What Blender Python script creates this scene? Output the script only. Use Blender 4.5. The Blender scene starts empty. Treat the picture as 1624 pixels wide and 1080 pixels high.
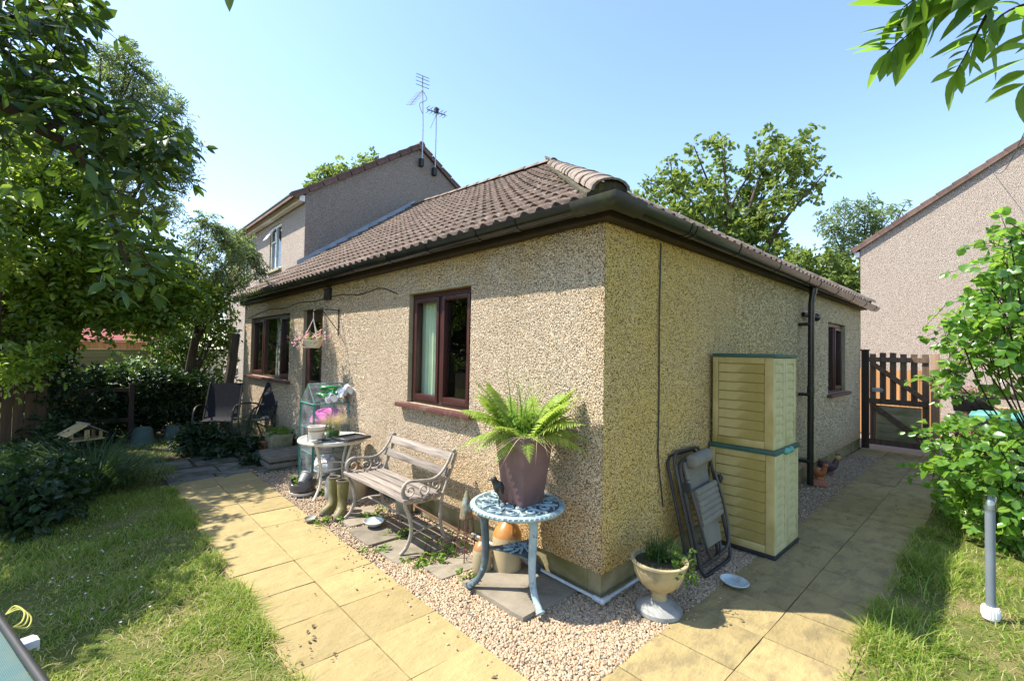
import bpy, bmesh, math, random
import numpy as np
from mathutils import Vector, Matrix

# ------------------------------------------------------------------ camera, sky, sun, exposure
S = bpy.context.scene
COL = S.collection
cd = bpy.data.cameras.new("camera")
cam = bpy.data.objects.new("camera", cd)
COL.objects.link(cam)
S.camera = cam
cd.sensor_fit = 'HORIZONTAL'
cd.sensor_width = 36.0
cd.lens = 16.2167
cd.clip_start = 0.05
cd.clip_end = 2000
cam.matrix_world = Matrix(((0.7304, -0.0300, -0.6824, -2.412),
                           (-0.6828, -0.0060, -0.7306, -1.730),
                           (0.0178, 0.9995, -0.0250, 1.550),
                           (0, 0, 0, 1)))
SUN = Vector((-0.48, 0.50, 1.0)).normalized()
SUN_EL = math.asin(SUN.z)
SUN_AZ = math.atan2(SUN.x, SUN.y)
W = bpy.data.worlds.new("World")
S.world = W
W.use_nodes = True
wn = W.node_tree
bg = wn.nodes["Background"]
sky = wn.nodes.new("ShaderNodeTexSky")
sky.sky_type = 'NISHITA'
sky.sun_disc = False
sky.sun_elevation = SUN_EL
sky.sun_rotation = SUN_AZ
sky.altitude = 50
sky.air_density = 1.0
sky.dust_density = 0.5
sky.ozone_density = 1.9
wn.links.new(sky.outputs[0], bg.inputs[0])
bg.inputs[1].default_value = 0.15
sl = bpy.data.lights.new("sun", 'SUN')
sl.energy = 4.3
sl.angle = math.radians(0.53)
sl.color = (1.0, 0.94, 0.82)
so = bpy.data.objects.new("sun", sl)
COL.objects.link(so)
so.rotation_euler = SUN.to_track_quat('Z', 'Y').to_euler()
so.location = (-10, 16, 30)
vs = S.view_settings
vs.view_transform = 'Standard'
vs.look = 'None'
vs.exposure = 1.34
vs.gamma = 1.0
vs.use_curve_mapping = False
cy = S.cycles
cy.max_bounces = 7
cy.diffuse_bounces = 3
cy.glossy_bounces = 3
cy.transmission_bounces = 4
cy.transparent_max_bounces = 12
cy.caustics_reflective = False
cy.caustics_refractive = False
cy.use_denoising = True
cy.sample_clamp_indirect = 6.0

# ------------------------------------------------------------------ helpers
R_ = random.Random(11)
NR = np.random.default_rng(7)
def U(a, b): return R_.uniform(a, b)
PI = math.pi

class MB:
    """collects shapes for one mesh"""
    def __init__(s): s.v = []; s.f = []
    def add(s, vs, fs, mtx=None):
        o = len(s.v)
        if mtx is not None: vs = [mtx @ Vector(p) for p in vs]
        s.v += [tuple(p) for p in vs]
        s.f += [tuple(i + o for i in f) for f in fs]
        return s
    def box(s, c, d, mtx=None, top=(1, 1), sk=(0, 0)):
        x, y, z = c; a, b, h = d[0] / 2, d[1] / 2, d[2] / 2
        t, u = top
        vs = [(x-a, y-b, z-h), (x+a, y-b, z-h), (x+a, y+b, z-h), (x-a, y+b, z-h),
              (x-a*t+sk[0], y-b*u+sk[1], z+h), (x+a*t+sk[0], y-b*u+sk[1], z+h), (x+a*t+sk[0], y+b*u+sk[1], z+h), (x-a*t+sk[0], y+b*u+sk[1], z+h)]
        return s.add(vs, [(3,2,1,0), (4,5,6,7), (0,1,5,4), (1,2,6,5), (2,3,7,6), (3,0,4,7)], mtx)
    def b2(s, lo, hi, mtx=None):
        return s.box([(lo[i]+hi[i])/2 for i in range(3)], [hi[i]-lo[i] for i in range(3)], mtx)
    def tube(s, pts, r, n=8, cap=True, flat=1.0, mtx=None, closed=False):
        pts = [Vector(p) for p in pts]; m = len(pts)
        rs = r if isinstance(r, (list, tuple)) else [r] * m
        vs = []; fs = []; up = None
        for i, p in enumerate(pts):
            if closed: t = pts[(i+1) % m] - pts[i-1]
            else: t = pts[min(i+1, m-1)] - pts[max(i-1, 0)]
            if t.length < 1e-9: t = Vector((0, 0, 1))
            t.normalize()
            if up is None:
                up = Vector((0, 0, 1)) if abs(t.z) < .9 else Vector((1, 0, 0))
            a = up - t * up.dot(t)
            if a.length < 1e-6: a = t.orthogonal()
            a.normalize(); up = a; b = t.cross(a)
            for k in range(n):
                q = 2 * PI * k / n
                vs.append(p + a * (math.cos(q) * rs[i]) + b * (math.sin(q) * rs[i] * flat))
        mm = m if closed else m - 1
        for i in range(mm):
            j = (i + 1) % m
            for k in range(n):
                l = (k + 1) % n
                fs.append((i*n+k, i*n+l, j*n+l, j*n+k))
        if cap and not closed:
            fs.append(tuple(range(n))[::-1]); fs.append(tuple((m-1)*n + k for k in range(n)))
        return s.add(vs, fs, mtx)
    def lathe(s, prof, n=24, c=(0, 0, 0), mtx=None, cap=True, sx=1, sy=1):
        vs = []; fs = []; m = len(prof)
        for r, z in prof:
            for k in range(n):
                q = 2 * PI * k / n
                vs.append((c[0] + r*sx*math.cos(q), c[1] + r*sy*math.sin(q), c[2] + z))
        for i in range(m-1):
            for k in range(n):
                l = (k+1) % n
                fs.append((i*n+k, i*n+l, (i+1)*n+l, (i+1)*n+k))
        if cap:
            fs.append(tuple(range(n))[::-1]); fs.append(tuple((m-1)*n+k for k in range(n)))
        return s.add(vs, fs, mtx)
    def poly(s, pts, mtx=None): return s.add(pts, [tuple(range(len(pts)))], mtx)
    def ball(s, c, r, n=10, m=6, sc=(1, 1, 1), mtx=None):
        prof = [(r*math.sin(PI*i/m)*1.0 + 1e-4, -r*math.cos(PI*i/m)) for i in range(m+1)]
        vs = []; fs = []
        for rr, z in prof:
            for k in range(n):
                q = 2*PI*k/n
                vs.append((c[0]+rr*math.cos(q)*sc[0], c[1]+rr*math.sin(q)*sc[1], c[2]+z*sc[2]))
        for i in range(m):
            for k in range(n):
                l = (k+1) % n
                fs.append((i*n+k, i*n+l, (i+1)*n+l, (i+1)*n+k))
        return s.add(vs, fs, mtx)
    def mesh(s, name, bev=0.0, smooth=True, ang=38):
        me = bpy.data.meshes.new(name)
        me.from_pydata(s.v, [], s.f)
        if bev:
            bm = bmesh.new(); bm.from_mesh(me)
            es = [e for e in bm.edges if len(e.link_faces) == 2 and e.calc_face_angle(0) > .5]
            bmesh.ops.bevel(bm, geom=es, offset=bev, segments=2 if bev > .004 else 1, affect='EDGES', profile=.6, clamp_overlap=True)
            bm.to_mesh(me); bm.free()
        me.validate()
        if smooth:
            me.polygons.foreach_set("use_smooth", [True] * len(me.polygons))
            me.set_sharp_from_angle(angle=math.radians(ang))
        me.update()
        return me

def link(name, me, mat=None, parent=None, loc=None, rot=None, mtx=None):
    o = bpy.data.objects.new(name, me); COL.objects.link(o)
    if mat is not None and me is not None and len(me.materials) == 0: me.materials.append(mat)
    if parent is not None: o.parent = parent
    if mtx is not None: o.matrix_local = mtx
    if loc is not None: o.location = loc
    if rot is not None: o.rotation_euler = rot
    return o
def part(name, mb, mat, parent, bev=0.0, smooth=True, ang=38, **k):
    return link(name, mb.mesh(name, bev, smooth, ang), mat, parent, **k)
def tag(o, label=None, cat=None, group=None, kind=None):
    if label: o["label"] = label
    if cat: o["category"] = cat
    if group: o["group"] = group
    if kind: o["kind"] = kind
    return o
def thing(name, label, cat, loc=(0, 0, 0), rz=0.0, group=None):
    o = bpy.data.objects.new(name, None); COL.objects.link(o)
    o.location = loc; o.rotation_euler = (0, 0, rz); o.empty_display_size = .1
    return tag(o, label, cat, group)
def copy_tree(root, loc, rz, label=None):
    kids = {}
    for o in bpy.data.objects:
        if o.parent: kids.setdefault(o.parent, []).append(o)
    def rec(o, par):
        c = o.copy(); COL.objects.link(c); c.parent = par
        for k in kids.get(o, []): rec(k, c)
        return c
    r = rec(root, None); r.location = loc; r.rotation_euler = (0, 0, rz)
    if label: r["label"] = label
    return r
def np_mesh(name, V, F, mat=None, smooth=False):
    V = np.asarray(V, np.float32); F = np.asarray(F, np.int32); n, k = F.shape
    me = bpy.data.meshes.new(name)
    me.vertices.add(len(V)); me.vertices.foreach_set("co", V.ravel())
    me.loops.add(n*k); me.loops.foreach_set("vertex_index", F.ravel())
    me.polygons.add(n); me.polygons.foreach_set("loop_start", np.arange(0, n*k, k, dtype=np.int32))
    if smooth: me.polygons.foreach_set("use_smooth", np.ones(n, bool))
    me.update(calc_edges=True)
    if mat: me.materials.append(mat)
    return me
def spline(pts, n=6):
    """Catmull-Rom through points"""
    P = [Vector(p) for p in pts]; P = [2*P[0]-P[1]] + P + [2*P[-1]-P[-2]]; out = []
    for i in range(1, len(P)-2):
        a, b, c, d = P[i-1:i+3]
        for k in range(n):
            t = k / n
            out.append(.5*((2*b) + (c-a)*t + (2*a-5*b+4*c-d)*t*t + (3*b-a-3*c+d)*t**3))
    out.append(P[-2]); return out
def unit(a): return a / np.maximum(np.linalg.norm(a, axis=-1, keepdims=True), 1e-9)

# ------------------------------------------------------------------ materials
class NT:
    def __init__(s, name):
        s.m = bpy.data.materials.new(name); s.m.use_nodes = True
        s.t = s.m.node_tree; s.n = s.t.nodes; s.b = s.n["Principled BSDF"]; s.out = s.n["Material Output"]
        s.tc = s.n.new("ShaderNodeTexCoord")
    def new(s, t, **k):
        o = s.n.new(t)
        for a, v in k.items(): setattr(o, a, v)
        return o
    def L(s, a, b): s.t.links.new(a, b)
    def inp(s, sock, v):
        if hasattr(v, "is_output"): s.L(v, sock)
        else: sock.default_value = v
    def noise(s, scale, detail=4, rough=.55, vec=None, sc=None):
        o = s.new("ShaderNodeTexNoise"); o.inputs["Scale"].default_value = scale
        o.inputs["Detail"].default_value = detail; o.inputs["Roughness"].default_value = rough
        v = vec or s.tc.outputs["Object"]
        if sc:
            mp = s.new("ShaderNodeMapping"); mp.inputs["Scale"].default_value = sc; s.L(v, mp.inputs[0]); v = mp.outputs[0]
        s.L(v, o.inputs["Vector"]); return o.outputs["Fac"]
    def voro(s, scale, feature='F1', vec=None, rnd=1.0):
        o = s.new("ShaderNodeTexVoronoi", feature=feature); o.inputs["Scale"].default_value = scale
        o.inputs["Randomness"].default_value = rnd
        s.L(vec or s.tc.outputs["Object"], o.inputs["Vector"]); return o
    def ramp(s, fac, stops, interp='LINEAR'):
        o = s.new("ShaderNodeValToRGB"); o.color_ramp.interpolation = interp; e = o.color_ramp.elements
        while len(e) < len(stops): e.new(.5)
        for i, (p, c) in enumerate(stops):
            e[i].position = p; e[i].color = (*c, 1) if len(c) == 3 else c
        s.L(fac, o.inputs[0]); return o.outputs[0]
    def rng(s, v, a, b, c=0, d=1):
        o = s.new("ShaderNodeMapRange"); o.inputs[1].default_value = a; o.inputs[2].default_value = b
        o.inputs[3].default_value = c; o.inputs[4].default_value = d; s.L(v, o.inputs[0]); return o.outputs[0]
    def math(s, op, a, b=0.0):
        o = s.new("ShaderNodeMath", operation=op); s.inp(o.inputs[0], a); s.inp(o.inputs[1], b); return o.outputs[0]
    def mix(s, f, a, b, blend='MIX'):
        o = s.new("ShaderNodeMix", data_type='RGBA', blend_type=blend)
        s.inp(o.inputs[0], f)
        for i, v in ((6, a), (7, b)):
            s.inp(o.inputs[i], (*v, 1) if isinstance(v, tuple) and len(v) == 3 else v)
        return o.outputs[2]
    def val(s, col, k):
        o = s.new("ShaderNodeHueSaturation"); s.inp(o.inputs["Value"], k); s.inp(o.inputs["Color"], col); return o.outputs[0]
    def bump(s, h, strength=.5, dist=.01, prev=None):
        o = s.new("ShaderNodeBump"); o.inputs["Strength"].default_value = strength; o.inputs["Distance"].default_value = dist
        s.L(h, o.inputs["Height"])
        if prev is not None: s.L(prev, o.inputs["Normal"])
        return o.outputs[0]
    def pos(s):
        o = s.new("ShaderNodeSeparateXYZ"); s.L(s.tc.outputs["Object"], o.inputs[0]); return o.outputs
    def done(s, col, rough=.7, spec=.3, nrm=None, metal=0.0):
        s.inp(s.b.inputs["Base Color"], (*col, 1) if isinstance(col, tuple) and len(col) == 3 else col)
        s.inp(s.b.inputs["Roughness"], rough); s.b.inputs["Specular IOR Level"].default_value = spec
        s.b.inputs["Metallic"].default_value = metal
        if nrm is not None: s.L(nrm, s.b.inputs["Normal"])
        return s.m
def surf(name, a, b=None, ns=6, rough=.7, spec=.3, bs=80, bump=.25, bd=.004, orand=0.0, isl=0.0, metal=0.0, stretch=None, dirt=None, ds=3, dlo=.55, dhi=.7, contrast=(.35, .65)):
    """generic painted / worn surface: two tones by noise, optional dirt patches, fine relief"""
    t = NT(name); b = b or tuple(x*.75 for x in a)
    f = t.rng(t.noise(ns, 6, .6, sc=stretch), *contrast)
    c = t.mix(f, a, b)
    if dirt: c = t.mix(t.rng(t.noise(ds, 7, .65), dlo, dhi), c, dirt)
    if orand:
        oi = t.new("ShaderNodeObjectInfo"); c = t.val(c, t.rng(oi.outputs["Random"], 0, 1, 1-orand, 1+orand))
    if isl:
        g = t.new("ShaderNodeNewGeometry"); c = t.val(c, t.rng(g.outputs["Random Per Island"], 0, 1, 1-isl, 1+isl))
    n = t.bump(t.noise(bs, 5, .6, sc=stretch), bump, bd) if bump else None
    return t.done(c, rough, spec, n, metal)
def leafmat(name, stops, trans=(.16, .30, .03), tf=.38, rough=.42, spec=.35, orand=False):
    t = NT(name)
    if orand: r = t.new("ShaderNodeObjectInfo").outputs["Random"]
    else: r = t.new("ShaderNodeNewGeometry").outputs["Random Per Island"]
    k = len(stops) - 1
    c = t.ramp(r, [(i / k, s) for i, s in enumerate(stops)])
    t.done(c, rough, spec)
    tr = t.new("ShaderNodeBsdfTranslucent")
    tc = t.mix(.5, (*trans, 1), c)
    tc2 = t.mix(1.0, tc, (1.5, 1.5, 1.2, 1), 'MULTIPLY') if False else tc
    t.L(tc2, tr.inputs[0])
    mx = t.new("ShaderNodeMixShader"); mx.inputs[0].default_value = tf
    t.L(t.b.outputs[0], mx.inputs[1]); t.L(tr.outputs[0], mx.inputs[2]); t.L(mx.outputs[0], t.out.inputs[0])
    return t.m

def pebble_mat(name, stones, mortar, wall_tint=None, scale=88, tint_mask=None, bstr=.9):
    t = NT(name)
    # slight distortion so cells are irregular
    nz = t.new("ShaderNodeTexNoise"); nz.inputs["Scale"].default_value = 60; nz.inputs["Detail"].default_value = 2
    t.L(t.tc.outputs["Object"], nz.inputs["Vector"])
    vm = t.new("ShaderNodeVectorMath", operation='SCALE'); t.L(nz.outputs["Color"], vm.inputs[0]); vm.inputs[3].default_value = .012
    va = t.new("ShaderNodeVectorMath", operation='ADD'); t.L(t.tc.outputs["Object"], va.inputs[0]); t.L(vm.outputs[0], va.inputs[1])
    v = t.voro(scale, 'F1', va.outputs[0])
    sep = t.new("ShaderNodeSeparateColor"); t.L(v.outputs["Color"], sep.inputs[0])
    k = len(stones) - 1
    c = t.ramp(sep.outputs[0], [(i / k, s) for i, s in enumerate(stones)])
    gap = t.rng(v.outputs["Distance"], .46, .66)
    c = t.mix(gap, c, mortar)
    c = t.mix(t.rng(t.noise(1.3, 5, .6), .35, .75, 0, .16), c, (.36, .25, .16))
    x, y, z = t.pos()
    n1 = t.noise(1.1, 6, .65); n2 = t.noise(5, 5, .7)
    if tint_mask:
        mask = tint_mask(t, x, y, z, n1, n2)
        c = t.mix(mask, c, t.mix(1.0, c, (*wall_tint, 1), 'MULTIPLY'))
    h = t.math('MULTIPLY', t.math('SUBTRACT', 1.0, t.math('MINIMUM', t.math('MULTIPLY', v.outputs["Distance"], 1.25), 1.0)), 1.0)
    h = t.math('POWER', h, .6)
    h = t.math('ADD', h, t.math('MULTIPLY', sep.outputs[1], .55))
    n = t.bump(h, bstr, .018)
    return t.done(c, .72, .3, n)

STONES = [(.36, .26, .17), (.66, .53, .38), (.76, .65, .51), (.56, .42, .28), (.80, .72, .60), (.68, .54, .38), (.48, .36, .24), (.76, .63, .48)]
def stone_mat(name, stones, wall_tint, tint_mask):
    t = NT(name); g = t.new("ShaderNodeNewGeometry"); k = len(stones) - 1
    c = t.ramp(g.outputs["Random Per Island"], [(i / k, s) for i, s in enumerate(stones)])
    x, y, z = t.pos(); m = tint_mask(t, x, y, z, t.noise(1.1, 6, .65), t.noise(5, 5, .7))
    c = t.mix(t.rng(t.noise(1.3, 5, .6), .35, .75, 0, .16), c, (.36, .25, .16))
    c = t.mix(m, c, t.mix(1.0, c, (*wall_tint, 1), 'MULTIPLY'))
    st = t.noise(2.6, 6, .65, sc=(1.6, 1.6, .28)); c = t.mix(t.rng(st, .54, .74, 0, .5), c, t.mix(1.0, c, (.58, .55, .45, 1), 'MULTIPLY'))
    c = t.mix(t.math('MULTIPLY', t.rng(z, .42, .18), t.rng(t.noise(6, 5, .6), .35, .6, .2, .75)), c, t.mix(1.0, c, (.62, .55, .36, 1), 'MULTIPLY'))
    return t.done(c, .7, .3)
def tint_left(t, x, y, z, n1, n2):
    # yellow-brown tint: band under the eaves, low down near the corner
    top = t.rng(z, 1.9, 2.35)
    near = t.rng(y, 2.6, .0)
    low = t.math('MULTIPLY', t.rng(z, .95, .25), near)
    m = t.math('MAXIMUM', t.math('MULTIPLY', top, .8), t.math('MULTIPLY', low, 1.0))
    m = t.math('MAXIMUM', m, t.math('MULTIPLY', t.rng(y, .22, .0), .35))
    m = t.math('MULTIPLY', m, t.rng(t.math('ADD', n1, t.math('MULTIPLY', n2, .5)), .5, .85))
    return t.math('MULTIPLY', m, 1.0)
def algae_shade_right(t, x, y, z, n1, n2):  # algae tone, plus a warm shade cast painted into the wall colour
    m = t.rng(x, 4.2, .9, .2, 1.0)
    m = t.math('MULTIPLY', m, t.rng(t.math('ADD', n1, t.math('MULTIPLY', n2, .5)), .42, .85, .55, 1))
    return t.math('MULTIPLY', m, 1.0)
def tint_none(t, x, y, z, n1, n2):
    return t.math('MULTIPLY', n1, .1)
M = {}
M['pebble'] = pebble_mat("pebbledash", STONES, (.19, .14, .09), (1.05, .85, .42), scale=104, tint_mask=tint_left, bstr=1.0)
M['pebble_r'] = pebble_mat("pebbledash_algae_shade", STONES, (.14, .115, .065), (1.22, 1.06, .46), scale=100, tint_mask=algae_shade_right, bstr=1.0)  # lighter, yellower tint: algae and the painted warmth of the shaded side
M['stone_l'] = stone_mat("dash_stones", [(r*.93, g*.90, b*.86) for r, g, b in STONES], (1.05, .85, .42), tint_left)
M['stone_r'] = stone_mat("dash_stones_algae_shade", [(r*.93, g*.91, b*.88) for r, g, b in STONES], (1.05, .93, .42), algae_shade_right)  # stones carry the same algae tint with warm shade colour painted in
PINK = [(.30, .24, .19), (.48, .40, .335), (.57, .49, .42), (.40, .325, .265), (.65, .575, .50), (.44, .365, .305)]
M['pebble_far'] = pebble_mat("pebbledash_pink", PINK, (.26, .20, .17), (1, .95, .85), scale=70, tint_mask=tint_none, bstr=.8)
M['pebble_gable'] = pebble_mat("pebbledash_grey", [tuple(x*.8 for x in c) for c in PINK], (.2, .165, .14), (1, .95, .85), scale=70, tint_mask=tint_none, bstr=.8)
M['render'] = surf("plinth_render", (.33, .27, .16), (.20, .165, .075), 4, .85, .2, 60, .4, .006, dirt=(.13, .115, .04), ds=2.5, dlo=.42, dhi=.65)
M['reveal'] = surf("reveal_render", (.40, .35, .25), (.32, .27, .15), 8, .85, .2, 60, .3, .004)
def slab_mat(name="buff_paving", st=.45, th=.56):
    t = NT(name)
    oi = t.new("ShaderNodeObjectInfo"); rv = t.new("ShaderNodeVectorMath", operation='ADD')
    cmb = t.new("ShaderNodeCombineXYZ")
    r1 = t.math('MULTIPLY', oi.outputs["Random"], 37.0); t.L(r1, cmb.inputs[0]); t.L(r1, cmb.inputs[1])
    t.L(t.tc.outputs["Object"], rv.inputs[0]); t.L(cmb.outputs[0], rv.inputs[1]); vec = rv.outputs[0]
    big = t.noise(5, 6, .65, vec); riv = t.noise(4.5, 8, .66, vec, sc=(1.0, 1.9, 1)); fine = t.noise(140, 3, .6, vec)
    c = t.mix(t.rng(big, .3, .7), (.365, .283, .128), (.295, .225, .10))
    c = t.mix(t.rng(riv, th, th+.15, 0, st), c, (.22, .17, .085))
    c = t.mix(t.rng(t.noise(9, 7, .7, vec), .6, .74, 0, .5), c, (.27, .22, .12))
    c = t.mix(t.rng(fine, .58, .7, 0, .25), c, (.3, .24, .15))
    c = t.val(c, t.rng(oi.outputs["Random"], 0, 1, .88, 1.10))
    n = t.bump(riv, .9, .03); n = t.bump(fine, .35, .0025, n)
    return t.done(c, .8, .25, n)
M['slab'] = slab_mat(); M['slab_side'] = slab_mat("streaked_buff_paving", .9, .47)
M['flag'] = surf("grey_flagstone", (.25, .215, .165), (.17, .145, .11), 7, .85, .25, 60, .6, .006, orand=.15, dirt=(.12, .11, .07), ds=4)
M['flag_d'] = surf("dark_flagstone", (.20, .185, .165), (.13, .12, .10), 6, .85, .2, 50, .6, .006, orand=.2, dirt=(.07, .075, .035), ds=3, dlo=.45, dhi=.65)
M['joint'] = surf("sandy_joint", (.25, .19, .09), (.17, .13, .06), 20, .95, .1, 150, .5, .004)
M['soil'] = surf("garden_soil", (.085, .065, .045), (.05, .055, .025), 3, .95, .1, 40, .8, .02)
M['turf'] = surf("turf_base", (.13, .13, .04), (.08, .11, .022), 5, .95, .1, 60, .8, .02, dirt=(.20, .16, .075), ds=2.2, dlo=.5, dhi=.65)
def tile_mat():
    t = NT("concrete_roof_tile")
    oi = t.new("ShaderNodeObjectInfo"); rv = t.new("ShaderNodeVectorMath", operation='ADD')
    g = t.new("ShaderNodeNewGeometry")
    vec = g.outputs["Position"]
    c = t.mix(t.rng(t.noise(2.2, 6, .7, vec), .35, .65), (.165, .108, .080), (.088, .06, .046))
    c = t.mix(t.rng(t.noise(26, 6, .72, vec), .52, .66, 0, .85), c, (.33, .285, .24))
    c = t.mix(t.rng(t.noise(11, 7, .75, vec), .50, .64, 0, .9), c, (.06, .05, .034))
    v = t.voro(22, 'F1', vec); c = t.mix(t.math('MULTIPLY', t.rng(v.outputs["Distance"], .24, .12), t.rng(t.noise(2.5, 3, .5, vec), .52, .62)), c, (.44, .42, .36))
    c = t.mix(t.rng(t.noise(8, 6, .7, vec), .60, .7, 0, .6), c, (.13, .12, .035))
    c = t.val(c, t.rng(oi.outputs["Random"], 0, 1, .82, 1.15))
    n = t.bump(t.noise(70, 6, .7, vec), .9, .008)
    return t.done(c, .88, .2, n)
M['tile'] = tile_mat()
M['verge'] = surf("verge_tile", (.20, .125, .10), (.13, .085, .07), 5, .85, .2, 60, .5, .006, orand=.18)
M['hip'] = surf("mossy_hip_tile", (.27, .22, .185), (.17, .13, .105), 9, .9, .2, 60, .9, .01, orand=.12, dirt=(.10, .095, .05), ds=7)
M['mortar'] = surf("bedding_mortar", (.10, .09, .065), (.06, .055, .04), 14, .95, .1, 50, .9, .01, dirt=(.17, .15, .03), ds=8)
M['gutter'] = surf("black_plastic", (.010, .010, .011), (.018, .017, .016), 4, .24, .55, 40, .06, .002, dirt=(.05, .046, .022), ds=3, dlo=.64, dhi=.8)
M['gutter_m'] = surf("mossy_black_plastic", (.02, .02, .02), (.04, .04, .025), 6, .5, .4, 40, .3, .004, dirt=(.06, .062, .022), ds=7, dlo=.5, dhi=.72)
M['fascia'] = surf("dark_fascia", (.045, .030, .022), (.028, .02, .016), 7, .6, .3, 60, .3, .003)
M['frame'] = surf("rosewood_frame", (.060, .018, .016), (.042, .013, .012), 5, .38, .5, 60, .08, .002)
M['sill'] = surf("brown_sill", (.12, .045, .038), (.09, .034, .03), 6, .5, .4, 60, .15, .003, dirt=(.2, .15, .12), ds=6)
M['white'] = surf("white_plastic", (.78, .78, .76), (.70, .70, .67), 5, .4, .4, 60, .05, .002)
M['whitep'] = surf("weathered_white_pipe", (.48, .51, .53), (.36, .38, .39), 8, .5, .4, 60, .1, .002)
M['alu'] = surf("grey_metal", (.45, .46, .47), (.32, .33, .34), 12, .4, .5, 60, .1, .002, metal=.6)
M['black'] = surf("black_metal", (.02, .02, .022), (.035, .033, .03), 9, .5, .4, 80, .2, .002)
def glass_mat(name, tint=(.75, .82, .8), refl=.12):
    t = NT(name)
    tr = t.new("ShaderNodeBsdfTransparent"); tr.inputs[0].default_value = (*tint, 1)
    gl = t.new("ShaderNodeBsdfGlossy"); gl.inputs["Roughness"].default_value = .015; gl.inputs[0].default_value = (1, 1, 1, 1)
    lw = t.new("ShaderNodeLayerWeight"); lw.inputs[0].default_value = .5
    f = t.math('ADD', t.math('MULTIPLY', t.math('POWER', lw.outputs["Facing"], 4.0), .8), refl)
    mx = t.new("ShaderNodeMixShader"); t.L(f, mx.inputs[0]); t.L(tr.outputs[0], mx.inputs[1]); t.L(gl.outputs[0], mx.inputs[2])
    t.L(mx.outputs[0], t.out.inputs[0]); return t.m
M['glass'] = glass_mat("window_glass", (.92, .95, .93), .03)
M['film'] = None
def film_mat():
    t = NT("clear_plastic_film")
    t.done((.86, .92, .92), .12, .5)
    tr = t.new("ShaderNodeBsdfTransparent"); tr.inputs[0].default_value = (.93, .96, .96, 1)
    mx = t.new("ShaderNodeMixShader")
    f = t.rng(t.noise(5, 3, .5), .35, .7, .05, .20)
    t.L(f, mx.inputs[0]); t.L(tr.outputs[0], mx.inputs[1]); t.L(t.b.outputs[0], mx.inputs[2]); t.L(mx.outputs[0], t.out.inputs[0])
    n = t.bump(t.noise(14, 3, .5), .6, .02); t.L(n, t.b.inputs["Normal"])
    return t.m
M['film'] = film_mat()
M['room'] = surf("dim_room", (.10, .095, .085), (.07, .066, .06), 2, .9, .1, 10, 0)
M['bark'] = surf("grey_bark", (.115, .09, .065), (.06, .048, .035), 9, .95, .1, 30, 1.0, .02, stretch=(1, 1, .25))
M['bark_d'] = surf("dark_twig", (.055, .042, .03), (.035, .027, .02), 20, .9, .1, 60, .6, .004)
M['leaf_mid'] = leafmat("leaf_fresh_green", [(.04, .10, .014), (.09, .18, .022), (.17, .25, .03), (.26, .31, .06)], (.50, .66, .065), .5, .3, .65)
M['leaf_dark'] = leafmat("leaf_dark_green", [(.012, .030, .010), (.022, .050, .013), (.035, .070, .018)], (.08, .16, .02), .28)
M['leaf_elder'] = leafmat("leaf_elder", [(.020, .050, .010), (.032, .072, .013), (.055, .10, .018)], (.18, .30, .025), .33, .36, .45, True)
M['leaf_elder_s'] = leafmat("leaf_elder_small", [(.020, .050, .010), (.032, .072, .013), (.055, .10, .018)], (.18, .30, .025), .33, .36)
M['leaf_ash'] = leafmat("leaf_ash", [(.04, .10, .014), (.07, .15, .02), (.11, .19, .026)], (.45, .72, .05), .62, .35, .5, True)
M['leaf_feather'] = leafmat("leaf_feathery", [(.09, .15, .05), (.13, .19, .075), (.18, .23, .10)], (.42, .55, .15), .5)
M['leaf_sun'] = leafmat("leaf_sunny", [(.045, .11, .014), (.085, .16, .022), (.12, .20, .035)], (.30, .48, .05), .42, .38, .5)
M['leaf_shrub'] = leafmat("leaf_shrub", [(.07, .18, .026), (.12, .26, .036), (.20, .33, .06)], (.50, .80, .08), .5, .26, .8)
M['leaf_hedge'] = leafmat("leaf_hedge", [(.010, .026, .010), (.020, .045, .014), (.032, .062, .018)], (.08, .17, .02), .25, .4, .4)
M['leaf_bg'] = leafmat("leaf_far_tree", [(.075, .125, .026), (.12, .18, .036), (.18, .23, .06)], (.40, .53, .09), .48)
M['leaf_airy'] = leafmat("leaf_far_airy", [(.11, .17, .06), (.15, .21, .085), (.20, .25, .12)], (.42, .55, .18), .5)
M['needle'] = leafmat("conifer_needles", [(.015, .03, .016), (.025, .045, .022)], (.05, .09, .03), .15)
M['fern'] = leafmat("fern_frond", [(.17, .28, .04), (.28, .39, .06), (.40, .47, .12)], (.55, .72, .12), .48, .5, .3)
M['grass'] = leafmat("grass_blade", [(.09, .19, .018), (.14, .25, .025), (.21, .29, .035), (.32, .34, .08), (.48, .43, .20)], (.52, .66, .08), .42, .55, .25)
M['grass_d'] = leafmat("sedge_blade", [(.022, .055, .014), (.04, .085, .02), (.07, .11, .03)], (.16, .28, .03), .3, .45, .35)
M['straw'] = leafmat("straw_grass", [(.42, .33, .17), (.52, .43, .25), (.60, .50, .30)], (.6, .5, .28), .35, .6, .2)
M['weed'] = leafmat("weed_leaf", [(.10, .21, .03), (.15, .27, .04), (.20, .31, .06)], (.42, .62, .07), .45, .5, .3)
def gravel_mat():
    t = NT("gravel_stone"); g = t.new("ShaderNodeNewGeometry")
    c = t.ramp(g.outputs["Random Per Island"], [(0, (.28, .195, .115)), (.18, (.44, .34, .23)), (.34, (.34, .22, .13)), (.5, (.53, .44, .31)), (.64, (.42, .26, .13)), (.8, (.47, .36, .25)), (.92, (.18, .14, .11)), (1, (.58, .47, .32))])
    c = t.mix(t.rng(t.noise(90, 4, .6), .45, .75, 0, .35), c, (.35, .27, .2))
    return t.done(c, .7, .3, t.bump(t.noise(200, 3, .6), .3, .002))
M['gravel'] = gravel_mat()
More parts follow.
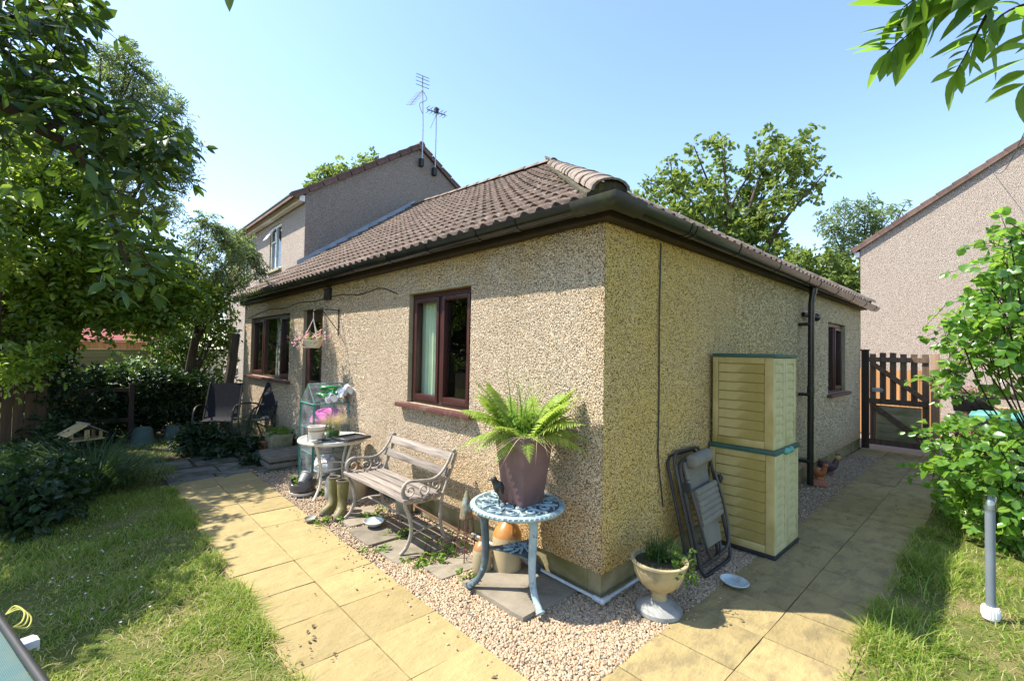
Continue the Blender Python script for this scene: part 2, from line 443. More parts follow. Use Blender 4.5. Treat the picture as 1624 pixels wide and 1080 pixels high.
M['gravel_base'] = surf("gravel_bed", (.34, .28, .22), (.22, .17, .13), 60, .9, .1, 120, 1.0, .01)
def wood(name, a, b, rough=.75, orand=.15, grain=(1, 1, .06), sc=30, dirt=None, dhi=.7):
    t = NT(name); oi = t.new("ShaderNodeObjectInfo")
    f = t.noise(sc, 6, .65, sc=grain)
    c = t.mix(t.rng(f, .35, .65), a, b)
    if dirt: c = t.mix(t.rng(t.noise(4, 6, .65), .45, dhi), c, dirt)
    c = t.val(c, t.rng(oi.outputs["Random"], 0, 1, 1-orand, 1+orand))
    return t.done(c, rough, .25, t.bump(f, .5, .004))
M['wood_grey'] = wood("weathered_slat", (.35, .305, .265), (.12, .095, .08), .85, .2, (1, .045, 1), 55, (.24, .20, .165), .75)
M['wood_gate'] = wood("weathered_gate_board", (.16, .105, .07), (.085, .056, .038), .8, .25)
M['wood_dark'] = wood("dark_stained_board", (.050, .034, .025), (.028, .02, .016), .7, .25)
M['wood_orange'] = wood("orange_fence_board", (.52, .27, .11), (.40, .19, .075), .75, .18)
M['wood_fence'] = wood("faded_lap_board", (.34, .27, .15), (.23, .185, .10), .8, .2, (.05, 1, 1), 30)
M['wood_green'] = wood("mossy_old_board", (.36, .30, .20), (.24, .21, .11), .85, .2, (1, .06, 1), 30, (.13, .15, .045))
M['wood_brown'] = wood("brown_fence_board", (.12, .075, .045), (.07, .045, .03), .8, .25)
M['wood_post'] = wood("sunlit_post_wood", (.36, .24, .16), (.26, .17, .11), .8, .15)
M['wood_bird'] = wood("pale_carved_wood", (.44, .33, .17), (.32, .24, .12), .8, .15)

# ------------------------------------------------------------------ ground, paths, gravel, lawn
def sheet(name, pts, z, mat, kind="structure", parent=None, sub=0):
    me = MB().poly([(x, y, z) for x, y in pts]).mesh(name, smooth=False)
    return tag(link(name, me, mat, parent), kind=kind)
sheet("ground", [(-300, -300), (300, -300), (300, 300), (-300, 300)], -.065, M['soil'])
def undul(name, x0, x1, y0, y1, n, z, amp, mat):
    xs = np.linspace(x0, x1, n); ys = np.linspace(y0, y1, n)
    X, Y = np.meshgrid(xs, ys, indexing='ij')
    Z = z + amp*(np.sin(X*3.1+Y*1.7) + np.sin(Y*4.3-X*2.2)*.6)*.5
    V = np.stack([X, Y, Z], -1).reshape(-1, 3); i, j = np.meshgrid(np.arange(n-1), np.arange(n-1), indexing='ij')
    a = (i*n+j).ravel(); F = np.stack([a, a+n, a+n+1, a+1], -1)
    return tag(link(name, np_mesh(name, V, F, mat, True)), kind="structure")
undul("lawn", -9, -1.64, -6, 16, 60, -.012, .012, M['turf'])
undul("side_lawn", -1.2, 12.8, -9, -1.22, 60, -.006, .012, M['turf'])
undul("front_lawn", -1.64, -1.2, -6, -1.22, 14, -.012, .006, M['turf'])
sheet("back_yard", [(-1.64, 5.9), (0, 5.9), (0, 8.8), (1.1, 8.9), (1.1, 16), (-1.64, 16)], -.02, M['soil'])
sheet("next_door_yard", [(7.72, -1.22), (12.9, -1.22), (12.9, 10), (7.72, 10)], -.03, M['gravel_base'])
# bed under the slabs and gravel
gv = tag(link("gravel_bed", MB().b2((-.83, -.42, -.06), (7.55, 0.0, -.016)).b2((-.83, 0.0, -.06), (.0, 5.95, -.016)).mesh("gravel_bed", smooth=False), M['gravel_base']), kind="structure")
def path(name, label):
    o = bpy.data.objects.new(name, None); COL.objects.link(o)
    return tag(o, kind="structure")
slab_meshes = []
for i in range(5):
    b = MB(); nx = 7; v = []; s = .1985
    rr = random.Random(i)
    # riven top: a grid of low undulations, dropped edges
    g = [[0]*nx for _ in range(nx)]
    for a in range(nx):
        for c in range(nx):
            e = a in (0, nx-1) or c in (0, nx-1)
            x = -s + 2*s*a/(nx-1); y = -s + 2*s*c/(nx-1)
            if e: x += rr.uniform(-.0018, .0018); y += rr.uniform(-.0018, .0018)
            g[a][c] = len(b.v); b.v.append((x, y, (-.0022 if e else rr.uniform(-.0022, .0022))))
    for a in range(nx-1):
        for c in range(nx-1): b.f.append((g[a][c], g[a+1][c], g[a+1][c+1], g[a][c+1]))
    ring = [g[a][0] for a in range(nx)] + [g[nx-1][c] for c in range(1, nx)] + [g[a][nx-1] for a in range(nx-2, -1, -1)] + [g[0][c] for c in range(nx-2, 0, -1)]
    lo = []
    for k in ring: lo.append(len(b.v)); b.v.append((b.v[k][0], b.v[k][1], -.05))
    m = len(ring)
    for k in range(m): b.f.append((ring[k], lo[k], lo[(k+1) % m], ring[(k+1) % m]))
    slab_meshes.append(b.mesh("paving_slab", ang=30))
def slab(par, x, y, mat, sx=1.0, sy=1.0, z=0.0):
    o = link("paving_slab", R_.choice(mat or slab_meshes), None, par, loc=(x, y, z + U(-.004, .003)),
             rot=(U(-.007, .007), U(-.007, .007), R_.choice((0, PI)) + U(-.004, .004)))
    o.scale = (sx, sy, 1); return o
for m in slab_meshes: m.materials.append(M['slab'])
P1 = path("garden_path", "")
sheet("path_bed", [(-1.64, -3.3), (-.815, -3.3), (-.815, 4.5), (-1.64, 4.5)], -.014, M['joint'])
for c in range(2):
    for r in range(-8, 11):
        slab(P1, -1.02 - .41*c, .2 + .41*r + .205, None, 1.02, 1.02)
P2 = path("side_path", "")
side_m = [m.copy() for m in slab_meshes]
for m in side_m: m.materials.clear(); m.materials.append(M['slab_side'])
sheet("side_path_bed", [(-.81, -1.22), (7.75, -1.22), (7.75, -.395), (-.81, -.395)], -.0135, M['joint'])
for c in range(2):
    for r in range(-2, 19):
        slab(P2, .2 + .405*r, -.60 - .405*c, side_m, 1.007, 1.007)
for r in range(2): slab(P2, 6.98 + .405*r, -.2, None, 1.0, .94)
# darker flagstones round the back door and three in the gravel under the bench
P3 = path("flagstone_patio", "")
sheet("patio_bed", [(-1.7, 4.5), (-.02, 4.5), (-.02, 6.4), (-1.7, 6.4)], -.0125, M['soil'])
fl_meshes = [m.copy() for m in slab_meshes[:3]]
for m in fl_meshes: m.materials.clear(); m.materials.append(M['flag_d'])
for (x, y, sx, sy) in ((-1.42, 4.72, 1.15, .95), (-.98, 4.75, .95, .95), (-.56, 4.72, .95, .85), (-1.36, 5.16, 1.3, 1.1), (-.88, 5.2, 1.0, 1.1), (-1.5, 5.7, 1.0, 1.2), (-1.02, 5.72, 1.2, 1.25), (-.5, 5.66, 1.1, 1.0), (-.2, 4.4, .7, .8)):
    o = link("flagstone", R_.choice(fl_meshes), None, P3, loc=(x, y, U(-.004, .004)), rot=(U(-.01, .01), U(-.01, .01), U(-.03, .03))); o.scale = (sx, sy, 1)
P4 = path("bench_flagstones", "")
fg_meshes = [m.copy() for m in slab_meshes[:3]]
for m in fg_meshes: m.materials.clear(); m.materials.append(M['flag'])
for (x, y, sx, sy, rz) in ((-.50, 1.48, 1.0, .95, .03), (-.50, 1.92, 1.05, 1.05, -.02), (-.22, 1.75, .5, 1.2, .0), (-.46, 2.38, 1.0, 1.0, .02), (-.40, 1.0, .92, .60, -.02), (-.26, .46, 1.28, 1.42, .02)):
    o = link("flagstone", R_.choice(fg_meshes), None, P4, loc=(x, y, .008 + (y < .8)*.02), rot=(U(-.008, .008), U(-.008, .008), rz)); o.scale = (sx, sy, 1)

def stones(name, pts, smin, smax, mat):
    n = len(pts)
    ico = np.array([(0,0,1),(.894,0,.447),(.276,.851,.447),(-.724,.526,.447),(-.724,-.526,.447),(.276,-.851,.447),(.724,.526,-.447),(-.276,.851,-.447),(-.894,0,-.447),(-.276,-.851,-.447),(.724,-.526,-.447),(0,0,-1)])
    fc = np.array([(0,1,2),(0,2,3),(0,3,4),(0,4,5),(0,5,1),(1,6,2),(2,7,3),(3,8,4),(4,9,5),(5,10,1),(6,7,2),(7,8,3),(8,9,4),(9,10,5),(10,6,1)])
    V = np.repeat(ico[None, :11], n, 0) * NR.uniform(.72, 1.2, (n, 11, 1))
    sc = np.stack([NR.uniform(smin, smax, n), NR.uniform(smin, smax, n)*.8, NR.uniform(smin, smax, n)*.55], -1)[:, None] * .5
    V = V * sc
    a = NR.uniform(0, 6.28, n)[:, None]; t = NR.uniform(-.5, .5, n)[:, None]
    x, y, z = V[..., 0], V[..., 1], V[..., 2]
    y, z = y*np.cos(t)-z*np.sin(t), y*np.sin(t)+z*np.cos(t)
    x, y = x*np.cos(a)-y*np.sin(a), x*np.sin(a)+y*np.cos(a)
    V = np.stack([x, y, z], -1) + pts[:, None]
    F = (fc[None] + (np.arange(n)*11)[:, None, None]).reshape(-1, 3)
    return np_mesh(name, V.reshape(-1, 3), F, mat)
def gpts(n, x0, x1, y0, y1):
    return np.stack([NR.uniform(x0, x1, n), NR.uniform(y0, y1, n), NR.uniform(-.014, -.002, n)], -1)
gp = np.concatenate([gpts(22000, -.815, 0, -.40, 1.4), gpts(8500, -.815, 0, 1.4, 3.2), gpts(3500, -.815, 0, 3.2, 4.9), gpts(8500, 0, 1.6, -.4, 0), gpts(5200, 1.6, 6.8, -.4, 0)])
def inside(p, x0, x1, y0, y1): return (p[:, 0] > x0) & (p[:, 0] < x1) & (p[:, 1] > y0) & (p[:, 1] < y1)
keep = ~(inside(gp, -.5, -.01, .19, .73) | inside(gp, -.68, -.32, 1.32, 2.1) | inside(gp, -.55, -.26, .92, 1.08))
gp = gp[keep]
tag(link("gravel", stones("gravel", gp, .012, .029, M['gravel'])), "pale mixed gravel between the house walls and the buff paths", None, None, "stuff")
# a few stones kicked onto the path edges
kp = np.concatenate([gpts(90, -.95, -.81, -.4, 3), gpts(60, 0, 5, -.5, -.39)]); kp[:, 2] = .006
tag(link("stray_gravel", stones("stray_gravel", kp, .010, .022, M['gravel'])), "loose pale stones kicked onto the path edges", None, None, "stuff")

def blades(name, base, h, w, lean, mat, seg=3, az=None, droop=1.0):
    """curved grass blades: base (n,3), h heights, w widths, lean (0..1)"""
    n = len(base); az = NR.uniform(0, 6.283, n) if az is None else az
    d = np.stack([np.cos(az), np.sin(az), np.zeros(n)], -1); sd = np.stack([-np.sin(az), np.cos(az), np.zeros(n)], -1)
    tw = NR.uniform(-.8, .8, n)[:, None]; sd = unit(sd + d*tw)
    V = []; 
    for k in range(seg+1):
        t = k/seg
        p = base + np.array([0, 0, 1.])*(h*(t - droop*lean*.55*t*t))[:, None] + d*(h*lean*t**1.7)[:, None]
        ww = (w*(1-t**1.5)*.5)[:, None]
        if k < seg: V += [p - sd*ww, p + sd*ww]
        else: V += [p]
    V = np.stack(V, 1); m = 2*seg+1
    F = []
    for k in range(seg-1): F += [(2*k, 2*k+1, 2*k+3), (2*k, 2*k+3, 2*k+2)]
    F += [(2*seg-2, 2*seg-1, 2*seg)]
    F = (np.array(F)[None] + (np.arange(n)*m)[:, None, None]).reshape(-1, 3)
    return np_mesh(name, V.reshape(-1, 3), F, mat)
def lawn_pts(n, x0, x1, y0, y1, thin=None):
    p = np.stack([NR.uniform(x0, x1, n), NR.uniform(y0, y1, n), np.full(n, -.012)], -1)
    q = np.sin(p[:, 0]*5.3+p[:, 1]*2.9)+np.sin(p[:, 1]*6.1-p[:, 0]*3.7)+np.sin(p[:, 0]*13+1)*np.sin(p[:, 1]*11)
    return p, q
def lawn(name, label, areas, hmin, hmax, lean=(.4, 1.2), w=(.0035, .008)):
    B = []; H = []
    for (n, x0, x1, y0, y1, hs) in areas:
        p, q = lawn_pts(n, x0, x1, y0, y1)
        keepm = NR.random(n) < np.clip(.62 + .22*q, .18, 1); p, q = p[keepm], q[keepm]
        B.append(p); H.append(NR.uniform(hmin, hmax, len(p))*hs*np.clip(1+.28*q, .5, 1.7))
    B = np.concatenate(B); H = np.concatenate(H); n = len(B)
    me = blades(name, B, H, NR.uniform(*w, n), NR.uniform(*lean, n), M['grass'])
    return tag(link(name, me), label, None, None, "stuff")
lawn("lawn_grass", "short sunlit and shaded lawn grass left of the buff path",
     [(42000, -2.9, -1.66, -.2, 2.4, 1.0), (22000, -3.0, -1.62, 2.4, 4.6, 1.05), (14000, -3.2, -1.5, 4.6, 8.2, 1.2), (6500, -1.74, -1.60, -.4, 4.4, 1.6), (3500, -1.66, -.35, 5.9, 8.4, 1.3)], .025, .065)
lawn("side_lawn_grass", "lawn grass beside the side path under the leafy shrub",
     [(32000, -.2, 3.6, -3.2, -1.25, 1.15), (9000, 2.6, 7.4, -2.6, -1.2, 1.5), (9000, .1, 3.2, -1.5, -1.16, 1.8)], .028, .075)
# dry cut straw lying in the lawn
n = 900; p = np.concatenate([np.stack([NR.uniform(-2.6, -1.64, n), NR.uniform(.1, 2.8, n), NR.uniform(.012, .03, n)], -1), np.stack([NR.uniform(.2, 3, 350), NR.uniform(-2.4, -1.3, 350), NR.uniform(.012, .03, 350)], -1)])
tag(link("dry_clippings", blades("dry_clippings", p, NR.uniform(.03, .075, len(p)), NR.uniform(.002, .0035, len(p)), NR.uniform(1.6, 2.2, len(p)), M['straw'], 2, droop=.9)), "dry straw clippings lying over the lawn", None, None, "stuff")

# ------------------------------------------------------------------ bungalow
H = thing("bungalow", "low pebbledashed bungalow with brown hipped tile roof and black gutters", "bungalow")
ZW = 2.40
YE = 8.8; XE = 7.5
def wall_cells(b, u0, u1, z0, z1, holes, P, depth=.10, rb=None):
    """grid wall in (u,z) with rectangular holes; P(u,z,d) -> world; reveals go to rb"""
    us = sorted({u0, u1, *[h[0] for h in holes], *[h[1] for h in holes]})
    zs = sorted({z0, z1, *[h[2] for h in holes], *[h[3] for h in holes]})
    for i in range(len(us)-1):
        for j in range(len(zs)-1):
            cu, cz = (us[i]+us[i+1])/2, (zs[j]+zs[j+1])/2
            if any(h[0] < cu < h[1] and h[2] < cz < h[3] for h in holes): continue
            b.poly([P(us[i], zs[j], 0), P(us[i+1], zs[j], 0), P(us[i+1], zs[j+1], 0), P(us[i], zs[j+1], 0)])
    for (a, c, d, e) in holes:
        rb.poly([P(a, d, 0), P(a, e, 0), P(a, e, depth), P(a, d, depth)])
        rb.poly([P(c, e, 0), P(c, d, 0), P(c, d, depth), P(c, e, depth)])
        rb.poly([P(a, e, 0), P(c, e, 0), P(c, e, depth), P(a, e, depth)])
        rb.poly([P(a, d, depth), P(c, d, depth), P(c, d, 0), P(a, d, 0)])
PL = lambda u, z, d: (d, u, z)
PR = lambda u, z, d: (u, d, z)
hl = [(1.37, 2.38, 1.03, 2.11), (4.66, 5.40, .17, 2.11), (6.02, 8.28, 1.03, 2.11)]
hr = [(5.38, 6.40, 1.03, 2.06)]
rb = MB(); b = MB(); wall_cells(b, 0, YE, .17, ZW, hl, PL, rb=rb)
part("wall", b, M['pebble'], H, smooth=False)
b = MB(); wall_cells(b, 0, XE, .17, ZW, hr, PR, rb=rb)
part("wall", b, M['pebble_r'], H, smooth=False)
for i in range(0, len(rb.f), 4):
    q = MB(); q.v = rb.v[4*i:4*i+16]; q.f = [tuple(k-4*i for k in f) for f in rb.f[i:i+4]]; part("window_reveal", q, M['reveal'], H, smooth=False)
b = MB(); b.poly([(XE, 0, .0), (XE, 8.88, .0), (XE, 8.88, ZW), (XE, 0, ZW)]); b.poly([(0, YE, .0), (1.14, YE, 0), (1.14, YE, ZW), (0, YE, ZW)])
part("wall", b, M['pebble'], H, smooth=False)
b = MB(); b.b2((.018, .018, -.06), (XE-.01, .12, .172)); b.b2((.018, .12, -.06), (.12, YE-.01, .172))
part("plinth", b, M['render'], H, .004)
# bell drip above plinth
b = MB()
b.add([(0, 0, .17), (0, YE, .17), (.02, YE, .168), (.02, .02, .168), (XE, .02, .168), (XE, 0, .17)], [(0, 1, 2, 3), (0, 3, 4, 5)])
part("drip_edge", b, M['render'], H, smooth=False)
# the dash itself: stones thrown on the nearer parts of both walls
def dash(n, u0, u1, z0, z1, holes, P, name, mat, size=.0066):
    u = NR.uniform(u0, u1, n); z = NR.uniform(z0, z1, n); k = np.ones(n, bool)
    for (a, c, d, e) in holes: k &= ~((u > a-.004) & (u < c+.004) & (z > d-.004) & (z < e+.004))
    u, z = u[k], z[k]; n = len(u); r = NR.uniform(.55, 1.25, n)*size; a0 = NR.uniform(0, 6.28, n); hgt = NR.uniform(.35, 1.0, n)*size*.95
    V = []
    for i in range(5):
        q = a0+2*np.pi*i/5; rr_ = r*NR.uniform(.7, 1.2, n); V.append(np.stack([u+rr_*np.cos(q), z+rr_*np.sin(q), np.full(n, .0015)], -1))
    V.append(np.stack([u+NR.normal(0, .3, n)*r, z+NR.normal(0, .3, n)*r, -hgt], -1))
    V = np.stack(V, 1).reshape(-1, 3); V = P(V[:, 0], V[:, 1], V[:, 2]); V = np.stack(V, -1)
    F = np.array([(0, 1, 5), (1, 2, 5), (2, 3, 5), (3, 4, 5), (4, 0, 5)])
    o = link(name, np_mesh(name, V, (F[None]+(np.arange(n)*6)[:, None, None]).reshape(-1, 3), mat), None, H); o["kind"] = "stuff"
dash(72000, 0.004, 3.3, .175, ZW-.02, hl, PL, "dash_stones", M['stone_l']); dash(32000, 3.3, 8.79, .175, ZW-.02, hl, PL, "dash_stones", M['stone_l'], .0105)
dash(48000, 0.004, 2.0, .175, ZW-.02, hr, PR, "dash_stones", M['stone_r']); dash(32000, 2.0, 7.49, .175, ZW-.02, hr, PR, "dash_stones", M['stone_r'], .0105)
# window lintel edge lips
for lo, hi in (((-.012, 1.28, 2.112), (.0, 2.46, 2.124)), ((-.010, 4.5, 2.112), (.0, 5.5, 2.122))): part("lintel_bead", MB().b2(lo, hi), M['reveal'], H)

def casement(par, u0, u1, z0, z1, P, fr=.055, sash=.04, open_=0, deep=.075, lights=(.5,), sashes=(0, 1), trim=True):
    """frame with vertical lights; P(u,z,d)"""
    b = MB()
    def bar(a, c, d, e, d0, d1):
        lo = P(a, d, d0); hi = P(c, e, d1)
        b.b2([min(lo[i], hi[i]) for i in range(3)], [max(lo[i], hi[i]) for i in range(3)])
    f0, f1 = deep-.03, deep+.03
    bar(u0, u0+fr, z0, z1, f0, f1); bar(u1-fr, u1, z0, z1, f0, f1)
    bar(u0+fr, u1-fr, z1-fr, z1, f0, f1); bar(u0+fr, u1-fr, z0, z0+fr*.6, f0, f1)
    edges = [u0+fr] + [u0+(u1-u0)*l for l in lights] + [u1-fr]
    for e in edges[1:-1]: bar(e-fr*.45, e+fr*.45, z0+fr*.6, z1-fr, f0, f1)
    fo = part("frame", b, M['frame'], par, .004)
    for i in range(len(edges)-1):
        a = edges[i] + (fr*.45 if i else 0); c = edges[i+1] - (fr*.45 if i < len(edges)-2 else 0)
        zz0, zz1 = z0+fr*.6, z1-fr
        if i in sashes:
            b = MB()
            bar(a+.002, a+sash, zz0+.002, zz1-.002, f0-.014, f1-.01); bar(c-sash, c-.002, zz0+.002, zz1-.002, f0-.014, f1-.01)
            bar(a+sash, c-sash, zz1-sash, zz1-.002, f0-.014, f1-.01); bar(a+sash, c-sash, zz0+.002, zz0+sash*1.5, f0-.014, f1-.01)
            part("sash", b, M['frame'], par, .005)
            a += sash; c -= sash; zz0 += sash*1.5; zz1 -= sash
        b = MB(); b.poly([P(a, zz0, deep), P(c, zz0, deep), P(c, zz1, deep), P(a, zz1, deep)])
        part("pane", b, M['glass'], par, smooth=False)
def sillpart(par, lo, hi):
    b = MB(); b.b2(lo, hi); return part("sill", b, M['sill'], par, .008)
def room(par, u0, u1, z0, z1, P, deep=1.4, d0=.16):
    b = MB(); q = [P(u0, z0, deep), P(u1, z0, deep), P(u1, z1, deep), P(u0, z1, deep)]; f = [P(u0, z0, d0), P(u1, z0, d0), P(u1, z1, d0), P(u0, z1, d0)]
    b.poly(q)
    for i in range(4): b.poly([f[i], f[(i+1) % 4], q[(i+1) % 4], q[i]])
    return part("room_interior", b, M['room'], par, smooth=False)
M['curtain'] = surf("pale_green_curtain", (.62, .72, .52), (.52, .62, .44), 3, .9, .1, 20, 0)
def cur2():
    t = NT("patterned_curtain"); v = t.voro(16); c = t.mix(t.rng(t.noise(14, 4, .6), .48, .56), (.74, .72, .66), (.20, .23, .20))
    return t.done(c, .9, .1)
M['curtain2'] = cur2()
def curtain(par, u0, u1, z0, z1, P, d, mat, waves=6, amp=.018):
    n = waves*6; V = []; F = []
    for k in range(n+1):
        u = u0+(u1-u0)*k/n; dd = d + amp*math.sin(k/6*2*PI)
        V += [P(u, z0, dd), P(u, z1, dd)]
    F = [(2*k, 2*k+2, 2*k+3, 2*k+1) for k in range(n)]
    return part("curtain", MB().add(V, F), mat, par, ang=80)
w1 = bpy.data.objects.new("window", None); COL.objects.link(w1); w1.parent = H
casement(w1, 1.37, 2.38, 1.03, 2.11, PL, lights=(.5,), sashes=(0, 1))
sillpart(w1, (-.075, 1.28, .985), (.07, 2.50, 1.028))
curtain(w1, 2.08, 2.34, 1.0, 2.12, PL, .14, M['curtain'], 4)
curtain(w1, 1.90, 2.09, 1.0, 2.12, PL, .15, M['curtain2'], 4)
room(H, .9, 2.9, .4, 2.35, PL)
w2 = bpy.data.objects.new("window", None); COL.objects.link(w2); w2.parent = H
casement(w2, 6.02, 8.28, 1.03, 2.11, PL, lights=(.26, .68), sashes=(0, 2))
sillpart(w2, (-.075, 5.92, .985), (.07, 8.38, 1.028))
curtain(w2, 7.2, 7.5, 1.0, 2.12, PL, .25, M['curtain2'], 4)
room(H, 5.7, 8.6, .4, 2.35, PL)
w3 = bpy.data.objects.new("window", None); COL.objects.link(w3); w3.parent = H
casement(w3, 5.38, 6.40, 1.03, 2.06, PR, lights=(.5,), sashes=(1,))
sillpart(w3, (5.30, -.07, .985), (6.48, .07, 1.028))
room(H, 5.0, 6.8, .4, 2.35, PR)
d1 = bpy.data.objects.new("door", None); COL.objects.link(d1); d1.parent = H
b = MB(); b.b2((.045, 4.66, .17), (.105, 4.72, 2.11)); b.b2((.045, 5.34, .17), (.105, 5.40, 2.11)); b.b2((.045, 4.72, 2.05), (.105, 5.34, 2.11))
part("frame", b, M['frame'], d1, .004)
b = MB(); b.b2((.04, 4.725, .19), (.09, 4.83, 2.045)); b.b2((.04, 5.23, .19), (.09, 5.335, 2.045)); b.b2((.04, 4.83, .19), (.09, 5.23, .40)); b.b2((.04, 4.83, .98), (.09, 5.23, 1.08)); b.b2((.04, 4.83, 1.93), (.09, 5.23, 2.045))
part("leaf", b, M['frame'], d1, .004)
for z0, z1 in ((.40, .98), (1.08, 1.93)):
    part("pane", MB().poly([(.065, 4.83, z0), (.065, 5.23, z0), (.065, 5.23, z1), (.065, 4.83, z1)]), M['glass'], d1, smooth=False)
b = MB(); b.tube([(.04, 4.78, 1.02), (.0, 4.78, 1.02), (.0, 4.88, 1.02)], .009, 8); part("handle", b, M['alu'], d1)
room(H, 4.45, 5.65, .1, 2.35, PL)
# soffit, fascia
b = MB(); b.b2((-.085, -.085, ZW-.012), (.06, 8.88, ZW)); b.b2((.06, -.085, ZW-.012), (XE+.08, .06, ZW))
part("soffit", b, M['fascia'], H)
b = MB(); b.b2((-.085, -.085, ZW), (-.062, 8.88, ZW+.085)); b.b2((-.062, -.085, ZW), (XE+.08, -.062, ZW+.085))
part("fascia", b, M['fascia'], H)
# roof planes (the ridge climbs a little towards the older house)
def eave(y): return Vector((-.105, y, 2.485 + .05*y/9))
def ridge(y): return Vector((3.9, y, 5.03 + .29*(y-4.0)/4.9))
def eaveR(x): return Vector((x, -.105, 2.485))
def ridgeR(x): return Vector((x, 4.0, 5.03))
APEX = Vector((3.9, 4.0, 5.03)); EC = Vector((-.105, -.105, 2.485)); EC2 = Vector((7.72, -.105, 2.485))
b = MB(); dz = Vector((0, 0, -.03))
b.poly([EC+dz, APEX+dz, ridge(8.9)+dz, eave(8.9)+dz][::-1]); b.poly([EC+dz, EC2+dz, APEX+dz])
b.poly([EC2+dz, Vector((7.72, 8.9, 2.5))+dz, ridge(8.9)+dz, APEX+dz])
part("roof_deck", b, M['mortar'], H, smooth=False)
def tile_geo():
    us = [0, .04, .10, .17, .24, .30, .36, .5, .54, .60, .67, .74, .80, .86, 1.0]
    hs = [.004, .014, .024, .028, .024, .014, .004, 0, .004, .014, .024, .028, .024, .014, .004]
    us = us[:15]; hs = [0, .012, .024, .028, .024, .012, 0, 0, .0, .012, .024, .028, .024, .012, 0]
    us = [0, .05, .115, .18, .245, .31, .36, .5, .5, .55, .615, .68, .745, .81, 1.0]
    us = [0, .05, .115, .18, .245, .31, .36, .50, .55, .615, .68, .745, .81, .86, 1.0]
    hs = [.0, .014, .028, .033, .028, .014, .0, .0, .014, .028, .033, .028, .014, .0, .0]
    V = []; F = []; TW, TL = .305, .375; n = len(us)
    for v, lift in ((0, .034), (TL, .006)):
        for u, h in zip(us, hs): V.append((u*TW, v, h*1.15 + lift))
    for u, h in zip(us, hs): V.append((u*TW, .004, h*1.0 + .032 - .026))
    for k in range(n-1):
        F.append((k, k+1, n+k+1, n+k)); F.append((2*n+k, 2*n+k+1, k+1, k))
    return V, F, TW
TV, TF, TW = tile_geo()
tile_me = MB().add(TV, TF).mesh("roof_tile", ang=50); tile_me.materials.append(M['tile'])
NROW = 16
cp = Vector((-2.412, -1.73, 1.55))
tiles = []
def add_tiles(slope):
    for r in range(NROW):
        v0 = r/NROW
        cols = 30 if slope == 'L' else 27
        for c in range(-1, cols):
            off = (c + (r % 2)*.0)*TW
            if slope == 'L':
                y1 = 8.9 - off; pos = eave(y1).lerp(ridge(y1), v0); Ux = Vector((0, -1, -.0055)); Vv = (ridge(y1)-eave(y1))
                if y1 < -.2: continue
            else:
                x0 = -.2 + off; pos = eaveR(x0).lerp(ridgeR(x0), v0); Ux = Vector((1, 0, 0)); Vv = (ridgeR(x0)-eaveR(x0))
                if x0 > 7.7: continue
            Vv = Vv.normalized(); Ux = (Ux - Vv*Ux.dot(Vv)).normalized(); N = Ux.cross(Vv)
            mt = Matrix(((Ux.x, Vv.x, N.x, pos.x), (Ux.y, Vv.y, N.y, pos.y), (Ux.z, Vv.z, N.z, pos.z), (0, 0, 0, 1)))
            mt = mt @ Matrix.Rotation(U(-.010, .010), 4, 'X') @ Matrix.Rotation(U(-.008, .008), 4, 'Y') @ Matrix.Rotation(U(-.006, .006), 4, 'Z')
            # hip test with tile corners: s>0 keeps
            planes = []
            hn = Vector((-1.0, (APEX.x-EC.x)/(APEX.y-EC.y), 0)) if slope == 'L' else Vector((1.0, -(APEX.x-EC.x)/(APEX.y-EC.y), 0))
            planes.append((EC, hn))
            if slope == 'R': planes.append((EC2, Vector((-1.0, (APEX.x-EC2.x)/(APEX.y-EC2.y), 0))))
            ws = [mt @ Vector(p) for p in TV]
            st = 1; cut = []
            for co, no in planes:
                ds = [(w-co).dot(no) for w in ws]
                if max(ds) < .02: st = 0; break
                if min(ds) < 0: cut.append((co, no))
            if not st: continue
            tiles.append((mt, cut, slope, r, (pos-cp).length))
add_tiles('L'); add_tiles('R')
def tscore(t):
    mt, cut, sl, r, d = t
    N = mt.col[2].to_3d(); vd = (cp - mt.col[3].to_3d()).normalized()
    return max(N.dot(vd), .02 if sl == 'R' else .05)/(d*d) + (.004 if (sl == 'R' and r == 0) else 0)
tiles.sort(key=tscore, reverse=True)
restV = []; restF = []
for i, (mt, cut, sl, r, d) in enumerate(tiles):
    if i < 300 and not cut:
        link("roof_tile", tile_me, None, H, mtx=mt); continue
    bm = bmesh.new(); bm.from_mesh(tile_me)
    inv = mt.inverted()
    for co, no in cut:
        lc = inv @ co; ln = (inv.to_3x3() @ no).normalized()
        bmesh.ops.bisect_plane(bm, geom=bm.verts[:]+bm.edges[:]+bm.faces[:], plane_co=lc, plane_no=ln, clear_inner=True)
    if i < 300:
        me = bpy.data.meshes.new("roof_tile"); bm.to_mesh(me); me.materials.append(M['tile'])
        me.polygons.foreach_set("use_smooth", [True]*len(me.polygons)); me.set_sharp_from_angle(angle=.9)
        link("roof_tile", me, None, H, mtx=mt)
    else:
        o = len(restV)
        bm.verts.ensure_lookup_table()
        restV += [tuple(mt @ v.co) for v in bm.verts]; restF += [tuple(v.index + o for v in f.verts) for f in bm.faces]
    bm.free()
b = MB(); b.v = restV; b.f = restF
tag(part("roof_tiling", b, M['tile'], H, ang=50), kind="stuff")
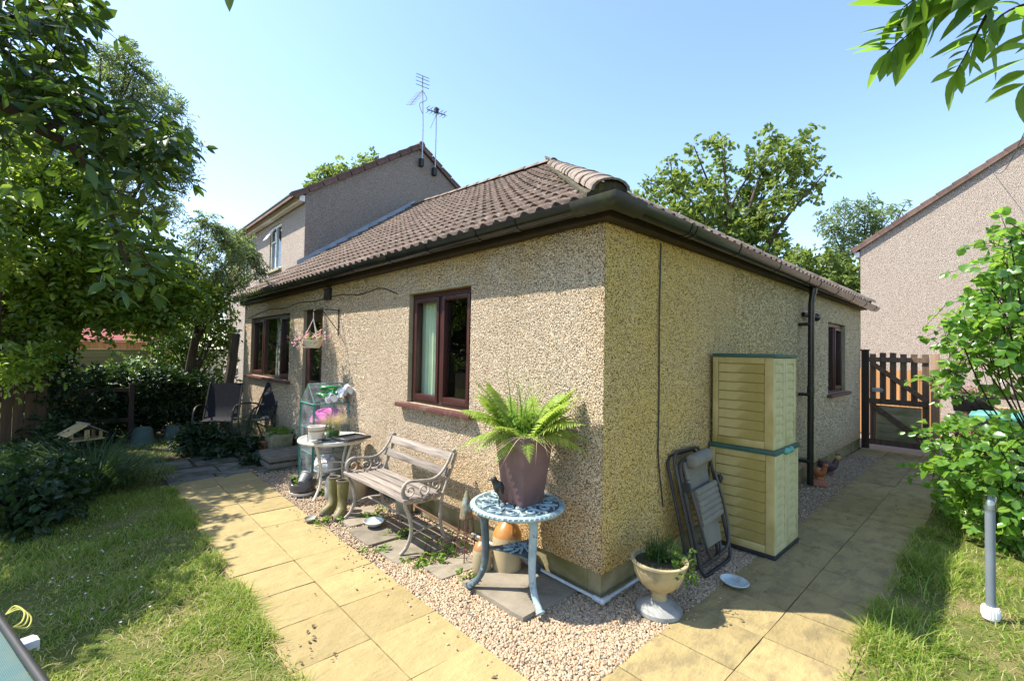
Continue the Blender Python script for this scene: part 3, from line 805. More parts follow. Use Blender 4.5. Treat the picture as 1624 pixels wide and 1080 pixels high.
# hip and ridge tiles: half round shells
def halfround(L, r, mat_bits=None):
    b = MB(); n = 9; V = []
    for (x, rr) in ((0, r*1.04), (L*.5, r), (L, r*.95)):
        for k in range(n):
            q = PI*k/(n-1); V.append((x, -rr*math.cos(q)*1.2, rr*math.sin(q)*.78))
    for (x, rr) in ((0, r*1.04-.016),):
        for k in range(n):
            q = PI*k/(n-1); V.append((x, -rr*math.cos(q)*1.2, rr*math.sin(q)*.78))
    F = []
    for a in range(2):
        for k in range(n-1): F.append((a*n+k, (a+1)*n+k, (a+1)*n+k+1, a*n+k+1)[::-1])
    for k in range(n-1): F.append((k, k+1, 3*n+k+1, 3*n+k)[::-1])
    return b.add(V, F)
hip_me = halfround(.40, .096).mesh("hip_tile", ang=60); hip_me.materials.append(M['hip'])
def run_hips(a, c, name, lift=.03, skip=0):
    d = c - a; L = d.length; d.normalize(); n = int(L/.36)
    side = Vector((0, 0, 1)).cross(d).normalized(); up = d.cross(side)
    for k in range(n+1):
        p = a + d*(k*L/(n+.6)) + up*(lift + U(-.004, .004))
        mt = Matrix(((d.x, side.x, up.x, p.x), (d.y, side.y, up.y, p.y), (d.z, side.z, up.z, p.z), (0, 0, 0, 1))) @ Matrix.Rotation(U(-.03, .03), 4, 'Z') @ Matrix.Rotation(U(-.03, .03), 4, 'X')
        link(name, hip_me, None, H, mtx=mt)
run_hips(EC + Vector((.0, .0, .02)), APEX, "hip_tile")
run_hips(EC2, APEX, "hip_tile")
run_hips(APEX + Vector((0, -.05, .03)), ridge(8.9), "ridge_tile", .02)
b = MB()
hd = (APEX-EC).normalized(); hs = Vector((0, 0, 1)).cross(hd).normalized(); hu = hd.cross(hs)
mt = Matrix(((hd.x, hs.x, hu.x, EC.x), (hd.y, hs.y, hu.y, EC.y), (hd.z, hs.z, hu.z, EC.z), (0, 0, 0, 1)))
pts = [(.035, -.110*math.cos(PI*k/10), .022+.078*math.sin(PI*k/10)) for k in range(11)]
b.poly([mt @ Vector(p) for p in pts][::-1])
part("hip_end_mortar", b, M['mortar'], H, smooth=False)
b = MB()
for s in (1, -1):
    b.tube([mt @ Vector((t*5.4+.05, s*.110, .008+U(-.004, .004))) for t in [k/18 for k in range(19)]], [U(.018, .034) for k in range(19)], 6)
part("hip_bedding", b, M['mortar'], H)
# gutters with mitre corner
def gutter_prof(r=.066, n=9, th=.004):
    o = [(r*math.cos(PI + PI*k/(n-1)), r*math.sin(PI + PI*k/(n-1))*1.12) for k in range(n)]
    i = [((r-th)*math.cos(2*PI - PI*k/(n-1)), (r-th)*math.sin(2*PI - PI*k/(n-1))*1.12) for k in range(n)]
    return o + i
def gutter(b, path_, prof):
    m = len(prof); vs = []; fs = []
    for (base, out) in path_:
        for (d, h) in prof: vs.append((base[0]+out[0]*(-d), base[1]+out[1]*(-d), base[2]+h))
    for i in range(len(path_)-1):
        for k in range(m):
            l = (k+1) % m; fs.append((i*m+k, i*m+l, (i+1)*m+l, (i+1)*m+k))
    fs.append(tuple(range(m))[::-1]); fs.append(tuple((len(path_)-1)*m+k for k in range(m)))
    b.add(vs, fs)
gx = -.168
b = MB()
gutter(b, [((gx, 8.98, 2.515), (-1, 0)), ((gx, gx, 2.478), (-1, -1)), ((7.78, gx, 2.44), (0, -1))], gutter_prof())
part("gutter", b, M['gutter'], H, ang=50)
def strap(mt):
    b = MB(); n = 9
    for k in range(n): pass
    pr = [(.071*math.cos(PI+PI*k/(n-1)), .071*math.sin(PI+PI*k/(n-1))*1.12) for k in range(n)]
    vs = []; fs = []
    for x in (-.014, .014):
        for (d, h) in pr: vs.append((x, d, h))
        for (d, h) in pr: vs.append((x, d*.9, h*.9))
    m = 2*n
    for k in range(n-1): fs.append((k, k+1, m+k+1, m+k))
    for k in range(n-1): fs += [(k+1, k, n+k, n+k+1), (m+k, m+k+1, m+n+k+1, m+n+k)]
    fs += [(0, m, m+n, n), (n-1, 2*n-1, m+2*n-1, m+n-1)]
    return b.add(vs, fs)
strap_me = strap(None).mesh("gutter_bracket", ang=50); strap_me.materials.append(M['gutter'])
for y in (.02, .62, 1.05, 1.75, 2.45, 3.3, 4.2, 5.1, 6.1, 7.2, 8.4):
    link("gutter_bracket", strap_me, None, H, loc=(gx, y, 2.478+.0041*y), rot=(0, 0, PI/2)).scale = (1.6 if y in (.62,) else 1, 1, 1)
for x in (.02, .72, .80, 1.6, 2.6, 3.6, 4.05, 4.9, 5.8, 6.7, 7.5):
    link("gutter_bracket", strap_me, None, H, loc=(x, gx, 2.478-.0048*x), rot=(0, 0, PI)).scale = (1.3, 1, 1)
b = MB(); gutter(b, [((gx, .10, 2.479), (-1, 0)), ((gx, gx, 2.478), (-1, -1)), ((.10, gx, 2.477), (0, -1))], gutter_prof(.0715)); part("gutter_corner", b, M['gutter_m'], H, ang=50)
b = MB()
b.tube([(4.05, gx+.02, 2.42), (4.05, gx+.045, 2.2), (4.05, gx+.055, .02)], .036, 12); b.tube([(4.05, gx+.02, 2.42), (4.05, gx+.03, 2.32)], .045, 12); b.tube([(4.05, gx+.05, 1.2), (4.05, gx+.05, 1.12)], .041, 12)
part("downpipe", b, M['gutter'], H)
for z in (1.95, 1.1, .3): part("pipe_clip", MB().b2((3.985, -.125, z-.018), (4.115, -.002, z+.018)), M['gutter'], H, .004)
b = MB(); b.tube([(4.1, -.02, 2.08), (4.28, -.10, 2.06)], .03, 8); b.ball((4.32, -.11, 2.05), .05, 8, 6); part("security_light", b, M['gutter'], H)
# cables, alarm box, meter cap
b = MB(); b.tube(spline([(.665, -.014, 2.36), (.66, -.012, 2.1), (.65, -.014, 1.8), (.66, -.012, 1.4), (.655, -.014, 1.05), (.66, -.012, .80), (.70, -.03, .45)], 6), .0055, 6)
part("cable", b, M['black'], H)
b = MB(); b.tube(spline([(-.006, 8.5, 2.12), (-.008, 7.2, 2.22), (-.007, 6.3, 2.20), (-.007, 5.6, 2.24), (-.008, 4.9, 2.22), (-.007, 4.1, 2.24), (-.008, 3.5, 2.2), (-.007, 3.0, 2.23), (-.008, 2.62, 2.14)], 8), .0055, 6)
part("cable", b, M['fascia'], H)
b = MB(); b.b2((-.05, 4.36, 2.20), (-.002, 4.52, 2.36)); part("vent_cover", b, M['fascia'], H, .008)
# lead flashing where the roof meets the taller house
b = MB()
for k in range(1):
    x0, x1 = 1.0, 3.9
    def rz(x): 
        t = (x+.105)/4.005; return eave(8.9).z + (ridge(8.9).z-eave(8.9).z)*t
    b.add([(x0, 8.83, rz(x0)+.055+.002*(k % 2)), (x1, 8.83, rz(x1)+.055), (x1, 8.893, rz(x1)+.075), (x0, 8.893, rz(x0)+.075+.002*(k % 2)), (x1, 8.893, rz(x1)+.17), (x0, 8.893, rz(x0)+.17)], [(0, 1, 2, 3), (3, 2, 4, 5)])
M['lead'] = surf("lead_flashing", (.36, .40, .45), (.26, .29, .33), 5, .45, .5, 20, .2, .01)
part("flashing", b, M['lead'], H, smooth=False)

# ------------------------------------------------------------------ neighbouring houses
def gable_house(root, x0, x1, y0, y1, ez, rz, axis, mat, gmat, over=.18, verge=.06):
    """plain two storey block; ridge runs along y for axis 'y' (gables face -y/+y) or along x"""
    return None
NH = thing("terrace_house", "grey pebbledashed two storey house joined to the far end of the bungalow", "house", (1.15, 8.9, 0))
hx, hd = 0.0, 5.9; EZ, RZ = 5.0, 6.93; rx = 2.9      # local: x from 0..5.9, y from 0..7.5
b = MB(); b.poly([(0, 0, 0), (5.9, 0, 0), (5.9, 0, EZ), (rx, 0, RZ-.02), (0, 0, EZ)])
part("gable_wall", b, M['pebble_gable'], NH, smooth=False)
b = MB(); rb = MB()
nh_holes = [(1.65, 2.6, 3.53, 4.68), (5.6, 6.5, .9, 2.1), (4.6, 5.6, 3.53, 4.68)]
wall_cells(b, .0, 7.5, 0, EZ, nh_holes, lambda u, z, d: (d, u, z), .09, rb)
part("wall", b, M['pebble_far'], NH, smooth=False); part("window_reveal", rb, M['reveal'], NH, smooth=False)
b = MB(); b.poly([(5.9, 0, 0), (5.9, 7.5, 0), (5.9, 7.5, EZ), (5.9, 0, EZ)]); b.poly([(0, 7.5, 0), (0, 7.5, EZ), (rx, 7.5, RZ), (5.9, 7.5, EZ), (5.9, 7.5, 0)])
part("wall", b, M['pebble_far'], NH, smooth=False)
b = MB(); sl_ = (RZ-EZ)/rx
def rp(x, up=0): return EZ + sl_*(x if x <= rx else 2*rx-x) + up
for (xa, xb) in ((-.28, rx), (rx, 6.1)):
    za, zb = rp(xa, .03), rp(xb, .03)
    b.add([(xa, -.04, za), (xb, -.04, zb), (xb, 7.6, zb), (xa, 7.6, za), (xa, -.04, za+.06), (xb, -.04, zb+.06), (xb, 7.6, zb+.06), (xa, 7.6, za+.06)],
          [(3,2,1,0), (4,5,6,7), (0,1,5,4), (1,2,6,5), (2,3,7,6), (3,0,4,7)])
part("roof", b, M['verge'], NH, smooth=False)
vt = MB(); vt.add([(0, -.075, .0), (.36, -.075, .0), (.36, .12, .0), (0, .12, 0), (0, -.075, .075), (.36, -.075, .05), (.36, .12, .05), (0, .12, .075)], [(3,2,1,0), (4,5,6,7), (0,1,5,4), (1,2,6,5), (2,3,7,6), (3,0,4,7)])
vt.add([(0, -.077, -.07), (.355, -.077, -.07), (.355, -.06, -.07), (0, -.06, -.07), (0, -.077, .0), (.355, -.077, .0), (.355, -.06, .0), (0, -.06, 0)], [(3,2,1,0), (0,1,5,4), (1,2,6,5), (2,3,7,6), (3,0,4,7)])
verge_me = vt.mesh("verge_tile", .004); verge_me.materials.append(M['verge'])
def verge_run(par, a, c, n, flip=1):
    """verge tiles from eave a to apex c in the gable plane"""
    a = Vector(a); c = Vector(c); d = (c-a).normalized(); L = (c-a).length
    return d, L
sa = math.atan(sl_); Ls = rx/math.cos(sa)
for k in range(10):
    t = k/10*(Ls+.28/math.cos(sa)) - .28/math.cos(sa)
    link("verge_tile", verge_me, None, NH, mtx=Matrix.Translation((t*math.cos(sa), -.0, EZ + t*math.sin(sa) + .07)) @ Matrix.Rotation(-sa, 4, 'Y'))
    mt = Matrix.Translation((2*rx - t*math.cos(sa), 0, EZ + t*math.sin(sa) + .07)) @ Matrix.Rotation(sa, 4, 'Y') @ Matrix.Scale(-1, 4, (1, 0, 0))
    link("verge_tile", verge_me, None, NH, mtx=mt)
b = MB(); b.tube([(rx, -.09, RZ+.05), (rx, 7.6, RZ+.05)], .12, 10, flat=.8); part("ridge", b, M['verge'], NH)
b = MB(); b.b2((-.14, -.03, EZ-.20), (-.02, 7.5, EZ-.06)); part("fascia", b, M['white'], NH, .004)
b = MB(); gutter(b, [((-.22, -.02, EZ-.02), (-1, 0)), ((-.22, 7.5, EZ-.02), (-1, 0))], gutter_prof(.055)); part("gutter", b, M['gutter'], NH, ang=50)
def white_window(par, u0, u1, z0, z1, P, open_=False):
    w = bpy.data.objects.new("window", None); COL.objects.link(w); w.parent = par
    def bx(b, a, c, d, e, d0, d1):
        lo, hi = P(a, d, d0), P(c, e, d1); b.b2([min(lo[i], hi[i]) for i in range(3)], [max(lo[i], hi[i]) for i in range(3)])
    b = MB(); f = .06; mid = u0 + (u1-u0)*.55; tr = z0 + (z1-z0)*.66
    bx(b, u0, u0+f, z0, z1, .03, .09); bx(b, u1-f, u1, z0, z1, .03, .09); bx(b, u0+f, u1-f, z1-f, z1, .03, .09); bx(b, u0+f, u1-f, z0, z0+f, .03, .09)
    bx(b, mid-.03, mid+.03, z0+f, z1-f, .03, .09); bx(b, mid+.03, u1-f, tr-.025, tr+.025, .03, .09)
    part("frame", b, M['white'], w, .004)
    for (a, c, d, e) in ((u0+f, mid-.03, z0+f, z1-f), (mid+.03, u1-f, z0+f, tr-.025), (mid+.03, u1-f, tr+.025, z1-f)):
        part("pane", MB().poly([P(a, d, .06), P(c, d, .06), P(c, e, .06), P(a, e, .06)]), M['glass'], w, smooth=False)
    b = MB(); bx(b, u0-.06, u1+.06, z0-.06, z0, -.07, .05); part("sill", b, M['reveal'], w, .004)
    if open_:
        b = MB(); o0 = P(u0+f, z1-f, .02); w_ = mid-.03-u0-f
        b.add([P(mid+.03, z1-f, .02), P(u1-f, z1-f, .02), P(u1-f, tr+.03, -.16), P(mid+.03, tr+.03, -.16), P(mid+.03, z1-f, -.01), P(u1-f, z1-f, -.01), P(u1-f, tr+.03, -.19), P(mid+.03, tr+.03, -.19)],
              [(0,1,2,3), (7,6,5,4), (0,4,5,1), (1,5,6,2), (2,6,7,3), (3,7,4,0)])
        part("opened_light", b, M['white'], w)
    part("room_interior", MB().poly([P(u0-.3, z0-.3, .7), P(u1+.3, z0-.3, .7), P(u1+.3, z1+.2, .7), P(u0-.3, z1+.2, .7)]), M['room'], w, smooth=False)
PN = lambda u, z, d: (d, u, z)
for i, h in enumerate(nh_holes): white_window(NH, *h, PN, i == 0)
GH = thing("gable_house", "pink pebbledashed house with a tall blank gable beyond the gate", "house", (13.0, .95, 0))
# local: gable in plane x=0, y from 0 down to -10
ez, rz_ = 4.52, 7.72; ry = -4.95; s2 = (rz_-ez)/4.95; sb = math.atan(s2)
b = MB(); b.poly([(0, 0, -.1), (0, 0, ez), (0, ry, rz_), (0, 2*ry, ez), (0, 2*ry, -.1)])
part("gable_wall", b, M['pebble_far'], GH, smooth=False)
b = MB(); b.poly([(0, 0, -.1), (8, 0, -.1), (8, 0, ez), (0, 0, ez)]); b.poly([(0, 2*ry, -.1), (0, 2*ry, ez), (8, 2*ry, ez), (8, 2*ry, -.1)]); b.poly([(8, 0, -.1), (8, 2*ry, -.1), (8, 2*ry, ez), (8, ry, rz_), (8, 0, ez)])
part("wall", b, M['pebble_far'], GH, smooth=False)
b = MB()
for sgn in (0, 1):
    ya, yb = (.2, ry) if not sgn else (2*ry-.2, ry); za, zb = ez - .2*s2 + .03, rz_ + .03
    b.add([(-.03, ya, za), (8.1, ya, za), (8.1, yb, zb), (-.03, yb, zb), (-.03, ya, za+.05), (8.1, ya, za+.05), (8.1, yb, zb+.05), (-.03, yb, zb+.05)],
          [(0,1,2,3), (7,6,5,4), (0,4,5,1), (1,5,6,2), (2,6,7,3), (3,7,4,0)])
part("roof", b, M['verge'], GH, smooth=False)
for k in range(17):
    t = k*.345 - .22
    # tile mesh runs along local +x, its outer face at -y; map x -> down-the-y slope, -y -> -x
    base = Matrix(((0, 1, 0, 0), (-math.cos(sb), 0, math.sin(sb), -t*math.cos(sb)), (math.sin(sb), 0, math.cos(sb), ez + t*math.sin(sb) + .06), (0, 0, 0, 1)))
    link("verge_tile", verge_me, None, GH, mtx=base)
    if k < 17:
        base2 = Matrix(((0, 1, 0, 0), (math.cos(sb), 0, -math.sin(sb), 2*ry + t*math.cos(sb)), (math.sin(sb), 0, math.cos(sb), ez + t*math.sin(sb) + .06), (0, 0, 0, 1)))
        link("verge_tile", verge_me, None, GH, mtx=base2)
b = MB(); b.b2((.0, .02, ez-.22), (8, .14, ez-.08)); part("fascia", b, M['white'], GH, .004)
b = MB(); gutter(b, [((-.02, .2, ez-.05), (0, 1)), ((8, .2, ez-.05), (0, 1))], gutter_prof(.055)); part("gutter", b, M['gutter'], GH)
# TV aerials
def aerial(label, x, y, z0, z1, kind):
    t = thing("tv_aerial", label, "aerial", (x, y, 0), 0, "tv aerials on the grey gable")
    b = MB(); b.tube([(0, 0, z0), (0, 0, (z0+z1)/2), (-.04 if kind == 0 else 0, 0, z1)], .018, 6); part("mast", b, M['alu'], t)
    b = MB(); b.b2((-.05, -.02, z0-.02), (.05, .10, z0+.18)); part("bracket", b, M['black'], t)
    if kind == 0:
        b = MB(); b.tube([(-.04, 0, z1-.12), (-.04, 0, z1+.28)], .012, 6)
        for z in (0, .1, .2, .28):
            l = .20-.1*abs(z-.12); b.tube([(-.04-l, .02, z1+z), (-.04+l, -.02, z1+z)], .008, 5)
        part("array", b, M['black'], t)
        b = MB(); b.tube([(-.04, 0, z1-.1), (-.48, -.15, z1-.72)], .012, 6)
        for k in range(9):
            q = k/8; p = Vector((-.04, 0, z1-.1)).lerp(Vector((-.48, -.15, z1-.72)), .15+.85*q); b.tube([p+Vector((-.05, .12, .03)), p+Vector((.05, -.12, -.03))], .006, 5)
        part("boom", b, M['alu'], t)
        b = MB(); b.tube(spline([(-.04, 0, z1-.1), (.1, .0, z1-.3), (-.12, 0, z1-.5), (-.01, 0, z1-.75)], 4), .007, 5); part("lead", b, M['black'], t)
    else:
        b = MB(); b.tube([(-.26, .05, z1), (.26, -.05, z1)], .014, 6)
        for k in range(6):
            q = -.24+.48*k/5; b.tube([(q, -q*.2-.1, z1+.07), (q, -q*.2+.1, z1+.07)], .006, 5); b.tube([(q, -q*.2-.1, z1-.05), (q, -q*.2+.1, z1-.05)], .006, 5)
            b.tube([(q, -q*.2, z1-.06), (q, -q*.2, z1+.08)], .006, 5)
        b.b2((-.05, -.04, z1-.02), (.05, .04, z1+.12)); part("array", b, M['black'], t)
        b = MB(); b.tube([(0, 0, z1-.05), (-.24, -.1, z1-.55)], .009, 5); part("boom", b, M['alu'], t)
    return t
aerial("taller leaning tv aerial at the top of the grey gable", 4.05, 8.80, 6.45, 8.55, 0)
aerial("shorter upright tv aerial lower down the slope of the grey gable", 4.46, 8.80, 6.32, 8.02, 1)
b = MB(); b.tube(spline([(13.2, -1.45, 6.2), (9.5, -1.7, 4.9), (5.5, -1.95, 4.35), (0, -2.4, 4.2)], 6), .006, 5)
tag(link("overhead_wire", b.mesh("overhead_wire"), M['black']), "thin black overhead wire rising to the pink gable", "wire")

# ------------------------------------------------------------------ vegetation helpers
def leaves_np(P, A, N, l, w, fold=.18, droop=.12):
    """two-triangle folded leaves; P base, A axis, N normal, l, w arrays"""
    Sd = unit(np.cross(A, N)); N = np.cross(Sd, A)
    l = l[:, None]; w = w[:, None]
    mid = P + A*l*.45
    m1 = P + A*l*.28; m2 = P + A*l*.68 - N*l*droop*.4
    V = np.stack([P, m1 + Sd*w*.42 + N*w*fold, m2 + Sd*w*.44 + N*w*fold, P + A*l - N*l*droop, m2 - Sd*w*.44 + N*w*fold, m1 - Sd*w*.42 + N*w*fold], 1)
    n = len(P); i = np.arange(n)[:, None]*6
    F = np.concatenate([i + np.array([[0, 1, 2, 3]]), i + np.array([[0, 3, 4, 5]])], 0)
    return V.reshape(-1, 3), F
def sprays(blobs, dens, sl, K, l, ratio=.45, droop=.35, up=.6, jit=.35, outward=.8, term=True, shell=.55):
    """leafy sprays filling blobs (x,y,z,r). returns leaf arrays and twig segments"""
    bl = np.array(blobs); n = np.maximum(1, (dens*(bl[:, 3]**2)*12).astype(int)); idx = np.repeat(np.arange(len(bl)), n); S_ = len(idx)
    d = unit(NR.normal(size=(S_, 3))); rad = (NR.random(S_)**.4)[:, None]*bl[idx, 3:4]*np.where(NR.random((S_, 1)) < .82, 1.0, 1.35)
    B = bl[idx, :3] + d*rad*(shell + .45)
    D = unit(d*outward + NR.normal(size=(S_, 3))*.55 + np.array([0, 0, .12]))
    B = B - D*sl*.5
    Nn = unit(np.array([0, 0, 1.])*up + NR.normal(size=(S_, 3))*.45); Nn = unit(Nn - D*(Nn*D).sum(-1, keepdims=True))
    Sd = np.cross(D, Nn); SL = sl*NR.uniform(.6, 1.25, S_)[:, None]
    Ps, As, Ns, Ls = [], [], [], []
    for k in range(1, K+1):
        t = k/K; p = B + D*SL*t - np.array([0, 0, 1.])*(SL*droop*t*t)
        dd = unit(D - np.array([0, 0, 1.])*(2*droop*t))
        for s in ((1, -1, 0) if (k == K and term) else (1, -1)):
            a = unit(dd*(.55 if s else 1) + Sd*s*.85 + NR.normal(size=(S_, 3))*jit*.5 - np.array([0, 0, .12]))
            Ps.append(p + NR.normal(size=(S_, 3))*l*.06); As.append(a); Ns.append(unit(Nn + NR.normal(size=(S_, 3))*jit)); Ls.append(l*NR.uniform(.65, 1.2, S_)*(1-.25*abs(t-.5)))
    P = np.concatenate(Ps); A = np.concatenate(As); N = np.concatenate(Ns); Lh = np.concatenate(Ls)
    tw = (B, B + D*SL - np.array([0, 0, 1.])*(SL*droop))
    return P, A, N, Lh, Lh*ratio*NR.uniform(.8, 1.15, len(Lh)), tw
def crown(name, blobs, mat, parent, kind=None, **k):
    P, A, N, Lh, Wd, tw = sprays(blobs, **k)
    V, F = leaves_np(P, A, N, Lh, Wd)
    o = link(name, np_mesh(name, V, F, mat), None, parent)
    if kind: tag(o, kind=kind)
    return o, tw
def wood_mesh(par, base, fork, blobs, r0, mat, every=1, twigs=None, tw_r=.004, loc=(0, 0, 0), name="trunk", seed=3, extra=None):
    rr = random.Random(seed); b = MB(); base = Vector(base); fork = Vector(fork)
    mid = base.lerp(fork, .5) + Vector((rr.uniform(-.12, .12), rr.uniform(-.12, .12), 0))
    tp = spline([base, mid, fork], 4); b.tube(tp, [r0*(1.15-.5*i/(len(tp)-1)) for i in range(len(tp))], 9)
    for bl in blobs[::every]:
        c = Vector(bl[:3]); L = (c-fork).length
        m1 = fork.lerp(c, .45) + Vector((rr.uniform(-.1, .1)*L, rr.uniform(-.1, .1)*L, rr.uniform(-.02, .14)*L))
        pts = spline([fork - (fork-base)*rr.uniform(0, .25), m1, c], 4); r1 = r0*.45
        b.tube(pts, [max(r1*(1-.85*i/(len(pts)-1)), .006) for i in range(len(pts))], 6)
    if twigs is not None:
        A, B = twigs
        for i in range(0, len(A), 1):
            b.tube([A[i], B[i]], [tw_r, tw_r*.4], 3, cap=False)
    if extra: extra(b)
    return part(name, b, mat, par, ang=70)
def local(blobs, o): return [(x-o[0], y-o[1], z-o[2], r) for x, y, z, r in blobs]
BIG_TREE = [(17.43,9.61,9.75,0.6),(17.22,9.98,9.03,0.72),(17.01,8.69,10.51,0.33),(16.61,8.07,9.28,0.5),(16.3,7.24,10.41,0.28),(17.09,7.73,10.17,0.32),(16.98,8.11,8.96,0.88),(16.4,6.97,8.0,0.95),(15.85,8.1,7.44,0.83),(19.15,7.35,10.22,0.61),(18.33,6.79,11.32,0.33),(17.04,6.85,10.68,0.28),(17.72,6.67,10.46,0.39),(18.88,7.81,7.88,1.26),(19.09,6.75,8.44,0.92),(19.18,6.1,9.31,0.53),(18.1,5.34,9.77,0.57),(18.5,5.03,10.84,0.33),(19.02,5.1,10.52,0.53),(17.48,4.24,9.38,0.61),(18.65,5.15,9.2,0.64),(18.18,3.95,9.76,0.5),(19.91,4.07,10.83,0.34),(17.77,3.22,10.29,0.22),(19.34,4.04,9.35,0.59),(19.98,3.7,8.85,0.33),(18.3,2.96,8.64,0.24),(20.05,3.69,10.0,0.34),(19.74,4.62,8.81,0.66),(17.32,4.37,7.75,0.59),(19.44,3.95,8.35,0.32),(17.62,3.1,7.53,0.18),(18.24,5.88,7.09,1.02),(18.3,5.15,7.37,0.74),(17.2,6.25,6.42,1.13),(17.93,5.27,6.13,0.99),(19.39,5.13,6.49,0.64),(17.83,5.47,5.35,0.89),(17.67,4.47,5.45,0.7),(17.77,8.34,7.32,0.8)]
AIRY_TREE = [(21.88,3.72,7.7,0.46),(22.71,3.18,8.34,0.54),(21.72,2.32,7.53,0.69),(21.98,1.72,7.6,0.52),(22.99,1.44,7.97,0.29),(22.09,3.29,7.1,0.56),(22.22,2.63,7.0,0.63),(21.79,1.91,7.06,0.45),(21.19,2.77,6.29,0.5),(22.88,3.69,6.58,0.43),(21.61,0.97,7.82,0.17),(22.98,2.19,8.41,0.29)]
LOW_TREES = [(15.72,2.98,4.85,0.42),(16.97,2.81,4.66,0.61),(16.0,2.04,4.13,0.57),(17.11,1.99,4.7,0.5),(16.02,3.31,5.16,0.27),(15.62,2.31,4.89,0.31),(16.74,1.83,3.98,0.38),(16.38,2.86,4.15,0.53)]
GABLE_TREE = [(4.73,18.41,8.73,0.31),(4.99,17.84,8.98,0.39),(5.43,17.15,8.99,0.39),(6.46,17.61,9.66,0.4),(6.52,16.4,9.52,0.27),(6.16,17.86,9.03,0.43),(5.41,18.05,8.74,0.49),(4.42,17.87,8.21,0.3)]
FEATHERY = [(-1.09,7.27,3.29,0.23),(-0.94,6.64,3.41,0.21),(-0.74,6.8,3.28,0.27),(-0.43,7.15,3.17,0.28),(-0.81,6.8,2.86,0.29),(-0.31,7.03,3.07,0.2),(-0.22,6.91,2.85,0.12),(-0.52,7.32,2.75,0.23),(-0.87,7.43,2.61,0.31),(-1.17,7.21,2.86,0.3),(-0.44,7.16,3.5,0.11),(-1.11,6.62,3.47,0.17),(-1.16,7.2,2.45,0.3),(-0.72,7.26,2.51,0.25)]
TALL_FEATHERY = [(-2.33,6.37,5.42,0.17),(-2.13,6.52,5.49,0.2),(-1.97,6.44,5.36,0.22),(-1.75,6.9,5.28,0.26),(-1.6,6.25,4.89,0.19),(-1.5,6.32,4.55,0.24),(-1.73,5.94,4.05,0.31),(-1.44,6.33,3.94,0.21),(-1.87,6.58,3.75,0.35),(-1.48,6.85,3.68,0.24),(-2.0,6.88,5.17,0.31),(-1.89,6.28,4.54,0.33),(-2.24,6.96,5.37,0.29),(-1.41,6.09,4.19,0.11),(-2.16,6.79,4.53,0.37),(-1.47,6.07,4.92,0.09),(-2.04,6.37,5.6,0.12)]
MID_TREE = [(-3.09,5.94,4.0,0.33),(-2.96,7.05,4.26,0.38),(-3.12,7.0,3.86,0.43),(-2.74,6.06,3.74,0.33),(-2.86,6.6,3.5,0.41),(-2.51,6.23,3.58,0.34),(-3.06,6.53,3.28,0.41),(-2.33,6.64,3.48,0.35),(-2.55,6.02,3.13,0.38),(-2.87,7.07,3.11,0.43),(-2.14,6.26,3.18,0.33),(-3.04,6.47,2.73,0.4),(-2.38,5.95,2.84,0.37),(-1.9,5.86,2.91,0.34),(-2.59,6.14,2.6,0.38),(-1.66,6.31,2.76,0.31),(-2.02,7.16,2.73,0.43),(-2.97,7.1,2.42,0.43),(-2.29,6.54,2.36,0.4),(-2.64,6.5,2.08,0.39),(-1.75,6.78,2.36,0.41),(-3.06,7.05,2.0,0.42),(-2.1,6.34,2.03,0.35),(-1.36,6.92,2.51,0.36),(-2.4,6.43,1.81,0.29),(-2.81,6.69,1.75,0.35),(-1.58,6.86,2.0,0.33),(-1.18,6.48,2.3,0.27),(-1.94,6.82,1.8,0.21),(-3.08,6.82,1.51,0.35),(-1.54,5.83,1.71,0.21),(-1.34,5.85,1.93,0.21),(-2.77,6.07,1.44,0.21),(-2.95,6.15,1.29,0.27)]
CLIMBER = [(-1.24,9.23,1.66,0.33),(-0.97,9.1,1.91,0.36),(-0.66,9.16,2.17,0.33),(-0.41,9.35,1.81,0.37),(-0.69,9.57,1.48,0.38),(-0.34,9.18,2.2,0.24),(-0.26,9.18,1.49,0.21),(-1.03,9.33,1.29,0.27),(-0.47,9.41,2.46,0.28),(-0.17,9.42,1.89,0.16),(-1.11,9.66,2.17,0.25),(-0.4,9.21,2.64,0.21)]
ELDER = [(-2.56,-0.1,2.34,0.1),(-2.51,-0.25,2.3,0.09),(-2.47,-0.04,2.44,0.07),(-2.54,-0.3,2.18,0.08),(-2.52,-0.02,2.34,0.08),(-2.53,-0.18,2.17,0.09),(-2.49,-0.08,2.24,0.08),(-2.54,-0.17,2.09,0.08),(-2.49,-0.26,2.08,0.06),(-2.44,-0.18,2.16,0.06),(-2.42,-0.38,2.03,0.06),(-2.39,-0.38,2.07,0.04),(-2.37,-0.17,2.09,0.06),(-2.33,-0.19,2.17,0.05),(-2.31,-0.04,2.15,0.06),(-2.31,-0.4,2.07,0.04),(-2.27,-0.16,2.1,0.05),(-2.24,-0.19,2.12,0.04),(-2.22,-0.15,2.09,0.03),(-2.43,-0.08,2.05,0.06),(-2.36,-0.17,2.01,0.05),(-2.31,-0.16,2.03,0.05),(-2.4,-0.18,1.96,0.04),(-2.26,-0.14,2.04,0.04),(-2.35,-0.29,1.9,0.04),(-2.31,-0.16,1.9,0.04),(-2.35,-0.11,1.85,0.05),(-2.32,-0.32,1.77,0.04),(-2.26,0.03,1.87,0.04),(-2.37,-0.07,1.89,0.03),(-2.41,0.02,2.5,0.03),(-2.47,-0.27,2.23,0.03),(-2.55,-0.21,2.0,0.04),(-2.3,-0.29,1.75,0.04),(-2.35,-0.38,1.72,0.03)]
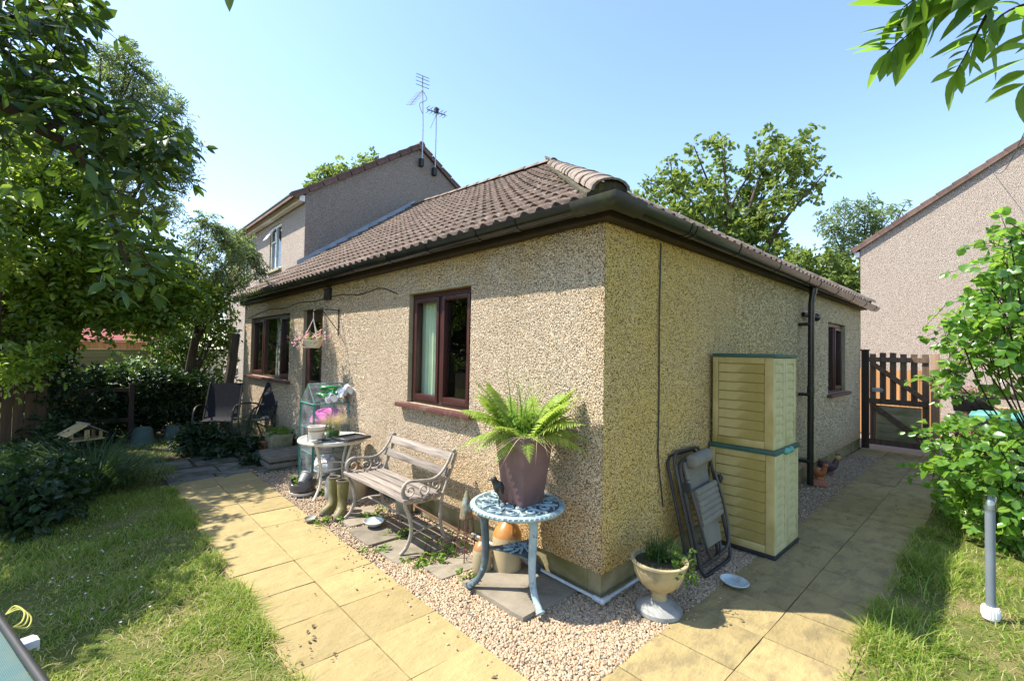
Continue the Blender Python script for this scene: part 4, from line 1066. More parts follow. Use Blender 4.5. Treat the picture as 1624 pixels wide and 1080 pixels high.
SHRUB = [(3.01,-1.76,2.52,0.21),(3.28,-1.71,2.37,0.19),(4.02,-1.8,2.34,0.25),(3.18,-1.65,2.15,0.15),(3.81,-1.51,2.04,0.19),(3.29,-1.72,1.99,0.23),(3.07,-1.81,1.82,0.21),(3.21,-1.42,1.89,0.14),(3.8,-1.58,1.86,0.2),(3.58,-1.35,1.76,0.11),(3.65,-1.68,1.62,0.25),(3.53,-1.54,1.61,0.2),(3.32,-1.79,1.46,0.22),(3.56,-1.35,1.43,0.13),(4.08,-1.22,1.35,0.11),(3.23,-1.49,1.45,0.17),(3.87,-1.63,1.26,0.22),(3.29,-1.75,1.14,0.22),(3.22,-1.53,1.07,0.15),(3.36,-1.32,0.92,0.14),(3.09,-1.46,0.91,0.17),(4.11,-1.58,0.75,0.23),(3.43,-1.75,0.75,0.23),(3.18,-1.25,0.81,0.09),(2.98,-1.38,0.72,0.13),(3.04,-1.28,0.61,0.09),(3.24,-1.49,0.6,0.19),(3.49,-1.67,0.51,0.23),(3.71,-1.81,0.33,0.2),(4.15,-1.35,0.26,0.16),(4.05,-1.52,0.13,0.22),(3.28,-1.71,0.24,0.21),(3.72,-1.46,-0.02,0.14),(4.09,-1.6,-0.16,0.17),(3.11,-1.78,0.15,0.14),(4.01,-1.84,2.57,0.18),(3.46,-1.65,2.6,0.08)]

# ------------------------------------------------------------------ trees
def tree(name, label, cat, base, fork, blobs, r0, leaf, every=2, group=None, twig=False, seed=3, wood=None, **k):
    t = thing(name, label, cat, base, 0, group); bl = local(blobs, base)
    o, tw = crown("crown", bl, leaf, t, **k)
    wood_mesh(t, (0, 0, -.05), Vector(fork)-Vector(base), bl, r0, wood or M['bark'], every, tw if twig else None, seed=seed)
    return t
tree("maple_tree", "broad leafy tree with open upper boughs standing behind the bungalow roof", "tree", (17.5, 6.6, -.06), (17.4, 6.4, 4.0), BIG_TREE, .26, M['leaf_bg'], 2,
     dens=6.5, sl=.5, K=3, l=.23, ratio=.75, droop=.3, shell=.5, twig=True)
tree("ash_tree", "pale airy tree just left of the pink gable roof edge", "tree", (22.3, 2.6, -.06), (22.2, 2.6, 4.5), AIRY_TREE, .16, M['leaf_airy'], 1,
     dens=10, sl=.6, K=5, l=.2, ratio=.34, droop=.45)
tree("bushy_tree", "low bright green bushy tree between the bungalow roof and pink gable", "tree", (16.4, 2.6, -.06), (16.4, 2.6, 2.6), LOW_TREES + [(16.2, 3.4, 3.6, .7), (16.6, 2.0, 3.2, .8), (15.9, 2.8, 3.4, .7), (16.5, 4.2, 4.2, .6)], .15, M['leaf_bg'], 1,
     dens=22, sl=.4, K=3, l=.17, ratio=.6)
tree("garden_tree", "leafy green treetop showing over the grey gable's left roof edge", "tree", (5.4, 17.6, -.06), (5.4, 17.6, 6.3), GABLE_TREE + [(5.2, 17.6, 8.0, .7), (6.0, 17.2, 8.2, .7)], .2, M['leaf_bg'], 1,
     dens=24, sl=.4, K=3, l=.18, ratio=.6, droop=.3)
# far dark conifer
cf = thing("conifer_tree", "small dark conifer tip in the gap left of the pink gable", "tree", (27.0, 4.2, -.06))
P_ = []; D_ = []
for i in range(2600):
    t = R_.random()**.7; a = U(0, 6.28); r = (1-t)*1.5*U(.5, 1.0); P_.append((r*math.cos(a), r*math.sin(a), 2.0+t*5.2)); D_.append((math.cos(a), math.sin(a), -.25))
P_ = np.array(P_); D_ = unit(np.array(D_) + NR.normal(size=P_.shape)*.3); n = len(P_)
V, F = leaves_np(P_, D_, unit(NR.normal(size=P_.shape)*.4 + np.array([0, 0, 1.])), NR.uniform(.2, .4, n), NR.uniform(.05, .09, n))
link("crown", np_mesh("crown", V, F, M['needle']), None, cf)
b = MB(); b.tube([(0, 0, -.05), (0, 0, 4), (0, 0, 7.1)], [.2, .1, .02], 7); part("trunk", b, M['bark'], cf)
# distant wood behind everything, so that the horizon closes
def woods(name, label, x0, y0, x1, y1, n, h):
    bl = []
    for i in range(n):
        t = i/(n-1); bl.append((x0+(x1-x0)*t+U(-2, 2), y0+(y1-y0)*t+U(-2, 2), h*U(.3, .75), h*U(.28, .42)))
    P, A, N, Lh, Wd, tw = sprays(bl, dens=.9, sl=1.3, K=3, l=.65, ratio=.6)
    V, F = leaves_np(P, A, N, Lh, Wd); tag(link(name, np_mesh(name, V, F, M['leaf_bg'])), label, None, None, "stuff")
woods("distant_woods", "distant belt of trees beyond the gardens", -26, 30, 1, 34, 22, 6.5)
woods("distant_woods", "distant belt of trees behind the bungalow", 34, 26, 44, -14, 26, 6.0)
# left garden
tree("rowan_tree", "tall feathery leaved tree with airy crown left of the grey gable", "tree", (-2.75, 8.9, -.06), (-2.2, 7.4, 3.0), TALL_FEATHERY, .09, M['leaf_feather'], 2,
     dens=60, sl=.30, K=8, l=.075, ratio=.25, droop=.4, up=.8, twig=True)
tree("willow_tree", "feathery small leaved tree drooping in front of the terrace house wall", "tree", (-.95, 8.75, -.06), (-.9, 8.0, 2.1), FEATHERY, .06, M['leaf_feather'], 1,
     dens=70, sl=.28, K=8, l=.07, ratio=.26, droop=.6, up=.8, twig=True)
off_frame = [(-3.5, 5.0, 3.9, .5), (-3.4, 4.2, 3.4, .5), (-3.5, 3.5, 3.0, .5), (-3.7, 3.0, 2.5, .45), (-3.3, 5.8, 3.2, .5), (-3.5, 6.4, 4.4, .6), (-3.2, 6.6, 2.6, .5), (-3.6, 4.6, 2.4, .5), (-3.3, 5.2, 4.7, .45), (-4.0, 4.2, 4.3, .6), (-4.2, 3.4, 3.6, .6), (-3.9, 5.6, 3.2, .6), (-3.4, 7.6, 3.6, .6), (-3.5, 8.4, 2.7, .6), (-3.1, 4.6, 3.1, .35), (-2.9, 7.6, 4.6, .4), (-2.5, 8.0, 4.2, .4), (-3.7, 2.4, 2.6, .4), (-3.9, 2.6, 3.4, .45), (-3.6, 2.2, 1.8, .4)]
off_frame += [(-3.75, 3.4, 2.5, .45), (-3.9, 3.2, 2.7, .45), (-3.5, 3.7, 2.7, .45), (-3.4, 4.2, 2.7, .45), (-3.6, 4.5, 3.1, .5), (-3.4, 5.0, 3.1, .5), (-3.3, 5.4, 2.6, .45), (-4.0, 3.6, 3.0, .5), (-4.1, 3.2, 2.5, .45), (-3.5, 5.7, 3.4, .5)]
def shade_ok(b_):
    lx, ly = b_[0]+.5*b_[2], b_[1]-.47*b_[2]
    return lx < -1.7 and ly > 1.75 + (lx+2.65)*1.15
off_frame = [b_ for b_ in off_frame if shade_ok(b_)]
tree("hazel_tree", "dense spreading tree with sunlit upper leaves overhanging the left lawn", "tree", (-3.6, 6.9, -.06), (-3.2, 6.8, 1.5), [b_ for b_ in MID_TREE if not (b_[2] < 1.95 and b_[0] > -2.6)] + [(x+U(-.2, .2), y+U(-.2, .5), z+U(-.2, .1), r) for x, y, z, r in MID_TREE if 1.95 < z < 2.6] + off_frame, .14, M['leaf_mid'], 3,
     dens=52, sl=.26, K=4, l=.092, ratio=.5, droop=.35, up=1.0, twig=False)
tree("bay_shrub", "sunlit leafy bush behind the dark hedge at the end of the bungalow", "shrub", (-.85, 8.95, -.06), (-.85, 8.9, .9), CLIMBER + [(-1.6, 9.2, 1.1, .3), (-.8, 9.0, .8, .35), (-.4, 9.0, .9, .3)], .05, M['leaf_sun'], 1,
     dens=70, sl=.2, K=3, l=.085, ratio=.5)
# clipped dark hedge
hb = [(U(-2.15, -.62), U(8.0, 8.5), U(.12, 1.08), U(.14, .22)) for _ in range(95)]
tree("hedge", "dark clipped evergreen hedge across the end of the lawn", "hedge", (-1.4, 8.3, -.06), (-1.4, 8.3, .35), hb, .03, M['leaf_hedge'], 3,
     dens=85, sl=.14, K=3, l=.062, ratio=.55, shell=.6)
tree("variegated_shrub", "small sunlit yellow green shrub in front of the lap fence", "shrub", (-2.1, 8.75, -.06), (-2.05, 8.7, .6), [(-2.2, 8.7, 1.05, .16), (-2.0, 8.8, 1.1, .18), (-1.85, 8.7, 1.0, .15), (-2.1, 8.6, .85, .18), (-2.35, 8.8, .9, .14), (-1.75, 8.7, .65, .15), (-1.9, 8.7, .4, .2), (-2.2, 8.7, .5, .15)], .02, M['leaf_sun'], 1,
     dens=90, sl=.14, K=3, l=.07, ratio=.45)
# dark leafy mass low on the left
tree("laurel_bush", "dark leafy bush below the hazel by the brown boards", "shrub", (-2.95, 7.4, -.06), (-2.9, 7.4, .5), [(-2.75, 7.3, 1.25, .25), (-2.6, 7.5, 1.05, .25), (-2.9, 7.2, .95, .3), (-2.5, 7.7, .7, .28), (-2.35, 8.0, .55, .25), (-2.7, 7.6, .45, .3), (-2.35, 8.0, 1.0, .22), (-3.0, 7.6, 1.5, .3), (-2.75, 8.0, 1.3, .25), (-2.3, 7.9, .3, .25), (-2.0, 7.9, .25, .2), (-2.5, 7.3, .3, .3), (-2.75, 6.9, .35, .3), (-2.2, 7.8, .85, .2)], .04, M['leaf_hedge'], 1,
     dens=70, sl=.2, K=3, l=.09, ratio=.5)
# shrub beside the side path
more = [(4.2, -2.1, .6, .4), (4.4, -2.3, 1.2, .4), (4.2, -2.2, 1.8, .4), (4.0, -2.2, 2.3, .35), (3.6, -2.2, .5, .4), (3.5, -2.3, 1.2, .4), (3.4, -2.2, 1.9, .4), (3.1, -2.1, 1.4, .3), (3.5, -2.1, 2.5, .3), (3.2, -2.1, .7, .35), (4.8, -1.9, .4, .3), (4.7, -2.0, 1.0, .3), (4.6, -1.9, 1.6, .3)]
SH = [(x, y, max(z, .16), r) for x, y, z, r in SHRUB if not (.95 < z < 1.5 and y < -1.45)]
more = [b_ for b_ in more if b_[2] < .65 or b_[2] > 1.55]
lime = tree("lime_shrub", "tall bright green broad leaved shrub leaning over the side path", "shrub", (3.75, -2.1, -.06), (3.7, -2.05, .45), SH + more + [(3.3, -1.7, .95, .2), (3.7, -1.75, .85, .22), (3.1, -1.8, .45, .22), (4.2, -1.6, .75, .2), (2.95, -1.75, .8, .16), (3.5, -1.5, .35, .2), (3.6, -1.9, 1.75, .25), (3.9, -1.75, 2.1, .22)], .022, M['leaf_shrub'], 1,
     dens=36, sl=.27, K=3, l=.082, ratio=.8, droop=.35, up=1.4, twig=True, wood=M['bark_d'])


def leaf_geo(name, L, wr, curl, seed):
    rr = random.Random(seed); b = MB(); n = 5; V = []
    for i in range(n+1):
        t = i/n; wdt = wr*L*.5*(math.sin(PI*min(t*1.02, 1))**.8)*(1 - .25*t)*1.1
        z = -curl*L*t*t; V += [(t*L, wdt, z + wdt*.28), (t*L, 0, z), (t*L, -wdt, z + wdt*.28)]
    V[0] = V[1] = V[2] = (0, 0, 0); e = V[-2]; V[-3] = V[-1] = e
    F = []
    for i in range(n):
        for s in (0, 1): F.append((3*i+s, 3*i+s+1, 3*i+s+4, 3*i+s+3))
    me = bpy.data.meshes.new(name); me.from_pydata(V, [], F); me.polygons.foreach_set("use_smooth", [True]*len(F))
    bm = bmesh.new(); bm.from_mesh(me); bmesh.ops.remove_doubles(bm, verts=bm.verts, dist=1e-5); bm.to_mesh(me); bm.free(); return me
def put_leaf(me, par, p, a, n, sc=1.0):
    a = Vector(a).normalized(); n = Vector(n); n = (n - a*n.dot(a)).normalized(); s = n.cross(a)
    return link("leaf", me, None, par, mtx=Matrix(((a.x, s.x, n.x, p[0]), (a.y, s.y, n.y, p[1]), (a.z, s.z, n.z, p[2]), (0, 0, 0, 1))) @ Matrix.Scale(sc, 4))
ash_leaves = [leaf_geo("leaf", l, w, c, i) for i, (l, w, c) in enumerate(((.105, .40, .12), (.09, .38, .2), (.115, .36, .05), (.075, .42, .25)))]
for m in ash_leaves: m.materials.append(M['leaf_ash'])
AB = thing("overhanging_ash", "ash bough with long pointed leaflets hanging in at the upper right corner", "tree", (1.6, -3.4, -.06))
ao = Vector((1.6, -3.4, -.06))
twigs_ = [[(-.62, -2.3, 2.62), (-1.0, -1.80, 2.34), (-1.063, -1.705, 2.312), (-1.066, -1.648, 2.316), (-1.072, -1.595, 2.286), (-1.08, -1.548, 2.252)],
          [(-.75, -2.1, 2.52), (-1.03, -1.74, 2.31), (-1.062, -1.712, 2.272), (-1.064, -1.694, 2.234), (-1.068, -1.678, 2.196), (-1.074, -1.662, 2.160)],
          [(-.6, -2.2, 2.45), (-.98, -1.86, 2.28), (-1.02, -1.79, 2.24), (-1.05, -1.768, 2.17), (-1.06, -1.76, 2.10)],
          [(-.62, -2.3, 2.62), (-1.02, -1.78, 2.40), (-1.08, -1.69, 2.36), (-1.10, -1.63, 2.35), (-1.10, -1.58, 2.33)],
          [(-.5, -2.2, 2.5), (-.9, -1.85, 2.33), (-.98, -1.74, 2.30), (-1.0, -1.70, 2.25)]]
b = MB()
b.tube([Vector(p)-ao for p in ((1.6, -3.4, -.1), (1.5, -3.3, 1.4), (1.2, -3.0, 2.5), (.4, -2.7, 2.9), (-.3, -2.5, 2.8), (-.62, -2.3, 2.62))], [.09, .075, .06, .035, .02, .012], 8)
for tw in twigs_:
    pts = spline([Vector(p)-ao for p in tw], 5); b.tube(pts, [max(.006*(1-i/len(pts)), .0015) for i in range(len(pts))], 6)
part("trunk", b, M['bark_d'], AB)
rr = random.Random(4)
for ti, tw in enumerate(twigs_):
    pts = spline([Vector(p)-ao for p in tw], 8); K = len(pts); start = int(K*.34)
    for i in range(start, K, 2 if ti in (0, 3) else 3):
        t = pts[min(i+1, K-1)]-pts[max(i-1, 0)]; t.normalize()
        vw = Vector((.68, .73, .03)); side = t.cross(vw).normalized(); up = side.cross(t).normalized()
        small = .62 if ti == 1 else 1
        for s in (1, -1):
            ph = rr.uniform(-.7, .7)
            a = t*rr.uniform(.4, .9) + (side*math.cos(ph) + up*math.sin(ph))*s*.95 + Vector((rr.uniform(-.25, .05), rr.uniform(-.05, .25), rr.uniform(-.3, .05)))
            o = put_leaf(rr.choice(ash_leaves), AB, pts[i], a, Vector((rr.uniform(-.9, .2), rr.uniform(-.9, .2), 1)), small*rr.uniform(.65, 1.05))
    o = put_leaf(ash_leaves[2], AB, pts[-1], pts[-1]-pts[-4] + Vector((0, 0, -.02)), Vector((.2, .1, 1)), .75)
# the 300 leaves of the lime shrub that show largest become parts of their own
lc = [o for o in COL.objects if o.parent == lime and o.name.startswith("crown")][0]
nv = len(lc.data.vertices); co = np.empty(nv*3, np.float32); lc.data.vertices.foreach_get("co", co); co = co.reshape(-1, 6, 3)
base_ = np.array(lime.location); wc = co.mean(1) + base_
vd = wc - np.array((-2.412, -1.73, 1.55)); dd = np.linalg.norm(vd, axis=1)
nr = unit(np.cross(co[:, 1]-co[:, 5], co[:, 3]-co[:, 0])); sz = np.linalg.norm(co[:, 3]-co[:, 0], axis=1)
fwd = vd @ np.array((.6824, .7306, .025)); rgt = vd @ np.array((.7304, -.6828, .0178)); inview = (rgt/fwd < 1.09)
score = np.where(inview, np.abs((nr*vd).sum(1)/dd)*sz**2/dd**2, 0); pick = np.argsort(-score)[:300]
lm = leaf_geo("leaf", 1.0, .95, .12, 5); lm.materials.append(leafmat("leaf_shrub_large", [(.07, .18, .026), (.12, .26, .036), (.20, .33, .06)], (.50, .80, .08), .5, .26, .8, True))
for k in pick:
    a_ = co[k, 3]-co[k, 0]; put_leaf(lm, lime, Vector(co[k, 0]), Vector(a_), Vector(nr[k]), float(sz[k]))
kp_ = np.setdiff1d(np.arange(len(co)), pick); VV = co[kp_].reshape(-1, 3); ii = np.arange(len(kp_))[:, None]*6
lc.data = np_mesh("foliage", VV, np.concatenate([ii + np.array([[0, 1, 2, 3]]), ii + np.array([[0, 3, 4, 5]])], 0), M['leaf_shrub']); lc.name = "foliage"; lc["kind"] = "stuff"

# elder bough upper left
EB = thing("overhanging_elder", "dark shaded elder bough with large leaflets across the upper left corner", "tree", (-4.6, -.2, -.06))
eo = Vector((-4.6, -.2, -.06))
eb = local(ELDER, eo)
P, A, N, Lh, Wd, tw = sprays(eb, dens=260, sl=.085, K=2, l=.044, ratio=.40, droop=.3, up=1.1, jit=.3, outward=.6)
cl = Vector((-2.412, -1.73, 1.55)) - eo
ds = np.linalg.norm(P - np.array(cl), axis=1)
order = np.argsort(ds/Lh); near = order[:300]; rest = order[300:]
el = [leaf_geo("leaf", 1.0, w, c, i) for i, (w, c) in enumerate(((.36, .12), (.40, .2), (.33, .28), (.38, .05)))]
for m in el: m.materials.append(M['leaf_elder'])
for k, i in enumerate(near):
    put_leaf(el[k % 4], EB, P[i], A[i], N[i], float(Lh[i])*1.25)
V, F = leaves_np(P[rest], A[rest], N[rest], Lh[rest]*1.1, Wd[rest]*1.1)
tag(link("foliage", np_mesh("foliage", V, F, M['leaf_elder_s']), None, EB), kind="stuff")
b = MB(); q = lambda *ps: [Vector(p)-eo for p in ps]
b.tube(spline(q((-4.6, -.2, -.1), (-4.5, -.25, 1.2), (-3.9, -.3, 1.9), (-3.1, -.36, 2.08), (-2.55, -.34, 2.04)), 5), [.07-.0026*i for i in range(21)], 8)
b.tube(spline(q((-2.55, -.34, 2.04), (-2.49, -.28, 2.02), (-2.44, -.23, 2.01), (-2.38, -.18, 1.93), (-2.34, -.13, 1.8), (-2.31, -.10, 1.74)), 5), [.0125-.0004*i for i in range(26)], 7)
for ps in (((-2.44, -.23, 2.01), (-2.34, -.13, 2.05), (-2.27, -.09, 2.13), (-2.2, -.04, 2.16)), ((-2.49, -.28, 2.02), (-2.42, -.2, 2.12), (-2.38, -.12, 2.2)), ((-3.1, -.36, 2.08), (-2.75, -.3, 2.2), (-2.5, -.23, 2.28), (-2.41, -.13, 2.32)), ((-2.34, -.13, 2.05), (-2.27, -.12, 2.0), (-2.2, -.08, 2.0))):
    pts = spline(q(*ps), 4); b.tube(pts, [max(.008*(1-i/len(pts)), .002) for i in range(len(pts))], 6)
for i in range(len(tw[0])): b.tube([tw[0][i], tw[1][i]], [.0016, .0007], 3, cap=False)
b.tube([Vector(p)-eo for p in ((-2.75, -.3, 2.2), (-2.45, -.36, 2.45), (-2.2, -.40, 2.52), (-2.167, -.403, 2.47))], [.006, .004, .003, .002], 5)
part("trunk", b, M['bark_d'], EB)
o = put_leaf(el[0], EB, Vector((-2.167, -.403, 2.470))-eo, (.01, 0, -1), (-.4, -.9, .1), .075)

# ------------------------------------------------------------------ fences and gate
def board(par, name, lo, hi, mat, rot=None, bev=.003):
    c = [(lo[i]+hi[i])/2 for i in range(3)]; d = [hi[i]-lo[i] for i in range(3)]
    o = part(name, MB().box((0, 0, 0), d), mat, par, bev, loc=c)
    if rot: o.rotation_euler = rot
    return o
# gate (plane x = 7.6)
G_ = thing("garden_gate", "dark ledged timber gate with open slats in its upper half", "gate", (7.6, -.5, 0))
for i, y in enumerate((.34, .205, .07, -.065, -.20, -.34)):
    board(G_, "slat", (-.012, y-.045, .80 if 0 < i < 5 else .08), (.010, y+.04, 1.63 + (.02 if i in (1, 2) else 0)), M['wood_gate'], (0, 0, U(-.004, .004)))
for z in (.13, .82): board(G_, "ledge", (-.042, -.385, z-.045), (-.0125, .385, z+.045), M['wood_gate'])
board(G_, "ledge", (-.042, -.385, 1.49), (-.0125, .385, 1.57), M['wood_gate'])
for (z0, z1) in ((.19, .77), (.87, 1.48)):
    L = math.hypot(.72, z1-z0); o = part("brace", MB().box((0, 0, 0), (.028, L, .075)), M['wood_gate'], G_, .003, loc=(-.028, 0, (z0+z1)/2)); o.rotation_euler = (math.atan2(z1-z0, .72)*1, 0, 0)
for k, z in enumerate((.245, .39, .535, .68)): board(G_, "infill_board", (-.0115, -.292, z-.0722), (.012, .292, z+.0722), M['wood_green'])
b = MB(); b.b2((-.062, .20, .98), (-.044, .34, 1.05)); b.tube([(-.07, .18, 1.015), (-.07, .38, 1.015)], .008, 6); part("bolt", b, M['alu'], G_, .002)
def post(label, x, y, h, w, mat, cap=True):
    t = thing("gate_post", label, "post", (x, y, -.06), 0, None)
    part("post", MB().box((0, 0, h/2), (w, w, h)), mat, t, .006)
    if cap: part("cap", MB().box((0, 0, h+.012), (w+.02, w+.02, .024)), mat, t, .004)
post("dark gate post against the bungalow wall corner", 7.6, -.055, 1.74, .10, M['wood_dark'])
post("sunlit brown gate post on the shrub side of the gate", 7.62, -.955, 1.70, .10, M['wood_post'], False)
# fence right of the gate: rails with sparse boards
F2 = thing("rail_fence", "half open dark timber fence with rails beyond the leafy shrub", "fence", (7.65, -1.05, 0))
for y in (-1.3, -2.6): board(F2, "post", (-.045, y-.05, -.05), (.045, y+.05, 1.5), M['wood_dark'])
for z in (.3, .66, 1.02, 1.5): board(F2, "rail", (-.03, -2.7, z-.045), (.0, -.05, z+.045), M['wood_dark'] if z < 1.4 else M['wood_fence'])
for i in range(9): board(F2, "slat", (.002, -.16-.17*i-.035, .05), (.02, -.16-.17*i+.035, .62), M['wood_dark'])
board(F2, "shelf_board", (-.28, -1.1, .84), (.02, -.12, .865), M['wood_fence'])
# neighbour's sunlit fence behind the gate
F3 = thing("closeboard_fence", "sunlit orange board fence glimpsed through the gate slats", "fence", (9.6, -.6, -.03))
for i in range(15): board(F3, "board", (-.01+.006*(i % 2), 1.9-.15*i-.074, .03), (.012+.006*(i % 2), 1.9-.15*i+.074, 1.36), M['wood_orange'])
for z in (.3, 1.1): board(F3, "rail", (.02, -.3, z-.04), (.06, 1.98, z+.04), M['wood_orange'])
# brick pier, planter, bin
M['brick'] = surf("red_brick", (.42, .17, .11), (.30, .12, .08), 9, .85, .2, 60, .4, .004, orand=.2)
BP = thing("brick_pier", "short red brick pier standing behind the lime shrub", "pier", (7.1, -1.36, -.06))
part("core", MB().box((0, 0, .43), (.20, .20, .86)), M['mortar'], BP)
bk = MB().box((0, 0, 0), (.215, .1025, .065)).mesh("brick", .004); bk.materials.append(M['brick'])
for c in range(11):
    for k in (-1, 1):
        o = link("brick", bk, None, BP, loc=((0, k*.056, .045+c*.075) if c % 2 else (k*.056, 0, .045+c*.075)), rot=(0, 0, 0 if c % 2 else PI/2))
PT = thing("trough_planter", "black trough planter with pink flowers on the brick pier", "planter", (7.1, -1.40, .80))
b = MB(); b.box((0, 0, .12), (.20, .40, .24), top=(1.25, 1.15)); part("trough", b, M['gutter'], PT, .012)
fl = [(U(-.1, .1), U(-.2, .2), .27+U(0, .05), .07) for _ in range(14)]
crown("foliage", fl, M['weed'], PT, dens=160, sl=.08, K=2, l=.04)
M['pink'] = leafmat("pink_petal", [(.50, .10, .20), (.62, .20, .32), (.72, .35, .45)], (.7, .2, .35), .3)
crown("blossom", [(x, y, z+.05, .06) for x, y, z, r in fl], M['pink'], PT, dens=110, sl=.05, K=2, l=.028, ratio=.8)
M['green_pl'] = surf("faded_green_plastic", (.10, .34, .29), (.08, .27, .23), 4, .5, .4, 60, .08, .002)
BN = thing("storage_bin", "dark garden bin with a faded green lid behind the shrub", "bin", (6.0, -1.75, -.01))
part("body", MB().box((0, 0, .42), (.50, .55, .84), top=(1.1, 1.1)), M['gutter'], BN, .02)
b = MB(); b.box((0, 0, .865), (.62, .68, .04)); b.box((0, 0, .895), (.54, .60, .03), top=(.9, .9)); part("lid", b, M['green_pl'], BN, .01)
# waney lap fence at the end of the left garden
LF = thing("lap_fence", "weathered horizontal lap fence panel seen under the tree at left", "fence", (-2.0, 9.6, -.06))
for k in range(11):
    board(LF, "lap_board", (-.60, -.012-.004*(k % 2), .12+.125*k), (.57, .012-.004*(k % 2), .26+.125*k), M['wood_fence'], (.10, U(-.01, .01), 0))
for x in (-.64, .63, .74): board(LF, "post", (x-.045, -.05, 0), (x+.045, .05, 1.62), M['wood_fence'])
board(LF, "cap_rail", (-.6, -.03, 1.505), (.57, .03, 1.53), M['wood_fence'])
OF = thing("orange_fence", "bright orange vertical board fence behind the weathered lap panel", "fence", (-1.9, 11.6, -.06))
for k in range(12): board(OF, "board", (-.72+.125*k-.061, -.01-.005*(k % 2), .05), (-.72+.125*k+.061, .01-.005*(k % 2), 1.68), M['wood_orange'])
board(OF, "rail", (-.78, -.05, 1.69), (.73, .04, 1.72), M['wood_post'])
b = MB(); b.b2((-.9, -.05, 0), (-.8, .05, 1.74)); part("post", b, M['white'], OF, .006)
RS = thing("garden_shed", "shed with a red roof showing over the orange fence", "shed", (-1.6, 13.2, -.06))
part("wall", MB().box((0, 0, .85), (2.0, 1.4, 1.7)), M['wood_fence'], RS)
M['redroof'] = surf("red_roof_felt", (.30, .085, .085), (.24, .07, .07), 5, .8, .2, 30, .3, .005)
b = MB(); b.add([(-1.1, -.8, 1.68), (1.1, -.8, 1.68), (1.1, 0, 2.0), (-1.1, 0, 2.0), (1.1, .8, 1.68), (-1.1, .8, 1.68), (-1.1, -.8, 1.63), (1.1, -.8, 1.63), (1.1, .8, 1.63), (-1.1, .8, 1.63)], [(0,1,2,3), (3,2,4,5), (6,7,1,0), (4,8,9,5), (9,8,7,6), (1,7,8,4), (1,4,2), (0,3,5), (0,5,9,6)])
part("roof", b, M['redroof'], RS, smooth=False)
BF = thing("board_fence", "brown vertical board fence panel at the shaded left edge", "fence", (-3.1, 6.9, -.06))
for k in range(9):
    board(BF, "board", (-.5+.105*k-.05, -.01-.006*(k % 2), .04), (-.5+.105*k+.05, .01-.006*(k % 2), 1.12+U(-.01, .01)), M['wood_brown'])
for z in (.3, .9): board(BF, "rail", (-.56, .012, z-.035), (.39, .05, z+.035), M['wood_brown'])
BF.rotation_euler = (0, 0, .25)
TR = thing("bench_rail", "dark low timber rail in front of the hedge shade", "rail", (-2.2, 8.3-.55, -.06))
board(TR, "rail", (-.2, -.03, .88), (.42, .03, .94), M['wood_dark']); board(TR, "rail", (-.2, -.03, .40), (.42, .03, .47), M['wood_dark'])
for x in (-.18, .4): board(TR, "post", (x-.035, -.035, 0), (x+.035, .035, 1.0), M['wood_dark'])

# ------------------------------------------------------------------ left garden objects
LP = thing("leaning_post", "rough dark timber post leaning by the bungalow's far corner", "post", (-.66, 7.25, -.04))
b = MB(); b.tube([(0, 0, 0), (.05, 0, .6), (.12, -.01, 1.2), (.17, -.02, 1.82)], [.085, .08, .075, .07], 8); part("post", b, M['bark'], LP)
M['sling'] = surf("charcoal_sling", (.02, .02, .026), (.014, .014, .02), 20, .8, .2, 200, .3, .002)
def garden_chair(label, x, y, rz):
    t = thing("garden_chair", label, "chair", (x, y, -.03), rz, "dark garden chairs by the hedge")
    for s in (-1, 1):
        b = MB(); b.tube(spline([(s*.27, -.30, 0), (s*.27, -.24, .42), (s*.27, -.16, .62), (s*.27, .10, .64), (s*.25, .22, .60)], 4), .014, 6); part("arm_frame", b, M['black'], t)
        b = MB(); b.tube([(s*.25, .30, 0), (s*.25, .12, .42), (s*.24, .34, .98)], .014, 6); part("back_leg", b, M['black'], t)
    b = MB(); n = 8
    prof = [(-.25, .43), (-.1, .405), (.08, .40), (.16, .45), (.22, .62), (.28, .80), (.34, .98)]
    V = []; F = []
    for (yy, zz) in prof: V += [(-.24, yy, zz), (.24, yy, zz), (-.24, yy+.004, zz-.008), (.24, yy+.004, zz-.008)]
    for i in range(len(prof)-1): a = 4*i; F += [(a, a+1, a+5, a+4), (a+3, a+2, a+6, a+7), (a+2, a, a+4, a+6), (a+1, a+3, a+7, a+5)]
    b.add(V, F); part("sling_seat", b, M['sling'], t, ang=60)
    return t
gc = garden_chair("dark metal sling chair in shade before the hedge, nearer the leaning post", -.78, 6.85, -.5)
copy_tree(gc, (-.28, 6.72, -.03), -1.3, "dark sling chair folded in behind the rosemary beside the bungalow wall")
# rosemary and low plants by the back wall
def plant(name, label, cat, base, blobs, leaf, group=None, **k):
    t = thing(name, label, cat, base, 0, group)
    o, tw = crown("foliage", blobs, leaf, t, **k)
    b = MB(); b.tube([(0, 0, -.04), (0, 0, .05)], .004, 5)
    for i in range(0, len(tw[0]), 2): b.tube([Vector((0, 0, .03)).lerp(Vector(tw[0][i]), .25), tw[0][i]], [.004, .002], 3, cap=False)
    part("stem", b, M['bark_d'], t); return t
t = thing("rosemary_bush", "upright grey green rosemary bush against the shaded bungalow wall", "plant", (-.45, 6.25, -.03))
n = 340; bs = np.stack([NR.normal(0, .13, n), NR.normal(0, .16, n), np.zeros(n)], -1)
P_ = []; A_ = []
for i in range(n):
    h = U(.25, .62); lx, ly = U(-.12, .12), U(-.12, .12)
    for k in range(9):
        q = (k+1)/9; P_.append(bs[i]+np.array([lx*q, ly*q, h*q])); A_.append((U(-1, 1), U(-1, 1), .9))
